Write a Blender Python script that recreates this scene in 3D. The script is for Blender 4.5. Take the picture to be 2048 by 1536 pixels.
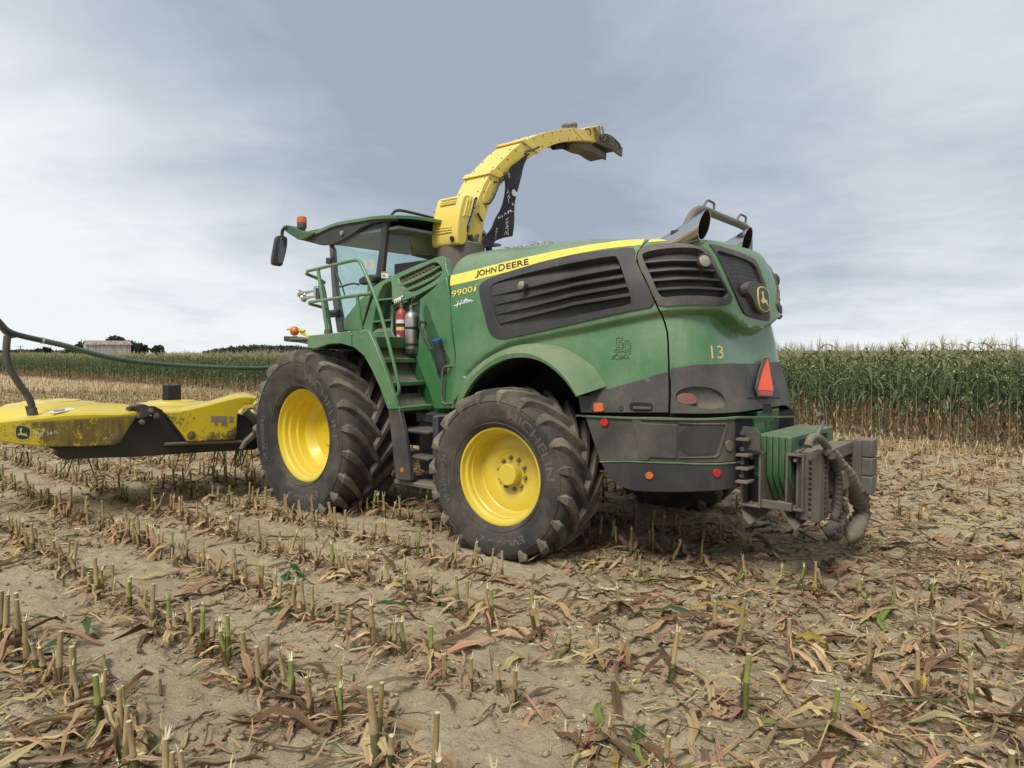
import bpy, bmesh, math, random
import numpy as np
from mathutils import Vector, Matrix
from mathutils.bvhtree import BVHTree
from mathutils.geometry import delaunay_2d_cdt

for o in list(bpy.data.objects):
    bpy.data.objects.remove(o)
SC = bpy.context.scene
COL = SC.collection
R = math.radians
random.seed(11)
RNG = np.random.default_rng(5)

# ------------------------------------------------------------------ camera
CAM_H, F_PX, PITCH = 1.88, 1420.0, 2.54
cam = bpy.data.cameras.new('camera')
cam_o = bpy.data.objects.new('camera', cam)
COL.objects.link(cam_o)
cam.sensor_width = 36.0
cam.lens = 36.0 * F_PX / 2048
cam.clip_start, cam.clip_end = 0.05, 6000
cam_o.location = (0, 0, CAM_H)
cam_o.rotation_euler = (R(90 - PITCH), 0, 0)
SC.camera = cam_o
SC.view_settings.view_transform = 'Standard'
SC.view_settings.look = 'None'
SC.view_settings.exposure = 0.18
SC.view_settings.gamma = 1.0

# ------------------------------------------------------------------ sky and sun
SUN_EL, SUN_AZ = R(52), R(205)      # azimuth measured clockwise from +Y (ahead of the camera)
world = bpy.data.worlds.new('World')
SC.world = world
world.use_nodes = True
nt = world.node_tree
for n in list(nt.nodes):
    nt.nodes.remove(n)


def N(tree, kind, **kw):
    n = tree.nodes.new(kind)
    for k, v in kw.items():
        if k == 'inp':
            for kk, vv in v.items():
                n.inputs[kk].default_value = vv
        else:
            setattr(n, k, v)
    return n


def mathn(tree, op, a, b=None, c=None, clamp=False):
    n = tree.nodes.new('ShaderNodeMath')
    n.operation = op
    n.use_clamp = clamp
    for i, x in enumerate((a, b, c)):
        if x is None:
            continue
        if isinstance(x, (int, float)):
            n.inputs[i].default_value = x
        else:
            tree.links.new(x, n.inputs[i])
    return n.outputs[0]


def mixc(tree, fac, a, b, mode='MIX'):
    n = tree.nodes.new('ShaderNodeMix')
    n.data_type = 'RGBA'
    n.blend_type = mode
    for sock, x in ((n.inputs[0], fac), (n.inputs[6], a), (n.inputs[7], b)):
        if isinstance(x, (int, float)):
            sock.default_value = x
        elif isinstance(x, (tuple, list)):
            sock.default_value = (*x[:3], 1)
        else:
            tree.links.new(x, sock)
    return n.outputs[2]


def ramp(tree, x, a, b, smooth=True):
    n = tree.nodes.new('ShaderNodeMapRange')
    n.interpolation_type = 'SMOOTHSTEP' if smooth else 'LINEAR'
    n.clamp = True
    tree.links.new(x, n.inputs[0])
    n.inputs[1].default_value, n.inputs[2].default_value = a, b
    n.inputs[3].default_value, n.inputs[4].default_value = 0.0, 1.0
    return n.outputs[0]


def srgb(r, g, b):
    f = lambda c: (c / 255 / 12.92) if c / 255 <= 0.04045 else ((c / 255 + 0.055) / 1.055) ** 2.4
    return (f(r), f(g), f(b))


def cam_dir(px, py):
    d = Vector(((px - 1024) / F_PX, -(py - 768) / F_PX, -1.0))
    d.rotate(cam_o.rotation_euler)
    return d.normalized()


out = N(nt, 'ShaderNodeOutputWorld')
bg = N(nt, 'ShaderNodeBackground')
bg.inputs['Strength'].default_value = 1.0
nt.links.new(bg.outputs[0], out.inputs[0])
sky = N(nt, 'ShaderNodeTexSky')
sky.sky_type = 'NISHITA'
sky.sun_disc = False
sky.sun_elevation = SUN_EL
sky.sun_rotation = SUN_AZ
skyc = mixc(nt, 1.0, sky.outputs[0], (0.09, 0.09, 0.09), 'MULTIPLY')   # clear sky at strength 0.09
tc = N(nt, 'ShaderNodeTexCoord')
sep = N(nt, 'ShaderNodeSeparateXYZ')
nt.links.new(tc.outputs['Generated'], sep.inputs[0])
zc = mathn(nt, 'ADD', mathn(nt, 'MAXIMUM', sep.outputs[2], 0.0), 0.16)
cx = mathn(nt, 'DIVIDE', sep.outputs[0], zc)
cy = mathn(nt, 'DIVIDE', sep.outputs[1], zc)
comb = N(nt, 'ShaderNodeCombineXYZ')
nt.links.new(cx, comb.inputs[0])
nt.links.new(cy, comb.inputs[1])


def cloud_noise(scale, detail, rough, dist, off):
    m = N(nt, 'ShaderNodeMapping')
    m.inputs['Location'].default_value = off
    m.inputs['Scale'].default_value = (scale, scale * 0.9, scale)
    m.inputs['Rotation'].default_value = (0, 0, 0.6)
    nt.links.new(comb.outputs[0], m.inputs[0])
    n = N(nt, 'ShaderNodeTexNoise', inp={'Scale': 1.0, 'Detail': detail, 'Roughness': rough, 'Distortion': dist})
    nt.links.new(m.outputs[0], n.inputs['Vector'])
    return n.outputs[0]


n_big = cloud_noise(0.50, 6, 0.55, 0.9, (3.1, 1.7, 0))
n_mid = cloud_noise(1.6, 6, 0.6, 0.5, (0.3, 5.2, 0))
fac = mathn(nt, 'ADD', 0.36, mathn(nt, 'MULTIPLY', mathn(nt, 'SUBTRACT', n_big, 0.5), 1.05))
n_fine = cloud_noise(4.2, 6, 0.62, 0.8, (7.3, 2.2, 0))
fac = mathn(nt, 'ADD', fac, mathn(nt, 'MULTIPLY', mathn(nt, 'SUBTRACT', n_mid, 0.5), 0.64))
fac = mathn(nt, 'ADD', fac, mathn(nt, 'MULTIPLY', mathn(nt, 'SUBTRACT', n_fine, 0.5), 0.20))
# broad banks of thicker and thinner cloud
for (px, py, k, amp) in ((-20, 320, 26.0, 0.46), (150, 430, 36.0, 0.14), (420, 0, 34.0, -0.34), (900, 60, 16.0, -0.26), (560, 330, 60.0, 0.10), (1200, 360, 12.0, -0.26),
                         (2000, 160, 16.0, 0.14), (1820, 650, 40.0, 0.30), (1720, 515, 260.0, -0.16), (2048, 500, 300.0, -0.10), (230, 520, 300.0, -0.10), (350, 560, 60.0, 0.16)):
    d = cam_dir(px, py)
    v = N(nt, 'ShaderNodeVectorMath', operation='DOT_PRODUCT')
    nt.links.new(tc.outputs['Generated'], v.inputs[0])
    v.inputs[1].default_value = d
    lobe = mathn(nt, 'POWER', mathn(nt, 'MAXIMUM', v.outputs['Value'], 0.0), k)
    fac = mathn(nt, 'ADD', fac, mathn(nt, 'MULTIPLY', lobe, amp))
hz = mathn(nt, 'POWER', mathn(nt, 'SUBTRACT', 1.0, mathn(nt, 'MAXIMUM', sep.outputs[2], 0.0)), 9.0)
fac = mathn(nt, 'ADD', fac, mathn(nt, 'MULTIPLY', hz, 0.42))
cr = N(nt, 'ShaderNodeValToRGB')
nt.links.new(fac, cr.inputs[0])
els = cr.color_ramp.elements
els[0].position, els[0].color = -0.0, (*srgb(153, 164, 180), 1)
els[1].position, els[1].color = 1.0, (*srgb(229, 234, 234), 1)
for p, c in ((0.3, srgb(175, 185, 198)), (0.55, srgb(194, 203, 210)), (0.8, srgb(216, 223, 227))):
    e = els.new(p)
    e.color = (*c, 1)
thin = ramp(nt, n_mid, 0.62, 0.9)
nt.links.new(mixc(nt, mathn(nt, 'MULTIPLY', thin, 0.25), cr.outputs[0], skyc), bg.inputs['Color'])

sun = bpy.data.lights.new('sun', 'SUN')
sun.energy = 2.9
sun.angle = R(22)
sun.color = (1.0, 0.96, 0.89)
sun_o = bpy.data.objects.new('sun', sun)
COL.objects.link(sun_o)
sd = Vector((math.sin(SUN_AZ) * math.cos(SUN_EL), math.cos(SUN_AZ) * math.cos(SUN_EL), math.sin(SUN_EL)))
sun_o.rotation_euler = (-sd).to_track_quat('-Z', 'Y').to_euler()
sun_o.location = sd * 60

# ------------------------------------------------------------------ materials


def new_mat(name):
    m = bpy.data.materials.new(name)
    m.use_nodes = True
    t = m.node_tree
    b = t.nodes['Principled BSDF']
    return m, t, b


def noise(t, scale, detail=5, rough=0.55, coord='Object', dist=0.0, vec=None, squash=None):
    if vec is None:
        c = t.nodes.new('ShaderNodeTexCoord')
        vec = c.outputs[coord]
    if squash:
        mp = t.nodes.new('ShaderNodeMapping')
        mp.inputs['Scale'].default_value = squash
        t.links.new(vec, mp.inputs[0])
        vec = mp.outputs[0]
    n = N(t, 'ShaderNodeTexNoise', inp={'Scale': scale, 'Detail': detail, 'Roughness': rough, 'Distortion': dist})
    t.links.new(vec, n.inputs['Vector'])
    return n.outputs[0]


def bump(t, b, h, strength, dist=0.01):
    n = t.nodes.new('ShaderNodeBump')
    n.inputs['Strength'].default_value = strength
    n.inputs['Distance'].default_value = dist
    t.links.new(h, n.inputs['Height'])
    t.links.new(n.outputs[0], b.inputs['Normal'])


DUST = (0.36, 0.31, 0.22)


def coated(name, base, rough=0.4, dust=0.3, dustcol=DUST, spots=0.0, metal=0.0, coat=0.0, grain=0.0, scale=1.0, up=0.35):
    """painted metal, plastic or rubber with settled field dust (more on faces that look up)"""
    m, t, b = new_mat(name)
    n1 = noise(t, 1.3 * scale, 6, 0.62)
    n2 = noise(t, 14 * scale, 5, 0.6)
    geo = t.nodes.new('ShaderNodeNewGeometry')
    s = t.nodes.new('ShaderNodeSeparateXYZ')
    t.links.new(geo.outputs['Normal'], s.inputs[0])
    upf = ramp(t, s.outputs[2], 0.1, 0.95)
    d = mathn(t, 'ADD', mathn(t, 'MULTIPLY', ramp(t, n1, 0.3, 0.75), dust), mathn(t, 'MULTIPLY', upf, up * min(1, dust * 2)))
    d = mathn(t, 'MULTIPLY', d, mathn(t, 'ADD', 0.6, mathn(t, 'MULTIPLY', n2, 0.8)), clamp=True)
    # vertical streaks where dust has run
    n3 = noise(t, 5 * scale, 4, 0.6, squash=(3, 3, 0.35))
    d = mathn(t, 'ADD', d, mathn(t, 'MULTIPLY', ramp(t, n3, 0.56, 0.8), dust * 0.5), clamp=True)
    col = mixc(t, d, base, dustcol)
    if spots > 0:
        n4 = noise(t, 38 * scale, 3, 0.7)
        sp = mathn(t, 'MULTIPLY', ramp(t, n4, 0.62, 0.7), spots)
        col = mixc(t, sp, col, (0.09, 0.07, 0.045))
    n6 = noise(t, 95 * scale, 3, 0.7)
    sp6 = mathn(t, 'MULTIPLY', ramp(t, n6, 0.60, 0.72), min(0.45, dust * 0.7))
    col = mixc(t, mathn(t, 'MULTIPLY', sp6, ramp(t, n1, 0.35, 0.65)), col, tuple(1.15 * q for q in dustcol))
    t.links.new(col, b.inputs['Base Color'])
    rr = mathn(t, 'ADD', rough, mathn(t, 'MULTIPLY', d, 0.45), clamp=True)
    t.links.new(rr, b.inputs['Roughness'])
    b.inputs['Metallic'].default_value = metal
    b.inputs['Coat Weight'].default_value = coat
    b.inputs['Coat Roughness'].default_value = 0.15
    if grain > 0:
        bump(t, b, noise(t, 220, 2, 0.5), grain, 0.002)
    return m


def flat(name, base, rough=0.5, metal=0.0, var=0.12):
    m, t, b = new_mat(name)
    n = noise(t, 9, 5, 0.6)
    k = mathn(t, 'ADD', 1 - var, mathn(t, 'MULTIPLY', n, 2 * var))
    v = t.nodes.new('ShaderNodeVectorMath')
    v.operation = 'SCALE'
    v.inputs[0].default_value = base[:3]
    t.links.new(k, v.inputs['Scale'])
    t.links.new(v.outputs[0], b.inputs['Base Color'])
    b.inputs['Roughness'].default_value = rough
    b.inputs['Metallic'].default_value = metal
    return m


M = {}
M['green'] = coated('green_paint', (0.047, 0.170, 0.055), 0.31, 0.46, (0.29, 0.33, 0.22), coat=0.4)
M['green_dusty'] = coated('dusty_green_paint', (0.046, 0.158, 0.055), 0.5, 0.42, (0.30, 0.29, 0.19), up=0.45)
M['ballast'] = coated('dull_green_casting', (0.030, 0.118, 0.042), 0.55, 0.5, (0.25, 0.24, 0.15))
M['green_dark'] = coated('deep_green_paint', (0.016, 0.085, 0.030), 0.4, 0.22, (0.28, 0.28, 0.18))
M['yellow'] = coated('yellow_paint', (0.78, 0.585, 0.024), 0.36, 0.34, (0.44, 0.36, 0.17), coat=0.2, spots=0.12)
M['yellow_pale'] = coated('dusty_yellow_paint', (0.80, 0.60, 0.075), 0.45, 0.40, (0.72, 0.63, 0.36), spots=0.2)
M['yellow_header'] = None
M['black'] = coated('black_plastic', (0.024, 0.025, 0.027), 0.5, 0.16, (0.24, 0.22, 0.18), grain=0.25)
M['black_dusty'] = coated('dusty_black_plastic', (0.036, 0.036, 0.036), 0.6, 0.42, (0.27, 0.23, 0.17), grain=0.2)
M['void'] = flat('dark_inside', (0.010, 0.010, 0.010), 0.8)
M['steel_dusty'] = coated('dirty_steel', (0.10, 0.09, 0.075), 0.6, 0.62, (0.27, 0.22, 0.155), spots=0.3)
M['rubber'] = coated('tyre_rubber', (0.024, 0.0235, 0.023), 0.75, 0.52, (0.175, 0.148, 0.108), grain=0.4, scale=2.2, up=0.15)
M['rubber_light'] = coated('scuffed_tyre_rubber', (0.10, 0.09, 0.075), 0.8, 0.45, (0.19, 0.165, 0.125), scale=2.2)
M['tread'] = coated('worn_tread_rubber', (0.05, 0.047, 0.042), 0.8, 0.80, (0.26, 0.225, 0.165), grain=0.5, scale=3.0, up=0.25)
M['chrome'] = coated('polished_steel', (0.62, 0.62, 0.62), 0.16, 0.10, metal=1.0)
M['pipe'] = coated('grey_steel_pipe', (0.10, 0.095, 0.085), 0.5, 0.5, (0.27, 0.24, 0.19))
M['decal_yellow'] = flat('yellow_decal', (0.80, 0.64, 0.11), 0.5)
M['decal_black'] = flat('black_decal', (0.02, 0.025, 0.02), 0.5)
M['decal_green'] = flat('green_decal', (0.02, 0.075, 0.035), 0.5)
M['decal_white'] = flat('white_decal', (0.72, 0.70, 0.66), 0.5)
M['decal_gold'] = flat('gold_decal', (0.75, 0.52, 0.19), 0.5)
M['red'] = coated('red_paint', (0.36, 0.022, 0.03), 0.35, 0.25)
M['red_dusty'] = coated('dusty_red_lens', (0.16, 0.03, 0.026), 0.4, 0.35)
M['red_reflector'] = flat('red_reflector', (0.48, 0.02, 0.03), 0.25)
M['orange_lens'] = coated('orange_lens', (0.62, 0.13, 0.012), 0.3, 0.22)
M['orange_sign'] = flat('orange_sign', (0.93, 0.11, 0.035), 0.6, var=0.03)
M['lamp_lens'] = flat('lamp_lens', (0.30, 0.28, 0.22), 0.25)
M['blue_cap'] = flat('blue_cap', (0.03, 0.09, 0.26), 0.5)
M['screen'] = None


def glass_mat():
    m, t, b = new_mat('cab_glass')
    t.nodes.remove(b)
    o = t.nodes['Material Output']
    tr = N(t, 'ShaderNodeBsdfTransparent')
    tr.inputs[0].default_value = (0.80, 0.93, 0.90, 1)
    gl = N(t, 'ShaderNodeBsdfGlossy')
    gl.inputs['Roughness'].default_value = 0.03
    gl.inputs['Color'].default_value = (0.9, 0.95, 0.95, 1)
    lw = N(t, 'ShaderNodeLayerWeight')
    lw.inputs['Blend'].default_value = 0.5
    frv = mathn(t, 'ADD', 0.05, mathn(t, 'MULTIPLY', mathn(t, 'POWER', lw.outputs['Facing'], 4.0), 0.5))
    df = N(t, 'ShaderNodeBsdfDiffuse')  # diffuse veil mixed in to stand for haze over the glass
    df.inputs[0].default_value = (0.40, 0.42, 0.38, 1)
    mx = N(t, 'ShaderNodeMixShader')
    t.links.new(frv, mx.inputs[0])
    t.links.new(tr.outputs[0], mx.inputs[1])
    t.links.new(gl.outputs[0], mx.inputs[2])
    m2 = N(t, 'ShaderNodeMixShader')
    t.links.new(mathn(t, 'ADD', 0.04, mathn(t, 'MULTIPLY', ramp(t, noise(t, 2.5, 6, 0.6), 0.35, 0.8), 0.10)), m2.inputs[0])
    t.links.new(mx.outputs[0], m2.inputs[1])
    t.links.new(df.outputs[0], m2.inputs[2])
    t.links.new(m2.outputs[0], o.inputs[0])
    return m


def screen_mat():
    """perforated black screen: a fine pattern of dark holes"""
    m, t, b = new_mat('perforated_screen')
    c = t.nodes.new('ShaderNodeTexCoord')
    v = N(t, 'ShaderNodeTexVoronoi', inp={'Scale': 110.0, 'Randomness': 0.15})
    t.links.new(c.outputs['Object'], v.inputs['Vector'])
    f = ramp(t, v.outputs['Distance'], 0.36, 0.5)
    dn = ramp(t, noise(t, 3.0, 6, 0.65), 0.45, 0.8)
    wire = mixc(t, mathn(t, 'MULTIPLY', dn, 0.5), (0.030, 0.030, 0.030), (0.12, 0.105, 0.085))
    t.links.new(mixc(t, f, (0.005, 0.005, 0.005), wire), b.inputs['Base Color'])
    b.inputs['Roughness'].default_value = 0.6
    return m


def header_yellow():
    """yellow sheet with a large crust of dried mud and plant juice across the rear face"""
    m, t, b = new_mat('muddy_yellow_paint')
    n1 = noise(t, 2.1, 7, 0.66)
    n2 = noise(t, 26, 4, 0.7)
    n3 = noise(t, 5.0, 5, 0.6, squash=(1, 4, 0.6))
    col = mixc(t, mathn(t, 'MULTIPLY', n1, 0.18), (0.78, 0.59, 0.022), (0.55, 0.46, 0.2))
    c = t.nodes.new('ShaderNodeTexCoord')
    s = t.nodes.new('ShaderNodeSeparateXYZ')
    t.links.new(c.outputs['Object'], s.inputs[0])
    up = mathn(t, 'SUBTRACT', 1.0, ramp(t, s.outputs[2], 1.13, 1.18))
    left = ramp(t, s.outputs[1], 2.2, 2.7)          # the outer wing carries the thickest crust
    low = mathn(t, 'SUBTRACT', 1.0, ramp(t, s.outputs[2], 0.80, 1.0))
    ext_ = mathn(t, 'SUBTRACT', 1.0, ramp(t, s.outputs[1], 3.75, 4.05))
    thick_ = mathn(t, 'ADD', mathn(t, 'MULTIPLY', mathn(t, 'MULTIPLY', left, ext_), 0.15), mathn(t, 'MULTIPLY', mathn(t, 'MULTIPLY', low, mathn(t, 'SUBTRACT', 1.0, left)), 0.09))
    base_ = mathn(t, 'ADD', mathn(t, 'ADD', mathn(t, 'MULTIPLY', n1, 0.72), mathn(t, 'MULTIPLY', n2, 0.28)), mathn(t, 'SUBTRACT', thick_, 0.02))
    dark = mathn(t, 'MULTIPLY', ramp(t, base_, 0.53, 0.61), up)
    mask = mathn(t, 'MULTIPLY', dark, mathn(t, 'ADD', 0.50, mathn(t, 'MULTIPLY', n3, 0.7)), clamp=True)
    col = mixc(t, mask, col, (0.100, 0.072, 0.036))
    t.links.new(col, b.inputs['Base Color'])
    t.links.new(mathn(t, 'ADD', 0.36, mathn(t, 'MULTIPLY', mask, 0.5)), b.inputs['Roughness'])
    return m


def attr_mat(name, rough=0.75, trans=0.0, streak=0.0):
    """plant matter: colour from the mesh's own 'tint' attribute, with fine fibres"""
    m, t, b = new_mat(name)
    a = t.nodes.new('ShaderNodeAttribute')
    a.attribute_name = 'tint'
    n = mathn(t, 'ADD', mathn(t, 'MULTIPLY', noise(t, 110, 3, 0.6), 0.5), mathn(t, 'MULTIPLY', noise(t, 22, 4, 0.65), 0.5))
    k = mathn(t, 'ADD', 0.45, mathn(t, 'MULTIPLY', n, 1.1))
    v = t.nodes.new('ShaderNodeVectorMath')
    v.operation = 'SCALE'
    t.links.new(a.outputs['Color'], v.inputs[0])
    t.links.new(k, v.inputs['Scale'])
    t.links.new(v.outputs[0], b.inputs['Base Color'])
    b.inputs['Roughness'].default_value = rough
    b.inputs['Specular IOR Level'].default_value = 0.3
    if trans > 0:
        o = t.nodes['Material Output']
        tl = N(t, 'ShaderNodeBsdfTranslucent')
        t.links.new(v.outputs[0], tl.inputs[0])
        mx = N(t, 'ShaderNodeMixShader')
        mx.inputs[0].default_value = trans
        t.links.new(b.outputs[0], mx.inputs[1])
        t.links.new(tl.outputs[0], mx.inputs[2])
        t.links.new(mx.outputs[0], o.inputs[0])
    return m


M['glass'] = glass_mat()
M['screen'] = screen_mat()
M['yellow_header'] = header_yellow()
M['plant'] = attr_mat('corn_plant_matter', 0.6, 0.25)
M['dry'] = attr_mat('dry_corn_leaf', 0.85, 0.12)

# ------------------------------------------------------------------ mesh building


class MB:
    def __init__(self):
        self.v, self.f = [], []

    def add(self, vs, fs):
        o = len(self.v)
        self.v += [tuple(p) for p in vs]
        self.f += [tuple(i + o for i in f) for f in fs]
        return self

    def box(self, c, s, rot=None):
        hx, hy, hz = s[0] / 2, s[1] / 2, s[2] / 2
        vs = [Vector((x, y, z)) for x in (-hx, hx) for y in (-hy, hy) for z in (-hz, hz)]
        if rot is not None:
            vs = [rot @ p for p in vs]
        return self.add([p + Vector(c) for p in vs], [(0, 1, 3, 2), (4, 6, 7, 5), (0, 4, 5, 1), (2, 3, 7, 6), (0, 2, 6, 4), (1, 5, 7, 3)])

    def span(self, a, b):
        a, b = Vector(a), Vector(b)
        return self.box((a + b) / 2, [abs(q) for q in (b - a)])

    def prism(self, poly, ext):
        """polygon (3-D points) extruded by the vector ext"""
        n = len(poly)
        e = Vector(ext)
        nrm = Vector((0, 0, 0))
        for i in range(n):
            nrm += Vector(poly[i]).cross(Vector(poly[(i + 1) % n]))
        if nrm.dot(e) > 0:
            poly = poly[::-1]
        vs = [Vector(p) for p in poly] + [Vector(p) + e for p in poly]
        fs = [tuple(range(n)), tuple(range(2 * n - 1, n - 1, -1))]
        fs += [(i, i + n, (i + 1) % n + n, (i + 1) % n) for i in range(n)]
        return self.add(vs, fs)

    def tube(self, path, r, seg=10, cap=True, closed=False):
        path = [Vector(p) for p in path]
        n = len(path)
        rs = r if isinstance(r, (list, tuple)) else [r] * n
        t0 = (path[1] - path[0]).normalized()
        up = Vector((0, 0, 1)) if abs(t0.z) < 0.9 else Vector((1, 0, 0))
        a = t0.cross(up).normalized()
        vs, fs = [], []
        for i, p in enumerate(path):
            if i == 0:
                t = path[1] - p
            elif i == n - 1:
                t = p - path[i - 1]
            else:
                t = (path[i + 1] - p).normalized() + (p - path[i - 1]).normalized()
            t.normalize()
            a = (a - t * a.dot(t)).normalized()
            b = t.cross(a)
            for k in range(seg):
                th = 2 * math.pi * k / seg
                vs.append(p + (a * math.cos(th) + b * math.sin(th)) * rs[i])
        for i in range(n - 1):
            for k in range(seg):
                fs.append((i * seg + k, i * seg + (k + 1) % seg, (i + 1) * seg + (k + 1) % seg, (i + 1) * seg + k))
        if cap:
            fs.append(tuple(range(seg - 1, -1, -1)))
            fs.append(tuple((n - 1) * seg + k for k in range(seg)))
        return self.add(vs, fs)

    def lathe(self, prof, centre, axis, seg=48, closed=False):
        """prof = (distance along axis, radius)"""
        ax = Vector(axis).normalized()
        a = ax.cross(Vector((0, 0, 1)) if abs(ax.z) < 0.9 else Vector((1, 0, 0))).normalized()
        b = ax.cross(a)
        c = Vector(centre)
        vs, fs = [], []
        for (d, r) in prof:
            for k in range(seg):
                th = 2 * math.pi * k / seg
                vs.append(c + ax * d + (a * math.cos(th) + b * math.sin(th)) * r)
        m = len(prof)
        for i in range(m - 1 + (1 if closed else 0)):
            j = (i + 1) % m
            for k in range(seg):
                fs.append((i * seg + k, i * seg + (k + 1) % seg, j * seg + (k + 1) % seg, j * seg + k))
        return self.add(vs, fs)

    def disc_cap(self, prof, centre, axis, seg=32):
        self.lathe(prof, centre, axis, seg)
        return self

    def build(self, name, mat, parent=None, smooth=35, bevel=0.0, bseg=2, label=None, fix=True):
        me = bpy.data.meshes.new(name)
        me.from_pydata(self.v, [], self.f)
        if fix:
            bm = bmesh.new()
            bm.from_mesh(me)
            bmesh.ops.remove_doubles(bm, verts=bm.verts, dist=1e-5)
            bmesh.ops.recalc_face_normals(bm, faces=bm.faces)
            bm.to_mesh(me)
            bm.free()
        me.materials.append(mat)
        if smooth:
            me.shade_smooth()
            me.set_sharp_from_angle(angle=R(smooth))
        o = bpy.data.objects.new(name, me)
        COL.objects.link(o)
        if parent is not None:
            o.parent = parent
        if bevel > 0:
            md = o.modifiers.new('bevel', 'BEVEL')
            md.width = bevel
            md.segments = bseg
            md.limit_method = 'ANGLE'
            md.angle_limit = R(40)
            md.harden_normals = False
        if label:
            o['label'] = label
        return o


def tag(o, label=None, cat=None, group=None, kind=None):
    if label:
        o['label'] = label
    if cat:
        o['category'] = cat
    if group:
        o['group'] = group
    if kind:
        o['kind'] = kind
    return o


def empty(name, loc=(0, 0, 0), rz=0.0):
    o = bpy.data.objects.new(name, None)
    o.location = loc
    o.rotation_euler = (0, 0, rz)
    o.empty_display_size = 0.3
    COL.objects.link(o)
    return o


def smooth_poly(pts, it=2, closed=True):
    """Chaikin corner cutting"""
    pts = [tuple(p) for p in pts]
    for _ in range(it):
        q = []
        n = len(pts)
        rng = range(n) if closed else range(n - 1)
        if not closed:
            q.append(pts[0])
        for i in rng:
            a, b = pts[i], pts[(i + 1) % n]
            q.append(tuple(0.75 * x + 0.25 * y for x, y in zip(a, b)))
            q.append(tuple(0.25 * x + 0.75 * y for x, y in zip(a, b)))
        if not closed:
            q.append(pts[-1])
        pts = q
    return pts


def crop(ox, oy, s):
    return lambda pts: [(ox + x / s, oy + y / s) for (x, y) in pts]


# ------------------------------------------------------------------ harvester frame of reference
TH = math.atan2(0.643, -0.766)
MO = Vector((0.792, 7.663, 0.0))
MM = Matrix.Translation(MO) @ Matrix.Rotation(TH, 4, 'Z')
MI = MM.inverted()
CAMP = MI @ cam_o.location


def ray(px, py):
    d = cam_dir(px, py)
    return CAMP, (MI.to_3x3() @ d).normalized()


class Plane:
    """flat sheet: u and v axes in harvester coordinates, normal towards the viewer"""

    def __init__(self, o, eu, ev):
        self.o, self.eu, self.ev = Vector(o), Vector(eu).normalized(), Vector(ev).normalized()
        self.n = self.eu.cross(self.ev).normalized()
        if self.n.dot(CAMP - self.o) < 0:
            self.n = -self.n

    def uv(self, px, py):
        o, d = ray(px, py)
        t = (self.o - o).dot(self.n) / d.dot(self.n)
        p = o + d * t - self.o
        g11, g12, g22 = 1.0, self.eu.dot(self.ev), 1.0
        a, b = p.dot(self.eu), p.dot(self.ev)
        det = 1 - g12 * g12
        return ((a - g12 * b) / det, (b - g12 * a) / det)

    def ev_(self, u, v):
        return self.o + self.eu * u + self.ev * v, self.n

    def pt(self, px, py, off=0.0):
        u, v = self.uv(px, py)
        p, n = self.ev_(u, v)
        return p + n * off


def PY(y):
    return Plane((0, y, 0), (1, 0, 0), (0, 0, 1))


def PX(x):
    return Plane((x, 0, 0), (0, 1, 0), (0, 0, 1))


def densify(poly, step):
    out_ = []
    n = len(poly)
    for i in range(n):
        a, b = Vector(poly[i]), Vector(poly[(i + 1) % n])
        k = max(1, int((b - a).length / step))
        for j in range(k):
            out_.append(tuple(a + (b - a) * (j / k)))
    return out_


def inside(p, poly):
    x, y = p
    c = False
    n = len(poly)
    j = n - 1
    for i in range(n):
        xi, yi = poly[i]
        xj, yj = poly[j]
        if (yi > y) != (yj > y) and x < (xj - xi) * (y - yi) / (yj - yi) + xi:
            c = not c
        j = i
    return c


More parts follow.
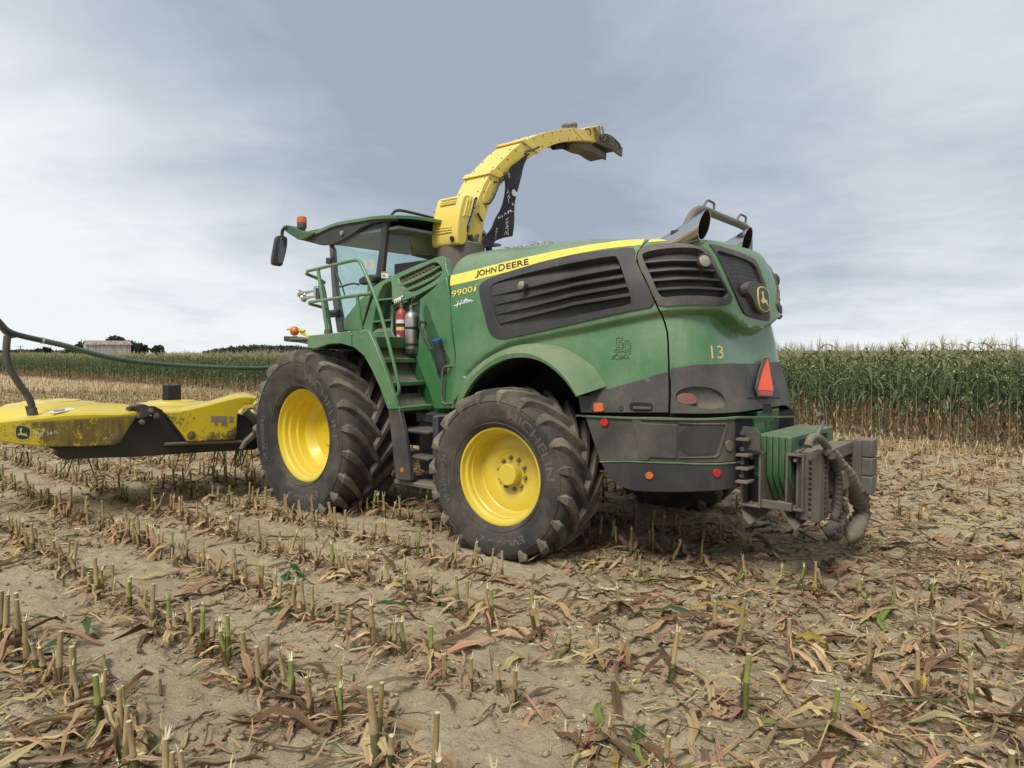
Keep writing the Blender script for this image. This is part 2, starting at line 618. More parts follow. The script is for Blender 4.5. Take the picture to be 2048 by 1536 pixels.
def patch(name, surf, poly, mat, parent=None, off=0.0, thick=0.03, step=0.05, holes=(), px=True, bevel=0.006, sm=0, smooth=30, label=None, lip=True, guides=()):
    """a panel cut to an outline, lying on a surface at a height off, with real thickness"""
    uvp = [surf.uv(*p) for p in poly] if px else list(poly)
    hol = [([surf.uv(*p) for p in h] if px else list(h)) for h in holes]
    if sm:
        uvp = smooth_poly(uvp, sm)
        hol = [smooth_poly(h, sm) for h in hol]
    loops = [densify(uvp, step)] + [densify(h, step) for h in hol]
    flat_step = step if not isinstance(surf, Plane) else step * 6
    vs, edges = [], []
    for lp in loops:
        o = len(vs)
        vs += [Vector(p) for p in lp]
        edges += [(o + i, o + (i + 1) % len(lp)) for i in range(len(lp))]
    us = [p[0] for p in uvp]
    vv = [p[1] for p in uvp]
    x = min(us) + flat_step * 0.5
    row = 0
    for g in guides:
        for p in g:
            if inside(p, loops[0]) and not any(inside(p, h) for h in loops[1:]):
                if min((Vector(p) - q).length for q in vs[:sum(len(l) for l in loops)]) > 0.3 * step:
                    vs.append(Vector(p))
    bnd = np.array([tuple(p) for p in vs])
    while x < max(us):
        y = min(vv) + flat_step * (0.5 if row % 2 else 0.25)
        while y < max(vv):
            if inside((x, y), loops[0]) and not any(inside((x, y), h) for h in loops[1:]):
                if ((bnd - (x, y)) ** 2).sum(1).min() > (0.45 * flat_step) ** 2:
                    vs.append(Vector((x, y)))
            y += flat_step
        x += flat_step
        row += 1
    r = delaunay_2d_cdt(vs, edges, [], 0, 1e-6)
    rv, rf = r[0], r[2]
    tris = []
    for f in rf:
        c = (sum(rv[i][0] for i in f) / len(f), sum(rv[i][1] for i in f) / len(f))
        if inside(c, loops[0]) and not any(inside(c, h) for h in loops[1:]):
            tris.append(tuple(f))
    top, nor = [], []
    for p in rv:
        P, n = surf.ev_(p[0], p[1])
        oo = off(p[0], p[1]) if callable(off) else off
        top.append(P + n * oo)
        nor.append(n)
    cnt = {}
    for f in tris:
        for i in range(len(f)):
            a, b = f[i], f[(i + 1) % len(f)]
            cnt[(a, b)] = 1
    bd = [(a, b) for (a, b) in cnt if (b, a) not in cnt]
    mb = MB()
    low = [p - n * thick for p, n in zip(top, nor)]
    k = len(top)
    fs = list(tris)
    if lip and thick > 0:
        fs += [(b, a, a + k, b + k) for (a, b) in bd]
        fs += [tuple(i + k for i in f[::-1]) for f in tris]
        mb.add(top + low, fs)
    else:
        mb.add(top, fs)
    used = set(i for f in mb.f for i in f)
    mp = {}
    nv = []
    for i in sorted(used):
        mp[i] = len(nv)
        nv.append(mb.v[i])
    mb.v, mb.f = nv, [tuple(mp[i] for i in f) for f in mb.f]
    return mb.build(name, mat, parent, smooth=smooth, bevel=bevel if lip else 0, label=label)


def text_mesh(body, caps=None):
    cu = bpy.data.curves.new('t', 'FONT')
    cu.body = body
    cu.size = 1.0
    cu.resolution_u = 3
    cu.offset = caps or 0.0
    o = bpy.data.objects.new('t', cu)
    COL.objects.link(o)
    me = bpy.data.meshes.new_from_object(o.evaluated_get(bpy.context.evaluated_depsgraph_get()))
    vs = [tuple(v.co) for v in me.vertices]
    fs = [tuple(p.vertices) for p in me.polygons]
    bpy.data.objects.remove(o)
    bpy.data.curves.remove(cu)
    bpy.data.meshes.remove(me)
    xs = [v[0] for v in vs]
    ys = [v[1] for v in vs]
    return vs, fs, (min(xs), min(ys), max(xs), max(ys))


def text_quad(items, surf, mat, name, parent, off=0.004, label=None, bold=0.0):
    """writing laid on a surface: items = (text, four corners bl, br, tr, tl)"""
    mb = MB()
    for body, q in items:
        vs, fs, (x0, y0, x1, y1) = text_mesh(body, bold)
        W = []
        for (x, y, z) in vs:
            a, b = (x - x0) / (x1 - x0), (y - y0) / (y1 - y0)
            p = [(1 - a) * (1 - b) * q[0][i] + a * (1 - b) * q[1][i] + a * b * q[2][i] + (1 - a) * b * q[3][i] for i in (0, 1)]
            P, n = surf.ev_(*surf.uv(*p))
            W.append(P + n * off)
        mb.add(W, fs)
    return mb.build(name, mat, parent, smooth=0, label=label, fix=False)


def ribbon(surf, lines, width, mat, name, parent, off=0.004, label=None):
    """drawn strokes (pixel polylines) laid on a surface as thin raised ribbons"""
    mb = MB()
    for ln in lines:
        pts, ns = [], []
        for p in ln:
            P, n = surf.ev_(*surf.uv(*p))
            pts.append(P + n * off)
            ns.append(n)
        vs = []
        for i, p in enumerate(pts):
            t = (pts[min(i + 1, len(pts) - 1)] - pts[max(i - 1, 0)]).normalized()
            s = ns[i].cross(t).normalized() * width / 2
            vs += [p + s, p - s]
        mb.add(vs, [(2 * i, 2 * i + 1, 2 * i + 3, 2 * i + 2) for i in range(len(pts) - 1)])
    return mb.build(name, mat, parent, smooth=0, label=label, fix=False)

# ================================================================== FORAGE HARVESTER
H = empty('forage_harvester', MO, TH)
tag(H, 'large green and yellow forage harvester with a raised yellow spout, parked on the stubble', 'harvester')

# ------------------------------------------------------------------ rear body as one curved surface
LV = [(1.28, 1.275, -2.01), (1.43, 1.267, -1.975), (1.55, 1.255, -1.945), (1.7, 1.245, -1.905), (1.85, 1.24, -1.88), (1.95, 1.235, -1.87),
      (2.05, 1.23, -1.865), (2.15, 1.225, -1.86), (2.3, 1.215, -1.86), (2.42, 1.20, -1.85), (2.55, 1.165, -1.825), (2.7, 1.095, -1.785),
      (2.83, 1.00, -1.73), (2.90, 0.89, -1.67), (2.96, 0.70, -1.50), (3.01, 0.46, -1.2), (3.04, 0.22, -0.8), (3.05, 0.01, -0.5)]
XF = 0.93
NU, NV = 220, 150


def sup(a, r, n, tau):
    L = XF - r
    return XF - L * np.sin(tau) ** (2 / n), a * np.cos(tau) ** (2 / n)


tt = np.concatenate([np.geomspace(1e-9, 0.5, 4000), np.linspace(0.5, math.pi / 2 - 0.5, 2000)[1:], (math.pi / 2 - np.geomspace(1e-9, 0.5, 4000))[::-1][1:], [math.pi / 2]])
rx, ry = sup(1.235, -1.88, 5.0, tt)
ry[-1] = 0
sl = np.concatenate([[0], np.cumsum(np.hypot(np.diff(rx), np.diff(ry)))])
HALF = sl[-1]
UT = 2 * HALF
uu = np.linspace(0, UT, NU + 1)
zl = np.array([l[0] for l in LV])
al = np.array([l[1] for l in LV])
rl = np.array([l[2] for l in LV])
vl = np.concatenate([[zl[0]], zl[0] + np.cumsum(np.hypot(np.diff(zl), np.diff(al)))])


def pchip(x, xp, fp):
    """monotone cubic interpolation"""
    h = np.diff(xp)
    d = np.diff(fp) / h
    m = np.zeros(len(xp))
    for i in range(1, len(xp) - 1):
        if d[i - 1] * d[i] > 0:
            w1, w2 = 2 * h[i] + h[i - 1], h[i] + 2 * h[i - 1]
            m[i] = (w1 + w2) / (w1 / d[i - 1] + w2 / d[i])
    m[0], m[-1] = d[0], d[-1]
    i = np.clip(np.searchsorted(xp, x) - 1, 0, len(xp) - 2)
    t = (x - xp[i]) / h[i]
    return ((2 * t ** 3 - 3 * t ** 2 + 1) * fp[i] + (t ** 3 - 2 * t ** 2 + t) * h[i] * m[i]
            + (-2 * t ** 3 + 3 * t ** 2) * fp[i + 1] + (t ** 3 - t ** 2) * h[i] * m[i + 1])


vv_ = np.linspace(vl[0], vl[-1], NV + 1)
zz, aa, rr_ = pchip(vv_, vl, zl), pchip(vv_, vl, al), pchip(vv_, vl, rl)
nn = np.interp(zz, [1.3, 2.0, 2.5, 2.83, 2.95, 3.05], [4.8, 5.2, 5.4, 4.8, 3.6, 2.4])
P = np.zeros((NU + 1, NV + 1, 3))
for i, u in enumerate(uu):
    s = min(u, UT - u)
    tau = np.interp(s, sl, tt)
    for j in range(NV + 1):
        x, y = sup(aa[j], rr_[j], nn[j], np.array([tau]))
        # the roof falls away to a flat rear edge
        kz = 1.0 - 0.70 * float(np.clip((-x[0] - 0.25) / 1.25, 0, 1)) ** 1.2
        z_ = zz[j] if zz[j] < 2.845 else 2.845 + (zz[j] - 2.845) * kz
        P[i, j] = (x[0], y[0] if u <= HALF else -y[0], z_)


class Curved:
    def __init__(self, P, varr=None):
        self.vv = vv_ if varr is None else varr
        self.set(P)

    def set(self, P):
        self.P = P
        du = np.gradient(P, axis=0)
        dv = np.gradient(P, axis=1)
        n = np.cross(dv, du)
        n /= np.linalg.norm(n, axis=2, keepdims=True) + 1e-12
        c = n[NU // 2, NV // 3]
        if c[0] > 0:
            n = -n
        self.n = n
        vs = [Vector(p) for p in P.reshape(-1, 3)]
        W = NV + 1
        fs = [(i * W + j, (i + 1) * W + j, (i + 1) * W + j + 1, i * W + j + 1) for i in range(NU) for j in range(NV)]
        self.bvh = BVHTree.FromPolygons(vs, fs)

    def uv(self, px, py):
        o, d = ray(px, py)
        loc, nr, idx, dist = self.bvh.ray_cast(o, d)
        if loc is None:
            loc, nr, idx, dist = None, None, None, None
            # beyond the silhouette: nearest place on the surface
            best = None
            for k in range(0, 60):
                q = o + d * (4.0 + k * 0.1)
                r = self.bvh.find_nearest(q)
                if best is None or r[3] < best[3]:
                    best = r
            loc, nr, idx, dist = best
        i, j = divmod(idx, NV)
        a, b, c = Vector(self.P[i, j]), Vector(self.P[i + 1, j]), Vector(self.P[i, j + 1])
        eu, ev = b - a, c - a
        q = loc - a
        g11, g12, g22 = eu.dot(eu), eu.dot(ev), ev.dot(ev)
        det = max(g11 * g22 - g12 * g12, 1e-12)
        p1, p2 = q.dot(eu), q.dot(ev)
        s, t = (g22 * p1 - g12 * p2) / det, (g11 * p2 - g12 * p1) / det
        return (uu[i] + s * (uu[1] - uu[0]), self.vv[j] + t * (self.vv[1] - self.vv[0]))

    def ev_(self, u, v):
        fu = min(max((u - uu[0]) / (uu[1] - uu[0]), 0), NU - 1e-6)
        fv = min(max((v - self.vv[0]) / (self.vv[1] - self.vv[0]), 0), NV - 1e-6)
        i, j = int(fu), int(fv)
        s, t = fu - i, fv - j
        f = lambda A: (1 - s) * (1 - t) * A[i, j] + s * (1 - t) * A[i + 1, j] + s * t * A[i + 1, j + 1] + (1 - s) * t * A[i, j + 1]
        n = f(self.n)
        return Vector(f(self.P)), Vector(n / (np.linalg.norm(n) + 1e-12))

    def pt(self, px, py, off=0.0):
        p, n = self.ev_(*self.uv(px, py))
        return p + n * off


S0 = Curved(P)
# a ledge runs back from the wheel arch, below the side grille, and round under the rear window
ledge_px = [(921, 800), (935, 742), (968, 709), (1014, 683), (1082, 668), (1172, 651), (1313, 622), (1323, 620.5), (1380, 617.0), (1439.5, 619),
            (1460, 628.6), (1478, 643.5), (1496, 654), (1526, 659), (1547, 664)]
lg = [S0.uv(*p) for p in ledge_px]
lu = np.array([p[0] for p in lg])
lvv = np.array([p[1] for p in lg])
k = np.argsort(lu)
lu, lvv = lu[k], lvv[k]
useam = S0.uv(1318, 621)[0]
Pd = P.copy()
for i, u in enumerate(uu):
    s = min(u, UT - u)
    v0 = np.interp(s, lu, lvv)
    deep = np.interp(s, [useam - 0.05, useam + 0.25, useam + 0.75, HALF], [0.05, 0.07, 0.12, 0.13])
    fade = np.interp(s, [useam - 0.05, useam + 0.4], [0.42, 0.36])
    d = v0 - vv_
    g = np.where(d <= 0, 0, (lambda q: q * q * (3 - 2 * q))(np.clip(d / 0.06, 0, 1)) * np.exp(-np.clip(d - 0.06, 0, 9) / fade))
    Pd[i] -= S0.n[i] * (deep * g)[:, None]
SF = Curved(Pd)
GUIDE = []
for sgn in (1, -1):
    for dv_ in (0.012, -0.002, -0.014, -0.026, -0.038, -0.050, -0.064, -0.088):
        GUIDE.append([(s_ if sgn > 0 else UT - s_, float(np.interp(s_, lu, lvv)) + dv_) for s_ in np.arange(0.02, HALF + 0.02, 0.022)])
VMAX = vv_[-1]
c7 = crop(880, 460, 4.452)
c6 = crop(1140, 380, 3.3391)
cA = crop(880, 660, 5.689)
cW = crop(1330, 390, 4.955)
cR = crop(1140, 740, 3.3032)

# seam between side panel and rear hood, and the front seam
seam = [(1307.7, 472), (1281, 495), (1272, 506), (1273, 530), (1293, 572), (1312, 612), (1327, 640.5), (1335, 673.5), (1337, 739), (1337, 828)]
front = [(910.5, 815), (912, 709), (906, 662), (902, 584), (901, 549), (892, 512)]
trim = [(1337, 739), (1213, 777.5), (1158, 793)]
arch = cA([(1895, 640), (1800, 480), (1700, 370), (1550, 270), (1400, 195), (1250, 160), (1100, 152), (950, 170), (800, 220), (600, 310), (450, 412), (330, 520), (232, 680), (168, 885)])


def mir(uvs):
    return [(UT - u, v) for (u, v) in uvs[::-1]]


seam_uv = smooth_poly([SF.uv(*p) for p in seam], 1, closed=False)
u_top = seam_uv[0][0] + 0.04
side_uv = ([SF.uv(*p) for p in front] + [(SF.uv(892, 512)[0] - 0.0, VMAX - 0.02), (u_top, VMAX - 0.02)]
           + seam_uv[:-1] + [SF.uv(*p) for p in trim[1:]] + smooth_poly([SF.uv(*p) for p in arch], 1, closed=False))
g1 = smooth_poly(c7([(350, 520), (370, 483), (410, 452), (490, 418), (640, 368), (900, 293), (1200, 226), (1500, 180), (1722, 160), (1740, 185), (1736, 250),
                     (1806, 410), (1868, 535), (1926, 682), (1740, 714), (1450, 778), (1000, 882), (700, 948), (560, 972), (500, 962), (452, 925),
                     (425, 858), (398, 740), (366, 620)]), 1)
r1 = smooth_poly(c7([(430, 500), (600, 437), (900, 360), (1200, 295), (1545, 236), (1585, 250), (1640, 410), (1715, 630), (1690, 668), (1400, 730), (1000, 818),
                     (620, 890), (530, 860), (480, 720)]), 2)
g2 = smooth_poly(c6([(452, 430), (478, 388), (560, 366), (700, 359), (850, 372), (905, 395), (940, 440), (1000, 568), (1060, 690), (1083, 722), (1052, 774), (960, 770), (800, 765),
                     (602, 780), (572, 738), (520, 620), (455, 480)]), 1)
r2 = smooth_poly(c6([(488, 425), (620, 396), (800, 389), (880, 405), (930, 470), (1000, 600), (1055, 692), (1030, 725), (900, 706), (700, 708), (625, 724),
                     (590, 690), (530, 550), (482, 452)]), 2)
wf = smooth_poly(cW([(432, 488), (560, 520), (700, 560), (850, 622), (905, 668), (945, 780), (990, 900), (1015, 1080), (1037, 1250), (950, 1240), (790, 1195),
                     (745, 1110), (690, 990), (620, 825), (530, 630), (455, 520)]), 1)
ws = smooth_poly(cW([(487, 548), (620, 585), (780, 635), (880, 690), (930, 810), (970, 930), (1000, 1072), (975, 1066), (880, 1040), (705, 1005), (650, 850), (560, 680)]), 1)


def inset(uvs, d):
    """polygon grown (d > 0) about its own outline"""
    n = len(uvs)
    ar = sum(uvs[i][0] * uvs[(i + 1) % n][1] - uvs[(i + 1) % n][0] * uvs[i][1] for i in range(n))
    sg = 1 if ar > 0 else -1
    out_ = []
    for i in range(n):
        a, b, c_ = Vector(uvs[i - 1]), Vector(uvs[i]), Vector(uvs[(i + 1) % n])
        t = ((b - a).normalized() + (c_ - b).normalized()).normalized()
        out_.append((b.x + t.y * d * sg, b.y - t.x * d * sg))
    return out_


h1 = inset([SF.uv(*p) for p in r1], 0.012)
h2 = inset([SF.uv(*p) for p in r2], 0.012)
hw = inset([SF.uv(*p) for p in ws], 0.012)
GAP = 0.016
for uvs, hl in ((side_uv, [h1]), (mir(side_uv), [])):
    patch('side_panel', SF, uvs, M['green'], H, 0.0, 0.03, 0.045, px=False, bevel=0.008, holes=hl, guides=GUIDE)
rear_uv = ([(u + GAP, v) for (u, v) in seam_uv[:-2]] + [SF.uv(1342, 738)] + [SF.uv(*p) for p in ((1394, 729.5), (1457, 727.5), (1514, 729))])
half = rear_uv + [(HALF, SF.uv(1514, 729)[1])]
top_u = rear_uv[0][0]
rear_full = half[:-1] + [half[-1]] + mir(half[:-1]) + [(UT - top_u, VMAX - 0.02), (top_u, VMAX - 0.02)]
patch('rear_hood', SF, rear_full, M['green'], H, 0.0, 0.03, 0.04, px=False, bevel=0.008, holes=[h2, mir(h2), hw], guides=GUIDE)

# dark shell a little inside, seen through the seams
mb = MB()
W = NV // 3 + 1
vs = []
for i in range(0, NU + 1, 2):
    for j in range(0, NV + 1, 3):
        vs.append(Vector(SF.P[i, j]) - Vector(SF.n[i, j]) * 0.11)
nr = len(range(0, NV + 1, 3))
ncol = len(range(0, NU + 1, 2))


def shell_skip(i, j):
    p = vs[i * nr + j]
    return p.x > -0.95 and p.x < 0.95 and p.z < 1.95


mb.add(vs, [(i * nr + j, (i + 1) * nr + j, (i + 1) * nr + j + 1, i * nr + j + 1) for i in range(ncol - 1) for j in range(nr - 1)
            if not shell_skip(i, j)])
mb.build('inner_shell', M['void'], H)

# ------------------------------------------------------------------ grilles
u_a, u_b = SF.uv(*c7([(430, 600)])[0])[0], SF.uv(*c7([(1690, 560)])[0])[0]
floor1 = lambda u, v: 0.006 - 0.075 * min(1, max(0, (u - u_a) / (u_b - u_a) * 1.6))
fr = patch('side_grille', SF, g1, M['black'], H, 0.014, 0.02, 0.05, holes=[r1], bevel=0.005)
patch('grille_back', SF, r1, M['black'], fr, floor1, 0.0, 0.05, lip=False)
mb = MB()
uvr = densify([SF.uv(*p) for p in r1], 0.05)
for i, (u, v) in enumerate(uvr):
    pass
ring = []
for (u, v) in uvr:
    p, n = SF.ev_(u, v)
    ring.append((p + n * 0.010, p + n * (floor1(u, v) - 0.003)))
nn_ = len(ring)
mb.add([q for r_ in ring for q in r_], [(2 * i, 2 * i + 1, 2 * ((i + 1) % nn_) + 1, 2 * ((i + 1) % nn_)) for i in range(nn_)])
mb.build('grille_rim', M['black'], fr, fix=False)
slats = [([(450, 585), (700, 520), (1000, 437), (1300, 368), (1600, 318)], [(1605, 345), (1300, 400), (1000, 466), (700, 538), (470, 592)]),
         ([(475, 665), (800, 575), (1200, 470), (1630, 398)], [(1637, 426), (1200, 502), (800, 600), (490, 673)]),
         ([(500, 745), (800, 660), (1200, 555), (1662, 478)], [(1670, 507), (1200, 588), (800, 688), (515, 753)]),
         ([(525, 828), (800, 745), (1200, 640), (1694, 560)], [(1702, 592), (1200, 672), (800, 772), (540, 836)])]
for a, b in slats:
    patch('grille_slat', SF, c7(a) + c7(b), M['black'], fr, 0.006, 0.065, 0.06, bevel=0.006)
scr = [[(1115, 378), (1300, 340), (1530, 304), (1555, 312), (1550, 328), (1300, 370), (1115, 408)], [(1135, 452), (1560, 376), (1578, 400), (1300, 446), (1140, 486)],
       [(1160, 532), (1590, 456), (1612, 480), (1300, 536), (1165, 566)], [(1190, 610), (1630, 532), (1645, 555), (1300, 620), (1195, 648)],
       [(1215, 695), (1650, 612), (1668, 632), (1640, 650), (1300, 712), (1222, 730)]]
for q in scr:
    patch('mesh_screen', SF, c7(q), M['screen'], fr, -0.060, 0.0, 0.06, lip=False)

# rear left grille and its mirrored twin
s2 = [([(495, 475), (680, 459), (840, 462), (962, 478)], [(966, 492), (840, 478), (680, 475), (498, 490)]),
      ([(520, 537), (720, 519), (900, 526), (1000, 538)], [(1004, 552), (900, 541), (720, 535), (524, 552)]),
      ([(545, 597), (760, 580), (920, 588), (1026, 600)], [(1030, 614), (920, 604), (760, 597), (550, 612)]),
      ([(578, 657), (790, 643), (940, 650), (1053, 662)], [(1057, 676), (940, 667), (790, 661), (583, 673)])]
for flip in (False, True):
    fx = (lambda q: mir([SF.uv(*p) for p in q])) if flip else (lambda q: [SF.uv(*p) for p in q])
    G = patch('rear_grille', SF, fx(g2), M['black_dusty'], H, 0.014, 0.02, 0.045, holes=[fx(r2)], px=False, bevel=0.005)
    patch('mesh_screen', SF, fx(r2), M['screen'], G, -0.055, 0.0, 0.05, px=False, lip=False)
    ring = []
    for (u, v) in densify(fx(r2), 0.05):
        p, n = SF.ev_(u, v)
        ring.append((p + n * 0.010, p - n * 0.058))
    nn_ = len(ring)
    MB().add([q for r_ in ring for q in r_], [(2 * i, 2 * i + 1, 2 * ((i + 1) % nn_) + 1, 2 * ((i + 1) % nn_)) for i in range(nn_)]).build('grille_rim', M['black_dusty'], G, fix=False)
    for a, b in s2:
        patch('grille_slat', SF, fx(c6(a) + c6(b)), M['black'], G, 0.004, 0.055, 0.05, px=False, bevel=0.005)

# rear window screen with the badge
WN = patch('rear_window_panel', SF, wf, M['black_dusty'], H, 0.012, 0.02, 0.04, holes=[ws], bevel=0.005)
patch('window_screen', SF, ws, M['screen'], WN, -0.012, 0.0, 0.05, lip=False)
pad = smooth_poly(cW([(750, 930), (760, 890), (800, 868), (860, 880), (945, 925), (968, 1000), (975, 1090), (968, 1160), (935, 1185), (880, 1168), (835, 1110), (800, 1020), (765, 990)]), 1)
patch('badge_mount', SF, pad, M['black_dusty'], WN, 0.06, 0.07, 0.03, bevel=0.012)
bo = smooth_poly(cW([(850, 935), (890, 918), (945, 945), (965, 1000), (970, 1090), (962, 1150), (930, 1165), (880, 1140), (858, 1090), (850, 1010)]), 1)
patch('badge', SF, bo, M['decal_yellow'], WN, 0.066, 0.01, 0.03, bevel=0.002)
bi = smooth_poly(cW([(857, 942), (890, 927), (940, 952), (958, 1003), (962, 1088), (955, 1142), (928, 1156), (885, 1132), (865, 1087), (857, 1010)]), 1)
patch('badge_face', SF, bi, M['decal_green'], WN, 0.069, 0.004, 0.03, bevel=0)
deer = [(880, 985), (884, 972), (892, 980), (896, 966), (902, 985), (900, 1000), (905, 1030), (925, 1050), (938, 1052), (935, 1068), (950, 1105), (946, 1110), (925, 1078), (905, 1075),
        (890, 1085), (886, 1070), (876, 1060), (878, 1050), (890, 1050), (892, 1020), (888, 1000)]
patch('leaping_deer', SF, cW(deer), M['decal_gold'], WN, 0.072, 0.003, 0.03, bevel=0)

# yellow stripe in two lengths
st1 = c7([(85, 412), (250, 371), (400, 333), (600, 282), (800, 238), (1000, 195), (1200, 158), (1500, 112), (1838, 71), (1795, 136), (1500, 165), (1200, 216), (900, 286), (600, 375),
          (300, 452), (93, 498)])
S1 = patch('side_stripe', SF, st1, M['decal_yellow'], H, 0.004, 0.003, 0.05, bevel=0)
st2 = c6([(556, 311), (640, 311), (720, 314), (830, 330), (902, 352), (830, 347), (720, 338), (600, 345), (522, 352)])
patch('rear_stripe', SF, st2, M['decal_yellow'], H, 0.004, 0.003, 0.04, bevel=0)
text_quad([('J', c7([(314, 432), (345, 424), (350, 362), (330, 367)])), ('OHN', c7([(352, 414), (505, 378), (508, 326), (352, 362)])),
           ('D', c7([(525, 374), (585, 358), (580, 300), (525, 314)])), ('EERE', c7([(595, 354), (793, 309), (790, 258), (592, 304)]))],
          SF, M['decal_black'], 'stripe_lettering', H, 0.009, bold=0.012)
for off, mt, bo_ in ((0.003, M['decal_black'], 0.03), (0.006, M['decal_yellow'], 0.006)):
    text_quad([('9900', c7([(108, 600), (294, 553), (292, 500), (108, 546)])), ('i', c7([(302, 550), (322, 545), (330, 484), (316, 488)]))], SF, mt, 'model_number', H, off, bold=bo_)
ribbon(SF, [c7([(124, 676), (160, 664), (192, 650)]), c7([(152, 690), (165, 632)]), c7([(180, 674), (196, 622)]), c7([(196, 650), (200, 658), (206, 642), (212, 654), (218, 634)]),
            c7([(232, 605), (222, 650), (228, 652)]), c7([(212, 628), (250, 616)]), c7([(250, 622), (238, 628), (248, 640), (236, 650)]),
            c7([(262, 622), (252, 630), (256, 642), (266, 632), (262, 622)]), c7([(274, 618), (270, 640), (280, 622), (284, 636), (298, 626)])],
       0.011, M['decal_white'], 'dealer_script', H, 0.004)
text_quad([('13', c6([(944, 1126), (1024, 1126), (1016, 1040), (936, 1040)]))], SF, M['decal_gold'], 'fleet_number', H, 0.004)
# fiftieth-year emblem: outlined figures over a small harvester drawing
em = [[(312, 990), (354, 988), (352, 1004), (328, 1006), (328, 1018), (344, 1018), (352, 1030), (350, 1054), (336, 1066), (310, 1064), (310, 1050), (330, 1052), (334, 1034), (312, 1034), (312, 990)],
      [(358, 1062), (360, 1022), (374, 1006), (396, 1008), (406, 1022), (408, 1056)], [(372, 1056), (374, 1028), (386, 1020), (394, 1032), (394, 1056)],
      [(274, 1130), (300, 1122)], [(280, 1110), (300, 1112)], [(286, 1130), (298, 1104), (318, 1096)], [(330, 1130), (318, 1134), (304, 1126), (302, 1110), (314, 1102), (328, 1106), (332, 1120), (330, 1130)],
      [(384, 1126), (370, 1126), (364, 1114), (370, 1100), (384, 1100), (390, 1112), (384, 1126)], [(318, 1096), (322, 1082), (350, 1078), (408, 1060), (404, 1090), (392, 1100)],
      [(296, 1070), (310, 1066), (312, 1084), (300, 1086), (296, 1070)], [(336, 1078), (344, 1104), (360, 1112)], [(356, 1076), (360, 1086), (404, 1078)], [(338, 1118), (362, 1116)], [(330, 1126), (398, 1124)]]
ribbon(SF, [c6(q) for q in em], 0.0045, M['decal_green'], 'anniversary_emblem', H, 0.004)

# ------------------------------------------------------------------ wheel arch flare
lip_o = cA([(1560, 752), (1470, 600), (1330, 440), (1150, 312), (1000, 266), (850, 260), (700, 285), (500, 398), (330, 560), (232, 715), (172, 885)])
lip_i = cA([(1548, 762), (1450, 604), (1300, 452), (1150, 352), (1000, 312), (850, 310), (700, 345), (500, 452), (350, 612), (252, 792), (222, 885)])


def resample(pts, n):
    pts = [Vector(p) for p in pts]
    s = [0]
    for a, b in zip(pts, pts[1:]):
        s.append(s[-1] + (b - a).length)
    out_ = []
    for i in range(n):
        t = s[-1] * i / (n - 1)
        for k in range(len(s) - 1):
            if t <= s[k + 1] + 1e-9:
                f = (t - s[k]) / max(s[k + 1] - s[k], 1e-9)
                out_.append(pts[k].lerp(pts[k + 1], f))
                break
    return out_


FY = PY(1.44)
FYi = PY(1.435)
NA = 60
A0 = resample([SF.pt(*p, off=0.002) for p in smooth_poly(arch, 1, closed=False)], NA)
A1 = resample([FY.pt(*p) for p in smooth_poly(lip_o, 2, closed=False)], NA)
A2 = resample([FYi.pt(*p) for p in smooth_poly(lip_i, 2, closed=False)], NA)
for side in (1, -1):
    fl = lambda L_: [Vector((p.x, p.y * side, p.z)) for p in L_]
    rows = [fl(A0)]
    for w in (0.25, 0.5, 0.75):
        rows.append([a.lerp(b, w) + Vector((0, 0.02 * side, 0.03)) * math.sin(w * math.pi) * min(1, min(q_, NA - 1 - q_) / 8) for q_, (a, b) in enumerate(zip(fl(A0), fl(A1)))])
    rows += [fl(A1)]
    mb = MB()
    mb.add([p for r_ in rows for p in r_], [(k * NA + i, k * NA + i + 1, (k + 1) * NA + i + 1, (k + 1) * NA + i) for k in range(len(rows) - 1) for i in range(NA - 1)])
    FL = mb.build('wheel_arch_flare', M['green_dusty'], H, smooth=50)
    mb = MB()
    r2_ = [fl(A1), fl(A2), [Vector((p.x, p.y - 0.05 * side, p.z)) for p in fl(A2)]]
    mb.add([p for r_ in r2_ for p in r_], [(k * NA + i, k * NA + i + 1, (k + 1) * NA + i + 1, (k + 1) * NA + i) for k in range(2) for i in range(NA - 1)])
    mb.build('flare_lip', M['green'], FL, smooth=40)
    mb = MB()
    r3 = [[Vector((p.x, p.y - 0.05 * side, p.z)) for p in fl(A2)], [Vector((p.x, 0.5 * side, p.z)) for p in fl(A2)]]
    mb.add([p for r_ in r3 for p in r_], [(i, i + 1, NA + i + 1, NA + i) for i in range(NA - 1)])
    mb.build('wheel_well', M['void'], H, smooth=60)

# ------------------------------------------------------------------ lower black trim
sk = c6([(60, 1386), (120, 1364), (245, 1331), (450, 1274), (648, 1212), (656, 1230), (657, 1486), (400, 1486), (78, 1486)])
SK = [SF.uv(*p) for p in sk]
for uvs in (SK, mir(SK)):
    SKP = patch('side_skirt', SF, uvs, M['black_dusty'], H, 0.012, 0.03, 0.05, px=False, bevel=0.008)
    if uvs is SK:
        patch('handle_recess', SF, smooth_poly(c6([(398, 1428), (425, 1418), (545, 1422), (556, 1440), (556, 1482), (405, 1482)]), 1), M['void'], SKP, 0.014, 0.004, 0.03, bevel=0)
        patch('skirt_handle', SF, c6([(428, 1446), (548, 1450), (546, 1468), (428, 1464)]), M['black_dusty'], SKP, 0.028, 0.02, 0.03, bevel=0.004)
lo = c6([(676, 1194), (760, 1178), (850, 1166), (1060, 1159), (1250, 1163)])
lo_uv = [SF.uv(*p) for p in lo]
vlow = SF.uv(*c6([(668, 1490)])[0])[1]
lo_full = [(seam_uv[-1][0] + GAP, vlow)] + lo_uv + [(HALF, lo_uv[-1][1])] + mir(lo_uv) + [(UT - seam_uv[-1][0] - GAP, vlow)]
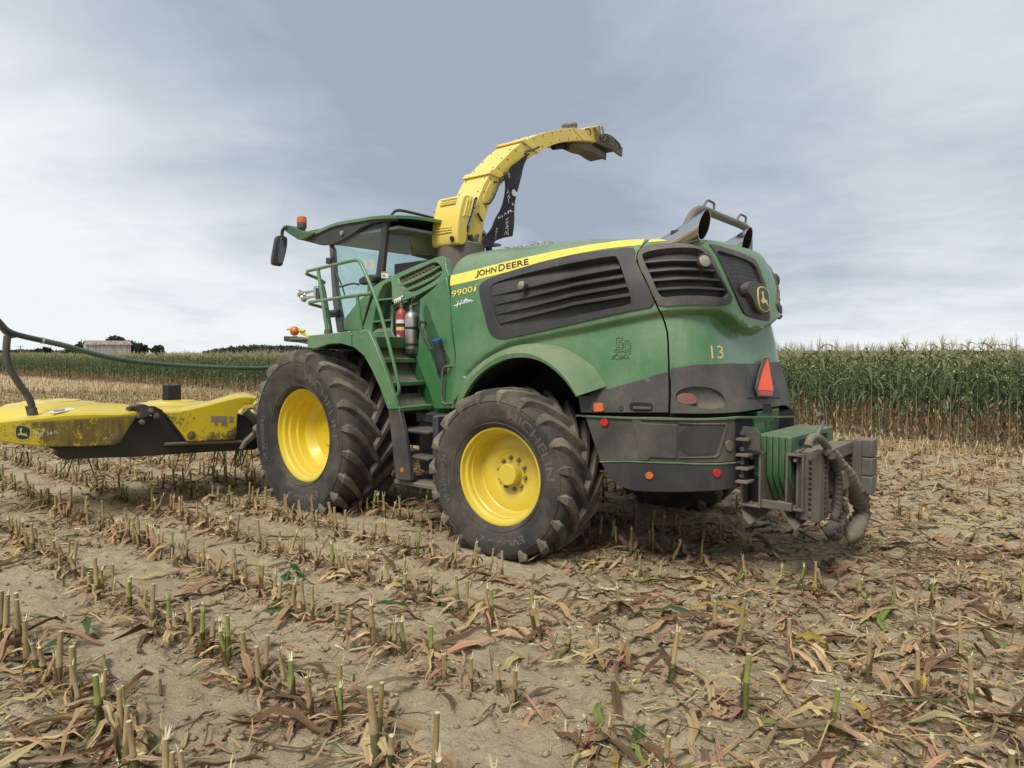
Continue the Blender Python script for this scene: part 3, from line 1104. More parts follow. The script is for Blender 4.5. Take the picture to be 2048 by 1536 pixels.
oval = smooth_poly(c6([(700, 1390), (720, 1340), (800, 1312), (930, 1318), (1010, 1360), (1036, 1420), (1010, 1456), (930, 1466), (800, 1440), (730, 1425)]), 2)
RB = patch('rear_lower_panel', SF, lo_full, M['black_dusty'], H, 0.012, 0.03, 0.045, px=False, bevel=0.008, holes=[[SF.uv(*p) for p in oval]])
ou = [SF.uv(*p) for p in oval]
oc = (sum(p[0] for p in ou) / len(ou), sum(p[1] for p in ou) / len(ou))


def bowl(u, v):
    d = math.hypot((u - oc[0]) / 0.26, (v - oc[1]) / 0.10)
    return 0.010 - 0.05 * max(0, 1 - d * d * 0.8)


patch('lamp_recess', SF, oval, M['black_dusty'], RB, bowl, 0.0, 0.03, lip=False)
patch('tail_lamp', SF, smooth_poly(c6([(708, 1390), (725, 1365), (770, 1356), (825, 1366), (850, 1395), (845, 1425), (805, 1438), (750, 1432), (718, 1414)]), 2), M['red_dusty'], RB, 0.012, 0.03, 0.03, bevel=0.006, label='dull red oval tail lamp')
patch('latch_recess', SF, c6([(1278, 1430), (1330, 1430), (1345, 1490), (1278, 1490)]), M['void'], RB, 0.015, 0.004, 0.03, bevel=0)
# slow vehicle triangle standing in a recess plate
patch('triangle_plate', SF, c6([(1168, 1248), (1345, 1248), (1392, 1392), (1170, 1392)]), M['black'], RB, 0.02, 0.02, 0.04, bevel=0.004)
TRI = patch('warning_triangle', SF, c6([(1265, 1130), (1300, 1130), (1330, 1340), (1318, 1392), (1222, 1390), (1206, 1330)]), M['black_dusty'], H, 0.05, 0.012, 0.04, bevel=0.002)
patch('triangle_face', SF, c6([(1284, 1138), (1290, 1138), (1322, 1352), (1220, 1348)]), M['orange_sign'], TRI, 0.054, 0.004, 0.04, bevel=0)
patch('triangle_base_band', SF, c6([(1220, 1352), (1322, 1356), (1316, 1386), (1226, 1382)]), M['red'], TRI, 0.054, 0.004, 0.04, bevel=0)

# ------------------------------------------------------------------ bumper below the body line
BP = Curved(np.stack([np.stack([np.concatenate([SF.P[i, 0, :2] * (1.0, 1.0), [z]]) for z in np.linspace(0.55, 1.40, NV + 1)]) for i in range(NU + 1)]), np.linspace(0.55, 1.40, NV + 1))


class Bump(Curved):
    def ev_(self, u, v):
        return Curved.ev_(self, u, v)


sh = cR([(45, 296), (1100, 306), (1478, 303), (1478, 312), (1100, 318), (45, 306)])
bb = [BP.uv(*p) for p in cR([(100, 306), (600, 312), (1095, 318), (1098, 600), (700, 608), (380, 598), (198, 600)])]
for uvs in (bb, mir(bb)):
    B = patch('bumper_panel', BP, uvs, M['black_dusty'], H, 0.0, 0.04, 0.05, px=False, bevel=0.01)
    if uvs is bb:
        patch('bumper_cover_plate', BP, cR([(405, 312), (450, 314), (478, 350), (708, 362), (706, 582), (530, 576), (516, 600), (468, 598), (438, 440)]), M['black_dusty'], B, 0.014, 0.02, 0.05, bevel=0.004)
        patch('bumper_recess', BP, smooth_poly(cR([(716, 366), (1000, 362), (1012, 380), (965, 540), (945, 562), (720, 568)]), 1), M['black'], B, 0.004, 0.004, 0.05, bevel=0)
        patch('bumper_recess_edge', BP, cR([(716, 346), (1030, 350), (1040, 366), (985, 560), (965, 580), (716, 582), (716, 574), (955, 570), (972, 555), (1022, 372), (1012, 362), (716, 358)]), M['black_dusty'], B, 0.012, 0.012, 0.05, bevel=0.004)
        patch('tow_eye_socket', BP, smooth_poly(cR([(1020, 500), (1030, 470), (1052, 462), (1070, 480), (1072, 515), (1058, 538), (1035, 535)]), 2), M['steel_dusty'], B, 0.012, 0.012, 0.03, bevel=0.004)
bl = [BP.uv(*p) for p in cR([(208, 612), (400, 606), (700, 618), (1130, 610), (1132, 770), (1060, 782), (850, 802), (560, 804), (420, 798), (330, 768), (262, 712)])]
for uvs in (bl, mir(bl)):
    B2 = patch('bumper_lower_panel', BP, uvs, M['black'], H, 0.008, 0.04, 0.05, px=False, bevel=0.012)
rail = [BP.uv(*p) for p in sh]
mid = [BP.uv(*p) for p in cR([(196, 601), (380, 599), (700, 609), (1128, 602), (1128, 611), (700, 618), (380, 606), (205, 611)])]
for uvs, o_ in ((rail, 0.02), (mid, 0.016)):
    patch('bumper_rail', BP, uvs, M['green_dusty'], H, o_, 0.03, 0.06, px=False, bevel=0.003)


def dot(surf, px, py, r, mat, name, parent, off=0.012, thick=0.012, label=None):
    u, v = surf.uv(px, py)
    pl = [(u + r * math.cos(a * math.pi / 10), v + r * math.sin(a * math.pi / 10)) for a in range(20)]
    o = patch(name, surf, pl, mat, parent, off, thick, 0.03, px=False, bevel=0.002, label=label)
    return o


dot(BP, *cR([(232, 345)])[0], 0.034, M['red_reflector'], 'reflector', H, 0.02, 0.03, 'round red reflector')
dot(BP, *cR([(527, 696)])[0], 0.030, M['orange_lens'], 'reflector', H, 0.02, 0.02, 'round amber reflector')
dot(BP, *cR([(965, 679)])[0], 0.034, M['red_reflector'], 'reflector', H, 0.02, 0.02, 'round red reflector')
for (q, nm, mt) in ((c6([(346, 1458)])[0], 'skirt_latch', M['black']),):
    dot(SF, *q, 0.02, mt, nm, H, 0.02, 0.02)
patch('marker_lamp_housing', SF, c6([(142, 1420), (210, 1416), (216, 1470), (150, 1470)]), M['black_dusty'], H, 0.03, 0.03, 0.03, bevel=0.006)
patch('marker_lamp', SF, smooth_poly(c6([(172, 1428), (230, 1424), (236, 1478), (174, 1484)]), 0), M['orange_lens'], H, 0.045, 0.045, 0.03, bevel=0.005, label='small square amber marker lamp')


def work_lamp(p, aim, r, depth, parent, name='work_lamp', body=None):
    a = Vector(aim).normalized()
    mb = MB()
    mb.lathe([(-depth, 0.001), (-depth, r * 0.55), (-depth * 0.6, r * 0.85), (-0.01, r), (0.006, r), (0.006, r * 0.9), (-0.004, r * 0.88)], p, a, 24)
    o = mb.build(name, body or M['black_dusty'], parent)
    MB().lathe([(-0.004, r * 0.9), (0.008, r * 0.55), (0.012, 0.001)], p, a, 24).build('lens', M['lamp_lens'], o)
    return o


for q in (c6([(868, 508)])[0], c7([(772, 515)])[0]):
    u, v = SF.uv(*q)
    p, n = SF.ev_(u, v)
    L_ = work_lamp(p + n * 0.09, n + Vector((0, 0, -0.2)), 0.058 if q[0] > 1300 else 0.045, 0.08, H)
    MB().tube([p - n * 0.0 + Vector((0, 0, -0.06)), p + n * 0.05 + Vector((0, 0, -0.05)), p + n * 0.07 + Vector((0, 0, -0.02))], 0.009, 8).build('lamp_bracket', M['black'], L_)

# ------------------------------------------------------------------ wheels
def make_tyre(Rt, W, Rr, nl, lug_h, zc, flat_z, lead=0.36, lugw=0.075):
    """tyre about the local y axis: carcass and chevron lugs, flattened where it stands on the soil"""
    hw = W / 2
    Rc = Rt - lug_h
    prof = [(-0.36 * W, Rr), (-0.43 * W, Rr + 0.03), (-0.485 * W, Rr + 0.42 * (Rc - Rr)), (-0.5 * W, Rr + 0.62 * (Rc - Rr)), (-0.49 * W, Rr + 0.80 * (Rc - Rr)),
            (-0.462 * W, Rc - 0.035), (-0.42 * W, Rc - 0.008), (-0.25 * W, Rc), (0, Rc + 0.004)]
    prof += [(-d, r) for d, r in prof[-2::-1]]
    car = MB().lathe(prof, (0, 0, 0), (0, 1, 0), 96)
    lug = MB()
    for side in (1, -1):
        for q in range(nl):
            ph0 = 2 * math.pi * (q + (0.5 if side < 0 else 0.0)) / nl
            vs, fs = [], []
            K = 11
            for i in range(K):
                s = i / (K - 1)
                if s < 0.76:
                    t = s / 0.76
                    w = (-0.045 + 0.515 * t) * W
                    rt = Rt - 0.012 * t ** 2
                    rb = Rc - 0.015 - (0.03 * max(0, t - 0.75) / 0.25)
                    ang = lead * ((1 - t) ** 1.35)
                    wd = lugw * (0.92 + 0.25 * t)
                else:
                    t = (s - 0.76) / 0.24
                    w = (0.47 + 0.045 * math.sin(math.pi * min(1.0, t * 0.92 + 0.02)) - 0.01 * t) * W
                    rt = Rt - 0.012 - (0.03 + 0.22 * (Rt - Rr)) * t - 0.07 * t * t
                    rb = rt - 0.04
                    ang = -0.02 * t
                    wd = lugw * (1.17 - 0.92 * t)
                a = ph0 + ang
                du = wd / Rt
                for (rad, k) in ((rt, 0.5), (rt, -0.5), (rb, -0.74), (rb, 0.74)):
                    ww = w * side if s < 0.76 else (w * side if rad == rt else (w - 0.05 * W) * side)
                    th = a + du * k
                    vs.append((rad * math.cos(th), ww, rad * math.sin(th)))
            for i in range(K - 1):
                for k in range(4):
                    fs.append((i * 4 + k, i * 4 + (k + 1) % 4, i * 4 + 4 + (k + 1) % 4, i * 4 + 4 + k))
            fs += [(3, 2, 1, 0), ((K - 1) * 4, (K - 1) * 4 + 1, (K - 1) * 4 + 2, (K - 1) * 4 + 3)]
            lug.add(vs, fs)
    for mb in (car, lug):
        out_ = []
        for (x, y, z) in mb.v:
            lo_ = flat_z - zc
            r_ = math.hypot(x, z)
            if z < lo_ + 0.22 and r_ > Rr + 0.05:
                k = min(1, (lo_ + 0.22 - z) / 0.22)
                y *= 1 + 0.055 * max(0, k) * min(1, (Rt - r_) / 0.15 + 0.3)
            if z < lo_:
                z = lo_ + (z - lo_) * 0.12
            out_.append((x, y, z))
        mb.v = out_
    return car, lug


def arc_text(body, r_mid, height, a0, span, y, name, mat, parent, flip=False, M4=None, squeeze=1.0):
    """raised writing that follows the sidewall (angles measured clockwise from the top as seen from the left side)"""
    vs, fs, (x0, y0, x1, y1) = text_mesh(body, 0.02)
    W_ = []
    for (px, py, pz) in vs:
        f = (px - x0) / (x1 - x0)
        h = (py - y0) / (y1 - y0) - 0.5
        a = a0 + (f - 0.5) * span
        r_ = r_mid + h * height
        if flip:
            a = a0 - (f - 0.5) * span
            r_ = r_mid - h * height
        # seen from +y with x forward to the left: clockwise on screen
        W_.append(Vector((-r_ * math.sin(a), y(r_), r_ * math.cos(a))))
    if M4 is not None:
        W_ = [M4 @ p for p in W_]
    mb = MB()
    mb.add(W_, fs)
    return mb.build(name, mat, parent, smooth=0, fix=False)


def side_y(Rt, W, Rr, lug_h):
    Rc = Rt - lug_h
    rs = [Rr, Rr + 0.03, Rr + 0.42 * (Rc - Rr), Rr + 0.62 * (Rc - Rr), Rr + 0.80 * (Rc - Rr), Rc - 0.035]
    ys = [0.36 * W, 0.43 * W, 0.485 * W, 0.5 * W, 0.49 * W, 0.462 * W]
    return lambda r_: float(np.interp(r_, rs, ys)) + 0.006


def wheel(pos, Rt, W, Rr, nl, side, steer, front, phase):
    """side = 1 on the near (left) side"""
    w = empty('wheel')
    w.parent = H
    lug_h = 0.062 if front else 0.055
    T = Matrix.Translation(pos) @ Matrix.Rotation(steer, 4, 'Z') @ (Matrix.Identity(4) if side > 0 else Matrix.Diagonal((1, -1, 1, 1)))
    car, lug = make_tyre(Rt, W, Rr, nl, lug_h, pos[2], -0.015, 0.40 if front else 0.46, 0.082 if front else 0.078)

    def put(mb):
        mb.v = [tuple(T @ Vector(p)) for p in mb.v]
        return mb
    # turn the pattern so the lugs lie as in the photograph
    ty = put(car).build('tyre', M['rubber'], w, smooth=45)
    put(lug).build('tread_lugs', M['tread'], ty, smooth=28, bevel=0.010, bseg=2)
    yf = 0.36 * W
    rim = MB()
    if front:
        pr = [(yf - 0.005, Rr + 0.012), (yf + 0.012, Rr + 0.006), (yf + 0.012, Rr - 0.012), (yf - 0.03, Rr - 0.022), (yf - 0.05, Rr - 0.045), (yf - 0.10, Rr - 0.05), (yf - 0.115, Rr - 0.075),
              (yf - 0.19, Rr - 0.085), (yf - 0.20, Rr - 0.115), (yf - 0.29, Rr - 0.125), (yf - 0.31, Rr - 0.15), (yf - 0.36, Rr - 0.19), (yf - 0.42, Rr - 0.26), (yf - 0.43, 0.2), (yf - 0.43, 0.001)]
    else:
        pr = [(yf - 0.005, Rr + 0.012), (yf + 0.012, Rr + 0.006), (yf + 0.012, Rr - 0.012), (yf - 0.03, Rr - 0.022), (yf - 0.045, Rr - 0.045), (yf - 0.09, Rr - 0.05), (yf - 0.10, Rr - 0.062),
              (yf - 0.15, Rr - 0.066), (yf - 0.22, Rr - 0.078), (yf - 0.228, Rr - 0.088), (yf - 0.222, Rr - 0.10), (yf - 0.205, 0.23), (yf - 0.215, 0.205), (yf - 0.222, 0.19), (yf - 0.222, 0.001)]
    rim.lathe(pr, (0, 0, 0), (0, 1, 0), 72)
    # back of the rim so no light comes through
    rim.lathe([(-yf, Rr), (-yf, Rr - 0.05), (-0.1, Rr - 0.12), (-0.1, 0.001)], (0, 0, 0), (0, 1, 0), 48)
    rm = put(rim).build('rim', M['yellow'], w, smooth=32)
    hub = MB()
    if front:
        hub.lathe([(yf - 0.43, 0.17), (yf - 0.36, 0.165), (yf - 0.35, 0.15), (yf - 0.35, 0.001)], (0, 0, 0), (0, 1, 0), 32)
        nb, rb, yb, br = 12, 0.205, yf - 0.43, 0.018
    else:
        hub.lathe([(yf - 0.23, 0.105), (yf - 0.125, 0.103), (yf - 0.115, 0.096), (yf - 0.115, 0.001)], (0, 0, 0), (0, 1, 0), 32)
        nb, rb, yb, br = 10, 0.150, yf - 0.222, 0.0165
    put(hub).build('hub', M['yellow'], w, smooth=32)
    for k in range(nb):
        a = 2 * math.pi * (k + 0.3) / nb
        b = MB().lathe([(yb - 0.01, br * 1.35), (yb + 0.006, br * 1.35), (yb + 0.006, br), (yb + 0.035, br * 0.95), (yb + 0.04, br * 0.6), (yb + 0.04, 0.001)], (rb * math.cos(a), 0, rb * math.sin(a)), (0, 1, 0), 8)
        put(b).build('wheel_nut', M['steel_dusty'], w, smooth=30)
    if side > 0:
        sy = side_y(Rt, W, Rr, lug_h)
        rm_ = Rr + 0.42 * (Rt - Rr)
        hgt = 0.30 * (Rt - Rr)
        band = MB()
        for (a0, a1) in ((-0.12, 1.72), (-2.15, -1.25), (2.5, 3.6)):
            n_ = 24
            ro = []
            for i in range(n_ + 1):
                a = a0 + (a1 - a0) * i / n_
                for rr in (rm_ - 0.62 * hgt, rm_, rm_ + 0.62 * hgt):
                    ro.append((-rr * math.sin(a), sy(rr) - 0.003, rr * math.cos(a)))
            band.add(ro, [(3 * i + k, 3 * i + k + 1, 3 * i + k + 4, 3 * i + k + 3) for i in range(n_) for k in (0, 1)])
        put(band).build('sidewall_band', M['rubber'], ty, smooth=45, fix=False)
        arc_text('MICHELIN', rm_, hgt * 0.86, 0.88, 1.28, sy, 'sidewall_lettering', M['rubber_light'], ty, M4=T)
        arc_text('VF 650/60R34' if not front else 'VF 900/60R42', rm_, hgt * 0.5, -1.68, 0.78, sy, 'size_lettering', M['rubber_light'], ty, M4=T)
        arc_text('EVOBIB 2', rm_, hgt * 0.62, 3.0, 0.85, sy, 'pattern_lettering', M['rubber_light'], ty, M4=T)
        for rr in (Rr + 0.80 * (Rt - lug_h - Rr), Rr + 0.05):
            g = MB().lathe([(sy(rr - 0.006) - 0.006, rr - 0.006), (sy(rr) + 0.003, rr), (sy(rr + 0.006) - 0.006, rr + 0.006)], (0, 0, 0), (0, 1, 0), 96)
            put(g).build('sidewall_ring', M['rubber'], ty, smooth=40, fix=False)
    return w


RW, FW = 0.65, 0.80
ST = R(5.4)
wheel(Vector((0, 1.44 - 0.36 * RW, 0.73)), 0.825, RW, 0.452, 19, 1, ST, False, 0)
wheel(Vector((-0.28, -1.62, 0.73)), 0.825, RW, 0.452, 19, -1, ST, False, 0)
wheel(Vector((3.03, 1.49 - 0.36 * FW, 0.89)), 1.03, FW, 0.550, 21, 1, 0, True, 0)
wheel(Vector((3.03, -1.55, 0.89)), 1.03, FW, 0.550, 21, -1, 0, True, 0)

# chassis and axles, dark under the body
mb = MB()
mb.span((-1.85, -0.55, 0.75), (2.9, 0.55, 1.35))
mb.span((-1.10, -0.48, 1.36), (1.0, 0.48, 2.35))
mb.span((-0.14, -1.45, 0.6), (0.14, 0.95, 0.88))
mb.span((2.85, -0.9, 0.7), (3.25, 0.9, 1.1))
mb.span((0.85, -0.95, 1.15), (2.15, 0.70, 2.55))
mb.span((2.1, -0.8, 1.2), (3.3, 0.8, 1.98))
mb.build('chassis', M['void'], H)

# ------------------------------------------------------------------ exhausts and guard rail on the hood
for s in (1, -1):
    y = 0.43 * s - 0.03
    ax = Vector((-0.88, 0.0, 0.42)).normalized()
    tip = PX(-1.70).pt(*((1409, 449.5) if s > 0 else (1495, 482)))
    up = Vector((0.6, 0, 0.8))
    mb = MB()
    seg = 36
    a = ax.cross(Vector((0, 1, 0))).normalized()
    b = ax.cross(a)
    vs = []
    for (rad, back) in ((0.100, 0.42), (0.100, 0.0), (0.094, 0.002)):
        for k in range(seg):
            th = 2 * math.pi * k / seg
            off = a * math.cos(th) * rad + b * math.sin(th) * rad
            d = -back
            if back < 0.01:
                d += -(off.x + 0.25 * off.z) / (ax.x + 0.25 * ax.z)     # the mouth is cut near upright
            vs.append(tip + off + ax * d)
    mb.add(vs, [(r_ * seg + k, r_ * seg + (k + 1) % seg, (r_ + 1) * seg + (k + 1) % seg, (r_ + 1) * seg + k) for r_ in range(2) for k in range(seg)])
    e = mb.build('exhaust_pipe', M['chrome'], H, smooth=40)
    inner_ = vs[2 * seg:]
    mb = MB()
    mb.add(inner_ + [q - ax * 0.22 for q in inner_], [(k, (k + 1) % seg, seg + (k + 1) % seg, seg + k) for k in range(seg)] + [tuple(seg + k for k in range(seg))])
    mb.build('pipe_inside', M['void'], e)
gp = Plane((-1.5, 0, 0), (0, 1, 0), (0, 0, 1))
raw = [gp.pt(*p) for p in cW([(180, 375), (215, 300), (262, 205), (300, 160), (345, 142), (400, 152), (520, 205), (680, 268), (790, 315), (826, 350), (832, 430), (830, 600)])]
mb = MB().tube(smooth_poly(raw, 2, closed=False), 0.036, 12)
GR = mb.build('guard_rail', M['pipe'], H, smooth=50)
for q in ([(372, 130), (415, 58), (430, 52), (480, 78), (488, 95), (480, 180)], [(702, 270), (738, 200), (752, 192), (795, 212), (802, 230), (795, 305)]):
    MB().tube([gp.pt(*p) for p in cW(q)], 0.011, 8).build('lifting_loop', M['pipe'], GR, smooth=50)
for q in ((155, 385), (815, 600)):
    p = gp.pt(*cW([q])[0])
    MB().box(p + Vector((0.02, 0, 0.0)), (0.10, 0.11, 0.06)).build('rail_foot', M['black'], GR, bevel=0.01)
# lamp bar seen edge-on past the right rear corner
SR = Plane((-1.62, 0, 0), (0, 1, 0), (0, 0, 1))
mb = MB().tube([SR.pt(*p) for p in cW([(960, 690), (985, 740), (1020, 850), (1060, 1000), (1095, 1120), (1135, 1220)])], [0.02, 0.035, 0.035, 0.035, 0.035, 0.02], 8)
LB = mb.build('side_grille_edge', M['black'], H, smooth=50)
for q in ((1010, 770), (1062, 940), (1085, 1015), (1103, 1085), (1132, 1200)):
    p = SR.pt(*cW([q])[0])
    MB().lathe([(-0.02, 0.001), (-0.02, 0.02), (0.02, 0.028), (0.045, 0.02), (0.05, 0.001)], p, (0, -1, 0), 10).build('grille_knob', M['black'], LB)
p = SR.pt(*cW([(1085, 850)])[0])
work_lamp(p, (-0.6, -1.0, 0.1), 0.075, 0.13, H, body=M['black'])
MB().tube([p + Vector((0, 0.02, -0.08)), p + Vector((0.03, 0.12, -0.1))], 0.012, 8).build('lamp_bracket', M['black'], H)

# ------------------------------------------------------------------ discharge spout, swung out to the far side
c9 = crop(870, 300, 7.315)
cB = crop(1000, 240, 7.877)
SX, SWD = 1.62, 0.42
SPn = PX(SX)
outer = [(927, 512), (932, 485), (940, 450), (946, 424)] + c9([(640, 690), (690, 560), (750, 432), (850, 292)]) + c9([(930, 205), (1090, 45)]) + cB([(180, 480), (300, 385), (430, 300)]) + \
    cB([(560, 240), (700, 197), (850, 156), (1000, 134), (1150, 130), (1310, 142)])
inner = [(958, 512)] + c9([(665, 1400), (690, 1250), (722, 1050), (760, 905), (820, 765), (890, 622), (1010, 440)]) + [(1030, 341)] + cB([(470, 590), (560, 525), (700, 445), (900, 366), (1100, 326), (1300, 320), (1470, 335)])
NS = 64
O_ = resample([SPn.pt(*p) for p in smooth_poly(outer, 2, closed=False)], NS)
I_ = resample([SPn.pt(*p) for p in smooth_poly(inner, 2, closed=False)], NS)
ex = Vector((SWD, 0, 0))


def ring_strip(rings, closed=True):
    n = len(rings[0])
    mb = MB()
    mb.add([p for r_ in rings for p in r_], [(i * n + k, i * n + (k + 1) % n, (i + 1) * n + (k + 1) % n, (i + 1) * n + k) for i in range(len(rings) - 1) for k in range(n if closed else n - 1)])
    return mb


SP = ring_strip([[O_[i], I_[i], I_[i] + ex, O_[i] + ex] for i in range(NS)])
SPO = SP.build('spout', M['yellow_pale'], H, smooth=35, bevel=0.004)
for f0, f1, g in ((0.335, 0.352, 0.045), (0.575, 0.592, 0.045), (0.93, 0.945, 0.012)):
    rs = []
    for f in (f0, f1):
        i = int(f * (NS - 1))
        o, n = O_[i], I_[i]
        t = (O_[i + 1] - O_[i]).normalized()
        c = (o + n) / 2
        off = t * ((f - f0) * 2.0)
        e1 = (o - n).normalized() * g
        e2 = Vector((g * 0.5, 0, 0))
        rs.append([o + e1 - e2 + off, n - e1 * 0.5 - e2 + off, n - e1 * 0.5 + ex + e2 + off, o + e1 + ex + e2 + off])
    mb = ring_strip(rs)
    mb.f += [(3, 2, 1, 0), (4, 5, 6, 7)]
    mb.build('spout_flange', M['yellow_pale'], SPO, bevel=0.006)
# rivets along the edges of the side and outer faces
mb = MB()
for i in range(12, NS - 4, 4):
    d = (I_[i] - O_[i]).normalized()
    for q, ax in ((O_[i] + d * 0.05, Vector((-1, 0, 0))), (I_[i] - d * 0.06, Vector((-1, 0, 0)))):
        mb.lathe([(0, 0.011), (0.008, 0.009), (0.010, 0.001)], q, ax, 8)
    for w_ in (0.05, SWD - 0.05):
        mb.lathe([(0, 0.011), (0.008, 0.009), (0.010, 0.001)], O_[i] + Vector((w_, 0, 0)), -d, 8)
mb.build('spout_rivets', M['steel_dusty'], SPO, fix=False)
# grab handle
MB().tube([SPn.pt(*p, off=0.012) for p in c9([(860, 470)])] + [SPn.pt(*p, off=0.07) for p in smooth_poly(c9([(868, 480), (845, 570), (800, 690), (740, 785)]), 2, closed=False)] + [SPn.pt(*p, off=0.012) for p in c9([(720, 795)])],
          0.016, 8).build('grab_handle', M['black'], SPO, smooth=50)
patch('handle_plate', SPn, smooth_poly(c9([(790, 500), (840, 430), (875, 460), (850, 580), (780, 740), (720, 790), (690, 740), (730, 620)]), 2), M['yellow_pale'], SPO, 0.008, 0.01, bevel=0.003)
# flap at the end
FLp = PX(SX + 0.05)
fl1 = [FLp.pt(*p) for p in cB([(1290, 150), (1380, 110), (1545, 85), (1590, 90), (1585, 220), (1560, 350), (1480, 345), (1310, 320)])]
MB().prism(fl1, (0.32, 0, 0)).build('spout_end_block', M['yellow_pale'], SPO, bevel=0.01)
fl2 = [FLp.pt(*p) for p in cB([(1500, 230), (1600, 225), (1690, 215), (1780, 260), (1830, 300), (1935, 450), (1925, 578), (1840, 520), (1760, 460), (1660, 420), (1530, 370)])]
MB().prism(fl2, (0.03, 0, 0)).build('deflector_cheek', M['steel_dusty'], SPO, bevel=0.004)
MB().prism([p + Vector((0.30, 0, 0)) for p in fl2], (0.03, 0, 0)).build('deflector_cheek', M['steel_dusty'], SPO, bevel=0.004)
fl3 = [FLp.pt(*p) for p in cB([(1540, 225), (1690, 212), (1780, 255), (1935, 445), (1935, 470), (1770, 290), (1690, 240), (1540, 250)])]
MB().prism(fl3, (0.33, 0, 0)).build('deflector_back', M['steel_dusty'], SPO, bevel=0.004)
fl4 = [FLp.pt(*p) for p in cB([(1180, 355), (1480, 350), (1560, 420), (1700, 500), (1700, 600), (1620, 560), (1520, 490), (1400, 460), (1270, 400)])]
MB().prism([p + Vector((0.06, 0, 0)) for p in fl4], (0.26, 0, 0)).build('deflector_lip', M['steel_dusty'], SPO, bevel=0.004)
for q0, q1, r_ in (((1455, 120), (1500, 340), 0.022), ((1530, 100), (1500, 330), 0.016), ((1580, 110), (1560, 300), 0.014), ((1610, 260), (1600, 340), 0.02), ((1660, 240), (1700, 400), 0.018), ((1720, 270), (1740, 420), 0.016),
                   ((1780, 310), (1870, 470), 0.014)):
    MB().tube([FLp.pt(*cB([q0])[0], off=0.03), FLp.pt(*cB([((q0[0] + q1[0]) / 2 + 15, (q0[1] + q1[1]) / 2)])[0], off=0.05), FLp.pt(*cB([q1])[0], off=0.03)], r_, 8).build('flap_linkage', M['steel_dusty'], SPO, smooth=50)
MB().tube([FLp.pt(*p, off=0.03) for p in smooth_poly(cB([(1320, 150), (1380, 140), (1405, 190), (1395, 245)]), 2, closed=False)], 0.01, 8).build('hydraulic_hose', M['black'], SPO, smooth=50)
for q in ((1215, 110), (1335, 95)):
    MB().lathe([(0, 0.05), (0.07, 0.05), (0.075, 0.065), (0.11, 0.05), (0.12, 0.001)], SPn.pt(*cB([(q[0], q[1] + 30)])[0]) + Vector((0.2, 0, 0)), (0, 0, 1), 12).build('spout_camera', M['steel_dusty'], SPO)
MB().tube([FLp.pt(*p) + Vector((0.1, 0, 0)) for p in cB([(840, 405), (930, 410)])], 0.008, 6).tube([FLp.pt(*p) + Vector((0.1, 0, 0)) for p in cB([(925, 400), (1070, 385)])], 0.045, 12).tube(
    [FLp.pt(*p) + Vector((0.1, 0, 0)) for p in cB([(1085, 380), (1150, 395)])], 0.05, 12).build('flap_motor', M['void'], SPO, smooth=50)
# work lamp under the arch
p = SPn.pt(*c9([(1030, 385)])[0], off=0.06)
WL = work_lamp(p, (-1, -0.35, 0.0), 0.055, 0.1, SPO, body=M['black'])
MB().tube([SPn.pt(*q, off=0.01) for q in c9([(940, 470), (950, 400)])] + [p + Vector((0.03, 0, 0))], 0.014, 8).build('lamp_bracket', M['black'], WL)
# chain and ring that hold the flag
MB().tube([SPn.pt(*q, off=0.02) for q in smooth_poly(cB([(600, 430), (520, 460), (470, 490), (400, 490), (375, 530), (400, 560), (440, 540)]), 2, closed=False)], 0.012, 8).build('flag_chain', M['black'], SPO, smooth=50)
# sensor housing on the outer face near the base
CX = SX - 0.03
CP = PX(CX)
co = [CP.pt(*p) for p in smooth_poly(c9([(425, 650), (500, 650), (598, 690), (600, 740), (520, 1020), (480, 1200), (465, 1380), (345, 1398), (325, 1300), (325, 1150), (350, 930), (390, 760)]), 1)]
HB = MB().prism(co, (0.44, 0, 0)).build('sensor_housing', M['yellow_pale'], H, bevel=0.035, bseg=4, smooth=60)
patch('sensor_decal', CP, c9([(592, 682), (622, 700), (610, 760), (560, 930), (500, 1130), (478, 1205), (466, 1200), (462, 1130), (480, 1060), (540, 880)]), M['decal_black'], HB, 0.004, 0.003, bevel=0)
text_quad([('HarvestLab 3000', c9([(506, 1115), (614, 742), (590, 728), (474, 1098)]))], CP, M['decal_white'], 'sensor_lettering', HB, 0.008)
for q in ((470, 700), (510, 690), (550, 700)):
    MB().tube([CP.pt(*p, off=0.004) for p in c9([(q[0] + 10, q[1]), (q[0] - 22, q[1] + 150), (q[0] - 55, q[1] + 270)])], 0.010, 6).build('housing_rib', M['yellow_pale'], HB, smooth=50)
# ribs on the left-facing side of the housing
ymax = max(p.y for p in co)
for zf in (0.93, 0.88, 0.83, 0.36, 0.31, 0.26):
    z0, z1 = min(p.z for p in co), max(p.z for p in co)
    z = z0 + (z1 - z0) * zf
    ys_ = [p.y for p in co if abs(p.z - z) < 0.06]
    y = max(ys_) if ys_ else ymax
    MB().tube([(CX + 0.09, y + 0.002, z), (CX + 0.35, y + 0.002, z)], 0.011, 6).build('housing_rib', M['yellow_pale'], HB, smooth=50)
patch('housing_latch', Plane((0, max(p.y for p in co) + 0.005, 0), (1, 0, 0), (0, 0, 1)), smooth_poly(c9([(215, 1265), (270, 1255), (285, 1310), (260, 1345), (225, 1335)]), 1), M['decal_black'], HB, 0.004, 0.006, bevel=0)
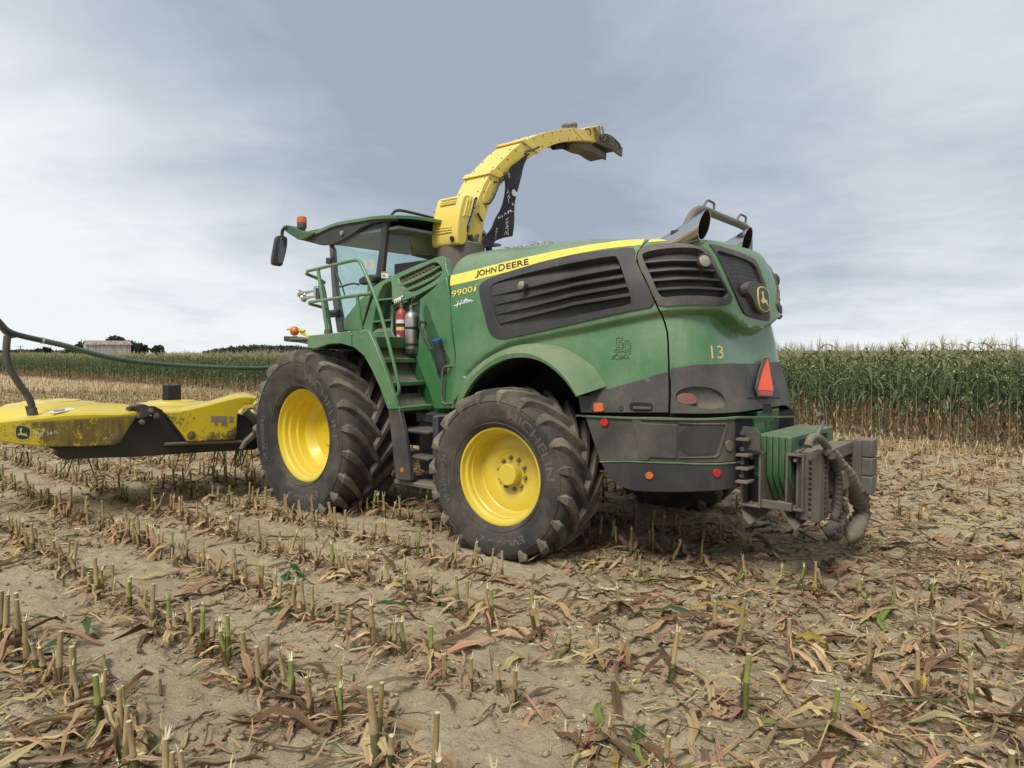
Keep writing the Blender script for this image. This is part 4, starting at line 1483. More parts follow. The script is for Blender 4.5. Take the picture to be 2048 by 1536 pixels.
# turret below, packed with chaff
MB().lathe([(0, 0.30), (0.9, 0.29), (0.95, 0.2), (0.95, 0.001)], (SX + SWD / 2, 0.03, 2.3), (0, 0, 1), 32).build('turret', M['steel_dusty'], H, smooth=40)
for a, b in (([(485, 1245), (500, 1310), (540, 1400)], 0.03), ([(600, 1245), (560, 1330), (545, 1400)], 0.022), ([(600, 930), (630, 990), (665, 1050)], 0.014)):
    MB().tube([SPn.pt(*p, off=0.03) for p in c9(a)], b, 8).build('turret_cylinder', M['black'], H, smooth=50)

# ------------------------------------------------------------------ cab
cC = crop(640, 420, 5.908)
cM = crop(540, 400, 5.118)
CY = 0.92
CPn = PY(CY)
roof_l = [(604, 462), (628, 464), (645, 456), (665, 447), (690, 441), (716, 437), (745, 432), (775, 430), (792, 430.5)]
RP = PY(0.985)
rt = [RP.pt(*p) for p in smooth_poly(roof_l, 1, closed=False)]
xB_ = 2.25
# roof: lofted across, the rear edge rounded
prof = [(p.x, p.z) for p in rt]
x_rear = prof[-1][0]
rings = []
ny = 24
for j in range(ny + 1):
    y = 0.99 - 1.98 * j / ny
    e = abs(y) / 0.99
    rings.append([(x + (0.10 * (1 - e * e) if k < 4 else 0) - (0.06 * (1 - e ** 4)) * (k > len(prof) - 3) + (0.5 * e ** 3 * (k > len(prof) - 4) if y < 0 else 0), y, z + 0.035 * (1 - e ** 4)) for k, (x, z) in enumerate(prof)])
n = len(prof)
mb = MB()
mb.add([p for r_ in rings for p in r_], [(j * n + k, j * n + k + 1, (j + 1) * n + k + 1, (j + 1) * n + k) for j in range(ny) for k in range(n - 1)])
low = [[(x, y, z - 0.042) for (x, y, z) in r_] for r_ in rings]
o2 = len(mb.v)
mb.add([p for r_ in low for p in r_], [(j * n + k, (j + 1) * n + k, (j + 1) * n + k + 1, j * n + k + 1) for j in range(ny) for k in range(n - 1)])
for j in range(ny):
    for k in (0, n - 1):
        mb.f.append((j * n + k, (j + 1) * n + k, o2 + (j + 1) * n + k, o2 + j * n + k))
for k in range(n - 1):
    for j in (0, ny):
        mb.f.append((j * n + k, j * n + k + 1, o2 + j * n + k + 1, o2 + j * n + k))
ROOF = mb.build('cab_roof', M['green'], H, smooth=50, bevel=0.012)
# black visor and skirt below the green rim
skirt = [(604, 468), (628, 471), (645, 463), (665, 454), (690, 447.5), (716, 443), (745, 438), (775, 436), (790, 436.5), (790, 442), (765, 443), (742, 447), (720, 457), (700, 471), (682, 481), (662, 490), (640, 490), (606, 481)]
RS = PY(0.965)
sk_ = [RS.pt(*p) for p in skirt]
for s in (1, -1):
    MB().prism([Vector((max(p.x, 2.78) if s < 0 else p.x, p.y * s, p.z)) for p in sk_], (0, -0.05 * s, 0)).build('roof_skirt', M['black'], ROOF, bevel=0.006)
xf_ = max(p.x for p in sk_)
zf_ = min(p.z for p in sk_ if p.x > xf_ - 0.25)
MB().span((3.25, -0.93, zf_ + 0.01), (xf_ + 0.06, 0.93, zf_ + 0.13)).build('front_visor', M['black'], ROOF, bevel=0.03)
MB().span((x_rear + 0.05, -0.90, rt[-1].z - 0.13), (3.4, 0.90, rt[-1].z - 0.10)).build('headliner', flat('headliner_haze_grey', (0.26, 0.265, 0.26), 0.9), ROOF)  # its grey also stands in for reflection and haze in the door glass
MB().span((xB_ + 0.05, -0.90, rt[-1].z - 0.45), (3.25, -0.86, rt[-1].z - 0.10)).build('far_trim', flat('trim_haze_grey', (0.20, 0.20, 0.195), 0.9), ROOF)  # grey band added for the hazy, reflected tone of the upper glass
for q in ((268, 272),):
    MB().lathe([(0, 0.03), (0.02, 0.028), (0.025, 0.001)], RS.pt(*cC([q])[0], off=0.005), (0, 1, 0), 12).build('visor_lamp', M['lamp_lens'], ROOF)
MB().tube([RP.pt(*p) - Vector((0, 0.55, 0)) for p in ((654.5, 452), (654.5, 428))], 0.006, 6).build('aerial', M['black'], ROOF)
rr_ = PX(2.3)
MB().tube([rr_.pt(*p) for p in smooth_poly(cC([(845, 62), (870, 25), (905, 5), (950, 3), (1100, 35), (1300, 85), (1460, 125)]), 2, closed=False)], 0.018, 8).build('roof_rail', M['black'], ROOF, smooth=50)
MB().tube([rr_.pt(*p) for p in cC([(1350, 22), (1445, 68)])], 0.007, 6).build('aerial', M['black'], ROOF)

# glass: left door, rear, right side, windscreen
xB = CPn.pt(*cC([(760, 450)])[0]).x
door = cC([(742, 152), (640, 166), (560, 196), (480, 226), (420, 270), (330, 332), (220, 365), (150, 395), (160, 700), (175, 900), (215, 1150), (275, 1310), (430, 1100), (655, 885), (690, 600), (722, 400)])
patch('door_glass', CPn, door, M['glass'], H, 0.0, 0.0, 0.1, lip=False)
patch('rear_pillar', CPn, cC([(738, 138), (806, 132), (776, 420), (752, 720), (742, 830), (650, 900), (688, 600), (718, 400)]), M['black'], H, 0.012, 0.05, 0.1, bevel=0.006)
patch('front_pillar', CPn, cC([(122, 390), (160, 470), (176, 700), (192, 900), (240, 1200), (292, 1445), (215, 1445), (165, 1100), (138, 700)]), flat('grey_pillar', (0.09, 0.095, 0.10), 0.5), H, 0.02, 0.07, 0.1, bevel=0.008)
pA = CPn.pt(*cC([(150, 700)])[0])
zt = rt[-1].z - 0.1
mb = MB()
xr = xB + 0.02
mb.add([(xr, CY - 0.06, 2.05), (xr - 0.12, 0.4, 2.05), (xr - 0.12, -0.4, 2.05), (xr, -CY, 2.05), (xr, CY - 0.06, zt), (xr - 0.12, 0.4, zt), (xr - 0.12, -0.4, zt), (xr, -CY, zt)],
       [(0, 1, 5, 4), (1, 2, 6, 5), (2, 3, 7, 6)])
mb.build('rear_glass', M['glass'], H, smooth=60, fix=False)
mb = MB()
nw = 10
for j in range(nw + 1):
    y = CY - 2 * CY * j / nw
    bx = pA.x + 0.42 * (1 - (y / CY) ** 2)
    mb.v += [(bx - 0.12, y, 2.0), (bx, y, zt - 0.05)]
mb.f += [(2 * j, 2 * j + 1, 2 * j + 3, 2 * j + 2) for j in range(nw)]
mb.build('windscreen', M['glass'], H, smooth=60, fix=False)
mb = MB()
mb.add([(xB, -CY, 2.05), (pA.x, -CY, 2.05), (pA.x, -CY, zt), (xB, -CY, zt)], [(0, 1, 2, 3)])
mb.build('right_glass', M['glass'], H, fix=False)
for (x, y) in ((xB, -CY), (pA.x, -CY)):
    MB().tube([(x, y, 2.0), (x, y, zt)], 0.045, 8).build('right_pillar', M['black'], H)
# interior: seat, console, steering column, screen
grey = flat('seat_fabric', (0.06, 0.062, 0.065), 0.9)
SEAT = MB().span((2.45, -0.25, 2.2), (2.95, 0.25, 2.36)).build('operator_seat', grey, H, bevel=0.06, bseg=4)
rot = Matrix.Rotation(R(-10), 3, 'Y')
MB().box((2.42, 0, 2.60), (0.13, 0.44, 0.52), rot).build('seat_back', grey, SEAT, bevel=0.062, bseg=5, smooth=60)
MB().box((2.37, 0, 2.93), (0.09, 0.24, 0.13), rot).build('headrest', grey, SEAT, bevel=0.04)
MB().span((2.6, -0.5, 2.1), (3.0, -0.34, 2.5)).build('arm_console', M['black'], H, bevel=0.03)
MB().tube([(3.3, 0.0, 2.1), (3.15, 0, 2.62)], 0.05, 10).build('steering_column', M['black'], H)
mb = MB()
a_ = [Vector((3.13, 0, 2.64)) + Matrix.Rotation(R(-22), 3, 'Y') @ Vector((0.19 * math.cos(t), 0.19 * math.sin(t), 0)) for t in np.linspace(0, 2 * math.pi, 25)]
mb.tube(a_, 0.016, 8, cap=False)
mb.build('steering_wheel', M['black'], H, smooth=50)
MB().box((3.0, -0.5, 2.75), (0.05, 0.3, 0.2)).build('monitor', M['black'], H, bevel=0.01)
# things on the door glass
text_quad([('13', cC([(540, 690), (642, 688), (640, 590), (540, 596)]))], CPn, M['decal_gold'], 'door_number', H, 0.006, bold=0.01)
DM = PY(CY + 0.10)
mir_ = [DM.pt(*p) for p in smooth_poly(cC([(448, 830), (470, 795), (560, 765), (640, 758), (650, 800), (620, 850), (560, 860), (490, 885), (455, 875)]), 1)]
MB().prism(mir_, (0, -0.09, 0)).build('side_mirror', M['black'], H, bevel=0.02, bseg=3)
MB().tube([DM.pt(*p) for p in cC([(200, 900), (260, 905), (330, 880), (400, 868), (460, 880)])], 0.012, 8).build('mirror_stalk', M['black'], H, smooth=50)
for a in ([(190, 650), (215, 740), (290, 900), (335, 1045)], [(205, 660), (235, 760), (300, 920), (325, 1010)]):
    MB().tube([CPn.pt(*p, off=0.04) for p in cC(a)], 0.008, 6).build('wiper', M['black'], H)
MB().tube([CPn.pt(*p, off=0.05) for p in cC([(115, 1220), (260, 1210)])], 0.035, 8).tube([CPn.pt(*p, off=0.05) for p in cC([(115, 1265), (250, 1245)])], 0.02, 8).build('door_hinge', M['black'], H, smooth=40)
patch('hinge_bracket', CPn, cC([(90, 568), (150, 565), (160, 610), (140, 630), (92, 640)]), M['black'], H, 0.03, 0.05, bevel=0.004)
MB().tube([CPn.pt(*p, off=0.05) for p in smooth_poly(cC([(150, 600), (185, 590), (192, 560), (180, 550)]), 1, closed=False)], 0.014, 8).build('hinge_hook', M['black'], H)
wp = Plane((xr - 0.0, CY - 0.06, 0), (-0.12, -0.46, 0), (0, 0, 1))
for (q, t2, nm, mt) in ((cC([(738, 732), (822, 730), (822, 805), (742, 808)]), None, 'warning_label', M['decal_white']), (cC([(736, 728), (824, 727), (824, 745), (738, 746)]), None, 'label_band', M['orange_lens'])):
    patch(nm, CPn, q, mt, H, 0.018 if nm[0] == 'w' else 0.020, 0.002, bevel=0)
ribbon(CPn, [cC([(755, 760), (765, 780), (785, 765)]), cC([(768, 778), (760, 795)]), cC([(770, 770), (790, 795)])], 0.007, M['decal_black'], 'label_figure', H, 0.022)

# roof-corner arm, amber beacon and long mirror
AP = PY(1.02)
arm = [AP.pt(*p) for p in smooth_poly(cM([(128, 262), (180, 255), (230, 275), (300, 305), (340, 330), (440, 322), (445, 350), (345, 400), (300, 415), (230, 370), (160, 325), (135, 290)]), 1)]
ARM = MB().prism(arm, (0, -0.12, 0)).build('mirror_arm', M['green_dark'], H, bevel=0.03, bseg=3, smooth=50)
bp = AP.pt(*cM([(285, 255)])[0]) - Vector((0, 0.06, 0))
BC = MB().lathe([(-0.07, 0.03), (-0.04, 0.055), (-0.03, 0.062), (0.03, 0.062), (0.034, 0.055)], bp, (0, 0, 1), 20).build('beacon', M['black_dusty'], H)
MB().lathe([(0.03, 0.058), (0.035, 0.063), (0.07, 0.064), (0.105, 0.06), (0.12, 0.04), (0.125, 0.001)], bp, (0, 0, 1), 20).build('amber_dome', M['orange_lens'], BC)
MB().tube([AP.pt(*p) for p in smooth_poly(cM([(175, 280), (140, 290), (125, 320), (122, 380)]), 2, closed=False)], 0.022, 10).build('mirror_stem', M['black'], ARM, smooth=50)
MP = Plane(AP.pt(*cM([(100, 520)])[0]), (0.35, 1.0, 0), (0, 0, 1))
mo = [MP.pt(*p) for p in smooth_poly(cM([(70, 365), (110, 358), (175, 372), (183, 410), (175, 500), (150, 600), (130, 668), (110, 675), (35, 662), (18, 640), (25, 560), (45, 450), (55, 390)]), 1)]
mz = MP.n * -0.10
LM = MB().prism(mo, mz).build('long_mirror', M['black'], H, bevel=0.02, bseg=3, smooth=50)
patch('mirror_face', MP, smooth_poly(cM([(105, 380), (165, 385), (172, 420), (165, 500), (140, 610), (122, 655), (85, 645), (80, 590), (95, 450)]), 1), flat('mirror_glass', (0.10, 0.11, 0.115), 0.15, 0.3), LM, 0.012, 0.008, bevel=0.003)

# ------------------------------------------------------------------ body between cab and hood
LOWP = PY(0.985)
patch('cab_side_panel', LOWP, cC([(272, 1310), (310, 1250), (430, 1100), (655, 885), (610, 985), (500, 1370), (505, 1420), (285, 1430)]), M['green'], H, 0.0, 0.06, 0.1, bevel=0.01)
patch('cab_side_groove', LOWP, cC([(500, 1365), (600, 1000), (612, 1002), (515, 1375)]), M['void'], H, 0.004, 0.003, 0.1, bevel=0)
CO = Plane((0, 1.12, 2.05), (1, 0, 0), (0, -0.22, 0.975))
pocket = smooth_poly(cC([(846, 838), (805, 850), (742, 888), (702, 960), (672, 1060), (640, 1230), (605, 1425), (612, 1456), (800, 1440), (832, 1400), (848, 1100)]), 1)
vent = smooth_poly(cC([(905, 815), (1000, 768), (1180, 690), (1330, 620), (1385, 620), (1425, 665), (1445, 720), (1425, 770), (1330, 850), (1200, 925), (1090, 972), (1040, 960)]), 1)
CPL = patch('column_panel', CO, cC([(508, 1385), (590, 1130), (645, 985), (628, 930), (655, 885), (720, 842), (900, 755), (1150, 645), (1380, 556), (1440, 542), (1478, 570), (1492, 680), (1530, 780), (1470, 830), (1165, 1000),
                                    (850, 1132), (850, 1440), (880, 1500), (830, 1530), (620, 1500), (600, 1450), (530, 1440)]), M['green'], H, 0.0, 0.10, 0.2, holes=[pocket, vent], bevel=0.012)
CO2 = Plane((0, 0.90, 2.05), (1, 0, 0), (0, -0.22, 0.975))
big = cC([(560, 800), (900, 780), (900, 1540), (560, 1540)])
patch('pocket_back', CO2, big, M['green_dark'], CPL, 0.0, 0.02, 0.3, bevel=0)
patch('vent_back', Plane((0, 1.04, 2.05), (1, 0, 0), (0, -0.22, 0.975)), cC([(880, 640), (1480, 560), (1480, 990), (880, 1000)]), M['void'], CPL, 0.0, 0.02, 0.3, bevel=0)
for q in ([(672, 1052), (836, 1038), (838, 1058), (680, 1076)], [(622, 1310), (826, 1290), (828, 1312), (626, 1332)]):
    pts = [CO.pt(*p) for p in cC(q)]
    MB().prism(pts, (0, -0.22, 0.02)).build('pocket_shelf', M['green_dusty'], CPL, bevel=0.004)
mb = MB()
bs = [CO.pt(*p) for p in cC([(605, 1455), (640, 1345), (826, 1330), (832, 1430)])]
mb.add([bs[0], bs[1] + Vector((0, -0.15, 0)), bs[2] + Vector((0, -0.15, 0)), bs[3]], [(0, 1, 2, 3)])
mb.build('pocket_floor', M['green_dusty'], CPL, fix=False)
for q in ([(930, 880), (1120, 795), (1300, 715), (1405, 655), (1420, 672), (1330, 735), (1130, 835), (960, 905), (935, 900)], [(985, 945), (1150, 870), (1330, 785), (1430, 720), (1440, 745), (1350, 815), (1180, 900), (1020, 965), (1000, 962)]):
    patch('vent_bar', CO, cC(q), M['green_dusty'], CPL, 0.004, 0.03, 0.1, bevel=0.008)
lines = []
for (a, b, c_, d) in (((930, 830), (1340, 625), (960, 865), (1390, 655)), ((1000, 905), (1400, 690), (1025, 940), (1425, 720)), ((1080, 945), (1430, 745), (1100, 965), (1440, 770))):
    m_ = 22
    z_ = []
    for k in range(m_ + 1):
        t = k / m_
        e = (a, b) if k % 2 == 0 else (c_, d)
        z_.append((e[0][0] * (1 - t) + e[1][0] * t, e[0][1] * (1 - t) + e[1][1] * t))
    lines.append(cC(z_))
    lines.append(cC([(x, y2 + 14) for (x, y2) in z_]))
ribbon(Plane((0, 1.09, 2.05), (1, 0, 0), (0, -0.22, 0.975)), lines, 0.009, M['steel_dusty'], 'vent_mesh', CPL, 0.0)
patch('safety_label', CO, cC([(876, 1060), (985, 1008), (988, 1050), (880, 1108)]), M['decal_white'], CPL, 0.004, 0.003, 0.2, bevel=0)
ribbon(CO, [cC([(890, 1075), (900, 1092)]), cC([(915, 1066), (922, 1082)]), cC([(938, 1060), (944, 1072)]), cC([(965, 1028), (975, 1055)])], 0.012, M['decal_black'], 'label_figure', CPL, 0.009)
# niche with its back, ceiling and side
c8 = crop(720, 480, 3.84)
NB = PY(0.93)
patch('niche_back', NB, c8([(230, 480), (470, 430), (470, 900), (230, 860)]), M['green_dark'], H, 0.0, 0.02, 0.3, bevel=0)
# filler panel beside the hood
FP = PY(1.15)
patch('filler_panel', FP, c8([(456, 455), (560, 375), (640, 292), (664, 285), (688, 420), (704, 700), (727, 880), (722, 1296), (566, 1296), (540, 1200), (428, 905), (443, 860), (455, 700)]), M['green'], H, 0.0, 0.22, 0.2, bevel=0.012)
pp = smooth_poly(c8([(497, 490), (520, 500), (560, 620), (640, 820), (690, 900), (690, 960), (660, 985), (600, 985), (570, 960), (480, 600)]), 2)
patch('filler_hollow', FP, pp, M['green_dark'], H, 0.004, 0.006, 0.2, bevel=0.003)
fc = FP.pt(*c8([(628, 930)])[0])
fa = Vector((0.06, 0.30, 0.95)).normalized()
FN = MB().lathe([(-0.12, 0.085), (0.0, 0.08), (0.02, 0.07), (0.17, 0.048), (0.20, 0.048), (0.22, 0.04)], fc + Vector((0, -0.01, 0)), fa, 24).build('filler_neck', M['black'], H, smooth=40)
MB().lathe([(0.20, 0.044), (0.21, 0.048), (0.235, 0.048), (0.24, 0.042), (0.24, 0.001)], fc + Vector((0, -0.01, 0)), fa, 20).build('filler_cap', M['blue_cap'], FN)
MB().tube([FP.pt(*p, off=0.01) for p in c8([(510, 632)])] + [FP.pt(*p, off=0.06) for p in smooth_poly(c8([(500, 630), (485, 650), (500, 700), (545, 780), (580, 845)]), 1, closed=False)], 0.014, 8).build('grab_handle', M['black'], H, smooth=50)
MB().tube([FP.pt(*c8([(705, 972)])[0], off=0.0)] + [FP.pt(*p, off=0.06) for p in smooth_poly(c8([(690, 970), (668, 990), (662, 1100), (658, 1220), (670, 1250), (690, 1258)]), 1, closed=False)] + [FP.pt(*c8([(700, 1258)])[0], off=0.0)], 0.014, 8).build('grab_handle', M['pipe'], H, smooth=50)

# steps: four treads climbing forward between the fender plate and the inner stringer
c1 = crop(500, 600, 3.0725)
tz = [(1.30, 1.315), (1.44, 1.57), (1.585, 1.815)]
LAD = MB().prism([(1.02, 1.0, 1.22), (1.36, 1.0, 1.22), (1.80, 1.0, 2.03), (1.50, 1.0, 2.03)], (0, 0.03, 0)).build('step_stringer', M['green_dark'], H, bevel=0.005)
for (x, z) in tz:
    MB().span((x - 0.04, 1.02, z - 0.045), (x + 0.14, 1.53, z)).build('step_tread', M['green_dusty'], LAD, bevel=0.006)
tan_ = coated('dusty_step_riser', (0.10, 0.12, 0.07), 0.8, 0.95, (0.30, 0.25, 0.17))
for k, (x, z) in enumerate(tz):
    z2 = tz[k + 1][1] - 0.045 if k < 2 else 2.0
    x2 = tz[k + 1][0] if k < 2 else 1.70
    mb = MB()
    mb.add([(x + 0.1, 1.02, z), (x + 0.1, 1.53, z), (x2 + 0.12, 1.53, z2), (x2 + 0.12, 1.02, z2)], [(0, 1, 2, 3)])
    mb.build('step_riser', tan_, LAD, fix=False)
MB().span((1.66, 0.9, 1.93), (1.70, 1.50, 2.05)).build('platform_edge', M['green_dark'], LAD, bevel=0.005)
MB().span((1.70, 0.9, 2.03), (3.3, 1.50, 2.055)).build('platform', M['green_dusty'], H, bevel=0.005)
FEN = PY(1.55)
f_out = c1([(352, 240), (360, 218), (560, 198), (700, 182), (730, 190), (762, 258), (812, 382), (862, 525), (906, 670), (846, 672), (800, 545), (745, 425), (700, 345), (640, 292), (560, 268), (480, 272), (432, 290), (395, 300), (352, 296)])
FD = patch('front_fender', FEN, f_out, M['green'], H, 0.0, 0.05, 0.2, bevel=0.008)
patch('fender_joint', FEN, c1([(624, 192), (627, 192), (629, 284), (626, 282)]), M['void'], FD, 0.003, 0.002, 0.2, bevel=0)
for q in ((686, 200), (688, 232), (625, 210), (452, 230), (860, 640)):
    MB().lathe([(0, 0.012), (0.008, 0.01), (0.01, 0.001)], FEN.pt(*c1([q])[0], off=0.0), (0, 1, 0), 10).build('fender_bolt', M['chrome'], FD)
MB().prism([FEN.pt(*p) + Vector((0, -0.05, 0)) for p in c1([(395, 300), (432, 290), (480, 272), (560, 268), (640, 292), (700, 345), (745, 425), (800, 545), (846, 672), (850, 668), (806, 540), (750, 420), (705, 338), (642, 284), (560, 260), (478, 264), (430, 282)])],
           (0, -0.45, 0)).build('fender_liner', M['void'], FD)
patch('step_guard', PY(1.53), c1([(848, 674), (916, 674), (945, 800), (970, 960), (985, 1112), (893, 1106), (870, 880)]), M['black_dusty'], H, 0.0, 0.06, 0.2, bevel=0.012)
dot(PY(1.53), *c1([(936, 1045)])[0], 0.025, M['orange_lens'], 'reflector', H, 0.008, 0.012, 'round amber reflector by the lower steps')
LB_ = MB()
LB_.span((0.86, 1.0, 0.60), (1.42, 1.12, 1.24))
LS = LB_.build('lower_step_frame', M['black'], H, bevel=0.02)
for z in (1.085, 0.815):
    MB().span((0.90, 1.10, z - 0.035), (1.42, 1.47, z)).build('lower_step', M['black_dusty'], LS, bevel=0.012)
MB().span((0.90, 1.12, 1.13), (1.42, 1.16, 1.23)).build('step_kick_plate', M['black'], LS, bevel=0.01)
MB().span((0.80, 1.0, 0.50), (1.42, 1.48, 0.545)).build('bottom_step', M['steel_dusty'], LS, bevel=0.01)
MB().span((0.84, 1.10, 0.55), (0.92, 1.40, 1.24)).build('step_end_post', M['black_dusty'], LS, bevel=0.015)

# hand rails
HR = PY(1.50)


def rail_(name, pts, r_=0.019, parent=H, sm=1):
    return MB().tube(smooth_poly(pts, sm, closed=False), r_, 10).build(name, M['green'], parent, smooth=60)


xfr = HR.pt(604.5, 545).x
FRp = PX(xfr)
rail_('hand_rail', [FRp.pt(650, 566), FRp.pt(637, 557), HR.pt(604.5, 545), HR.pt(650, 534), HR.pt(708, 520), HR.pt(718, 521), HR.pt(725, 533), HR.pt(754, 600), HR.pt(783, 707), HR.pt(797, 766), HR.pt(799, 780), HR.pt(795, 791), HR.pt(788, 797)])
rail_('middle_rail', [FRp.pt(655, 618), FRp.pt(640, 613), HR.pt(612, 606), HR.pt(640, 601), HR.pt(744, 586.6)])
rail_('rail_post', [HR.pt(636, 538), HR.pt(655, 667)], 0.021)
rail_('rail_post', [HR.pt(714, 590), HR.pt(724, 662)])
rail_('rail_post', [FRp.pt(637, 556), FRp.pt(646, 570), FRp.pt(651, 595), FRp.pt(663, 668)], 0.021)
MB().lathe([(0, 0.045), (0.05, 0.04), (0.055, 0.001)], HR.pt(656, 668), (0, 0, 1), 12).build('rail_foot', M['black_dusty'], H)
# horns
HN = PY(1.40)
hb = MB().prism([HN.pt(*p) for p in smooth_poly(cM([(437, 890), (460, 876), (490, 890), (500, 960), (490, 1010), (460, 1015), (440, 960)]), 1)], (0, -0.06, 0)).build('air_horn', M['chrome'], H, bevel=0.01, smooth=50)
for a, b in (((445, 925), (290, 960)), ((455, 985), (325, 1005))):
    p0, p1 = HN.pt(*cM([a])[0]) - Vector((0, 0.03, 0)), HN.pt(*cM([b])[0]) - Vector((0, 0.03, 0))
    MB().tube([p0, p0.lerp(p1, 0.5), p0.lerp(p1, 0.8), p0.lerp(p1, 0.93), p1], [0.012, 0.016, 0.022, 0.034, 0.048], 16).build('horn_trumpet', M['chrome'], hb, smooth=60)
MB().box(HN.pt(*cM([(505, 960)])[0]), (0.08, 0.06, 0.14)).build('horn_bracket', M['black'], hb, bevel=0.01)
# light strip, amber ball lamp and yellow rod at the front of the fender
FB = PY(1.48)
MB().prism([FB.pt(*p) for p in c1([(207, 222), (290, 226), (388, 252), (388, 278), (300, 262), (207, 254)])], (0, -0.10, 0)).build('marker_bar', M['black_dusty'], H, bevel=0.006)
BLp = FB.pt(*c1([(253, 190)])[0])
MB().lathe([(-0.02, 0.001), (-0.02, 0.03), (-0.015, 0.052), (0.015, 0.058), (0.04, 0.042), (0.05, 0.001)], BLp + Vector((0, -0.05, 0)), (-0.7, 0.7, 0), 20).build('ball_lamp', M['orange_lens'], H, smooth=60)
MB().tube([BLp + Vector((0, -0.05, -0.06)), BLp + Vector((0, -0.05, -0.13))], 0.03, 10).build('lamp_stem', M['orange_lens'], H)
MB().tube([FB.pt(*p) + Vector((0, -0.08, 0)) for p in c1([(195, 178), (215, 176), (300, 190)])], 0.016, 8).tube([FB.pt(*p) + Vector((0, -0.1, 0)) for p in c1([(270, 200), (345, 236)])], 0.02, 8).build('width_rod', M['yellow'], H, smooth=50)

# ------------------------------------------------------------------ rear frame, ballast and hitch
mb = MB()
mb.span((-1.985, -0.28, 0.95), (-1.80, 0.22, 1.36))
mb.build('frame_box', M['green_dark'], H, bevel=0.008)
FB2 = Plane((-1.995, 0, 0), (0, 1, 0), (0, 0, 1))
patch('frame_plate', FB2, cR([(1220, 312), (1346, 314), (1346, 470), (1222, 480)]), M['green'], H, 0.0, 0.02, 0.2, bevel=0.004)
ribbon(FB2, [[(cR([(1313 + 18 * s, 358 + 25 * math.sin(t))])[0][0] + 0 * t + s * 1.5 * math.cos(t), cR([(0, 358 + 25 * math.sin(t))])[0][1]) for t in np.linspace(-1.3, 1.3, 7)] for s in (-1, 1)] +
       [[(cR([(1313 + 9 * s, 358)])[0][0] + s * 1.2 * math.cos(t), cR([(0, 358 + 14 * math.sin(t))])[0][1]) for t in np.linspace(-1.3, 1.3, 7)] for s in (-1, 1)] + [cR([(1309, 358), (1317, 358)])], 0.012, M['decal_black'], 'radio_sign', H, 0.004)
patch('frame_label', FB2, cR([(1348, 380), (1372, 380), (1372, 412), (1348, 412)]), M['decal_white'], H, -0.05, 0.004, 0.2, bevel=0)
patch('frame_label_band', FB2, cR([(1348, 380), (1372, 380), (1372, 392), (1348, 392)]), M['red'], H, -0.046, 0.003, 0.2, bevel=0)
mb = MB()
mb.span((-1.975, -0.72, 0.80), (-1.84, 0.70, 1.32))
mb.build('rear_frame', M['void'], H)
for z in (0.82, 0.93, 1.04, 1.17):
    MB().box((-2.05, 0.68, z), (0.10, 0.16, 0.018)).build('frame_rib', M['steel_dusty'], H)
    MB().lathe([(0, 0.02), (0.015, 0.02), (0.015, 0.001)], (-2.03, 0.70, z + 0.05), (-0.3, 1, 0), 8).build('frame_bolt', M['black_dusty'], H)
MB().prism([(-2.02, 0.66, 1.08), (-2.02, 0.66, 1.27), (-2.12, 0.66, 1.27), (-2.17, 0.66, 1.22), (-2.17, 0.66, 1.08)], (0, 0.02, 0)).build('frame_gusset', M['black_dusty'], H)
# ballast: a stack of slab weights across the machine
BAL = None
ycut = 0.52
XW0, XW1 = -2.06, -2.37
nS = 6
for k in range(nS):
    x0 = XW0 + (XW1 - XW0) * k / nS
    x1 = XW0 + (XW1 - XW0) * (k + 1) / nS
    pl = [(x0, ycut, 1.19), (x0, ycut, 0.86), (x0, ycut - 0.20, 0.62), (x0, -ycut + 0.2 - 0.1, 0.62), (x0, -ycut - 0.12, 0.86), (x0, -ycut - 0.12, 1.19)]
    mb = MB().prism(pl, (x1 - x0 + 0.006, 0, 0))
    o = mb.build('ballast_slab', M['ballast'], H, bevel=0.009, bseg=2, smooth=50)
for y in (0.18, -0.42):
    MB().span((XW1 - 0.004, y, 1.10), (XW1 + 0.02, y + 0.14, 1.15)).build('ballast_handhold', M['void'], H)
# two channel beams across, open at the near end
for x0, x1, y1 in ((-1.99, -2.16, 0.63), (-2.335, -2.48, 0.56)):
    mb = MB()
    t = 0.018
    zb, zt_ = 0.60, 1.06
    mb.span((x0, -0.6, zb), (x0 - t, y1, zt_))
    mb.span((x0, -0.6, zt_ - t), (x1, y1, zt_))
    mb.span((x0, -0.6, zb), (x1, y1, zb + t))
    mb.span((x1 + t, -0.6, zb), (x1, y1, zt_))
    CB = mb.build('channel_beam', M['steel_dusty'], H, bevel=0.004)
    MB().box(((x0 + x1) / 2, y1 - 0.14, (zb + zt_) / 2), (abs(x1 - x0) - 2 * t - 0.004, 0.03, zt_ - zb - 2 * t - 0.004)).build('beam_shade_plug', M['void'], CB)  # near-black plug stands in for the shade inside the open beam
    for z in (zb + 0.03, zt_ - 0.05):
        MB().lathe([(0, 0.016), (0.02, 0.015), (0.02, 0.001)], ((x0 + x1) / 2, y1 - 0.03, z), (0, 1, 0), 8).build('beam_bolt', M['pipe'], CB)
    MB().lathe([(0, 0.024), (0.025, 0.022), (0.025, 0.001)], ((x0 + x1) / 2, y1 - 0.06, zt_), (0, 0, 1), 6).build('beam_bolt', M['pipe'], CB)
    MB().prism([(x0 + 0.02, y1 - 0.05, 0.585), (x0 - 0.05, y1 + 0.04, 0.51), (x0 - 0.10, y1 + 0.05, 0.46), (x0 - 0.03, y1 - 0.05, 0.53)], (0.0, -0.45, 0.03)).build('skid_plate', M['steel_dusty'], CB)
MB().span((-2.14, 0.56, 0.60), (-2.40, 0.60, 0.665)).build('tie_bar', M['steel_dusty'], H, bevel=0.004)
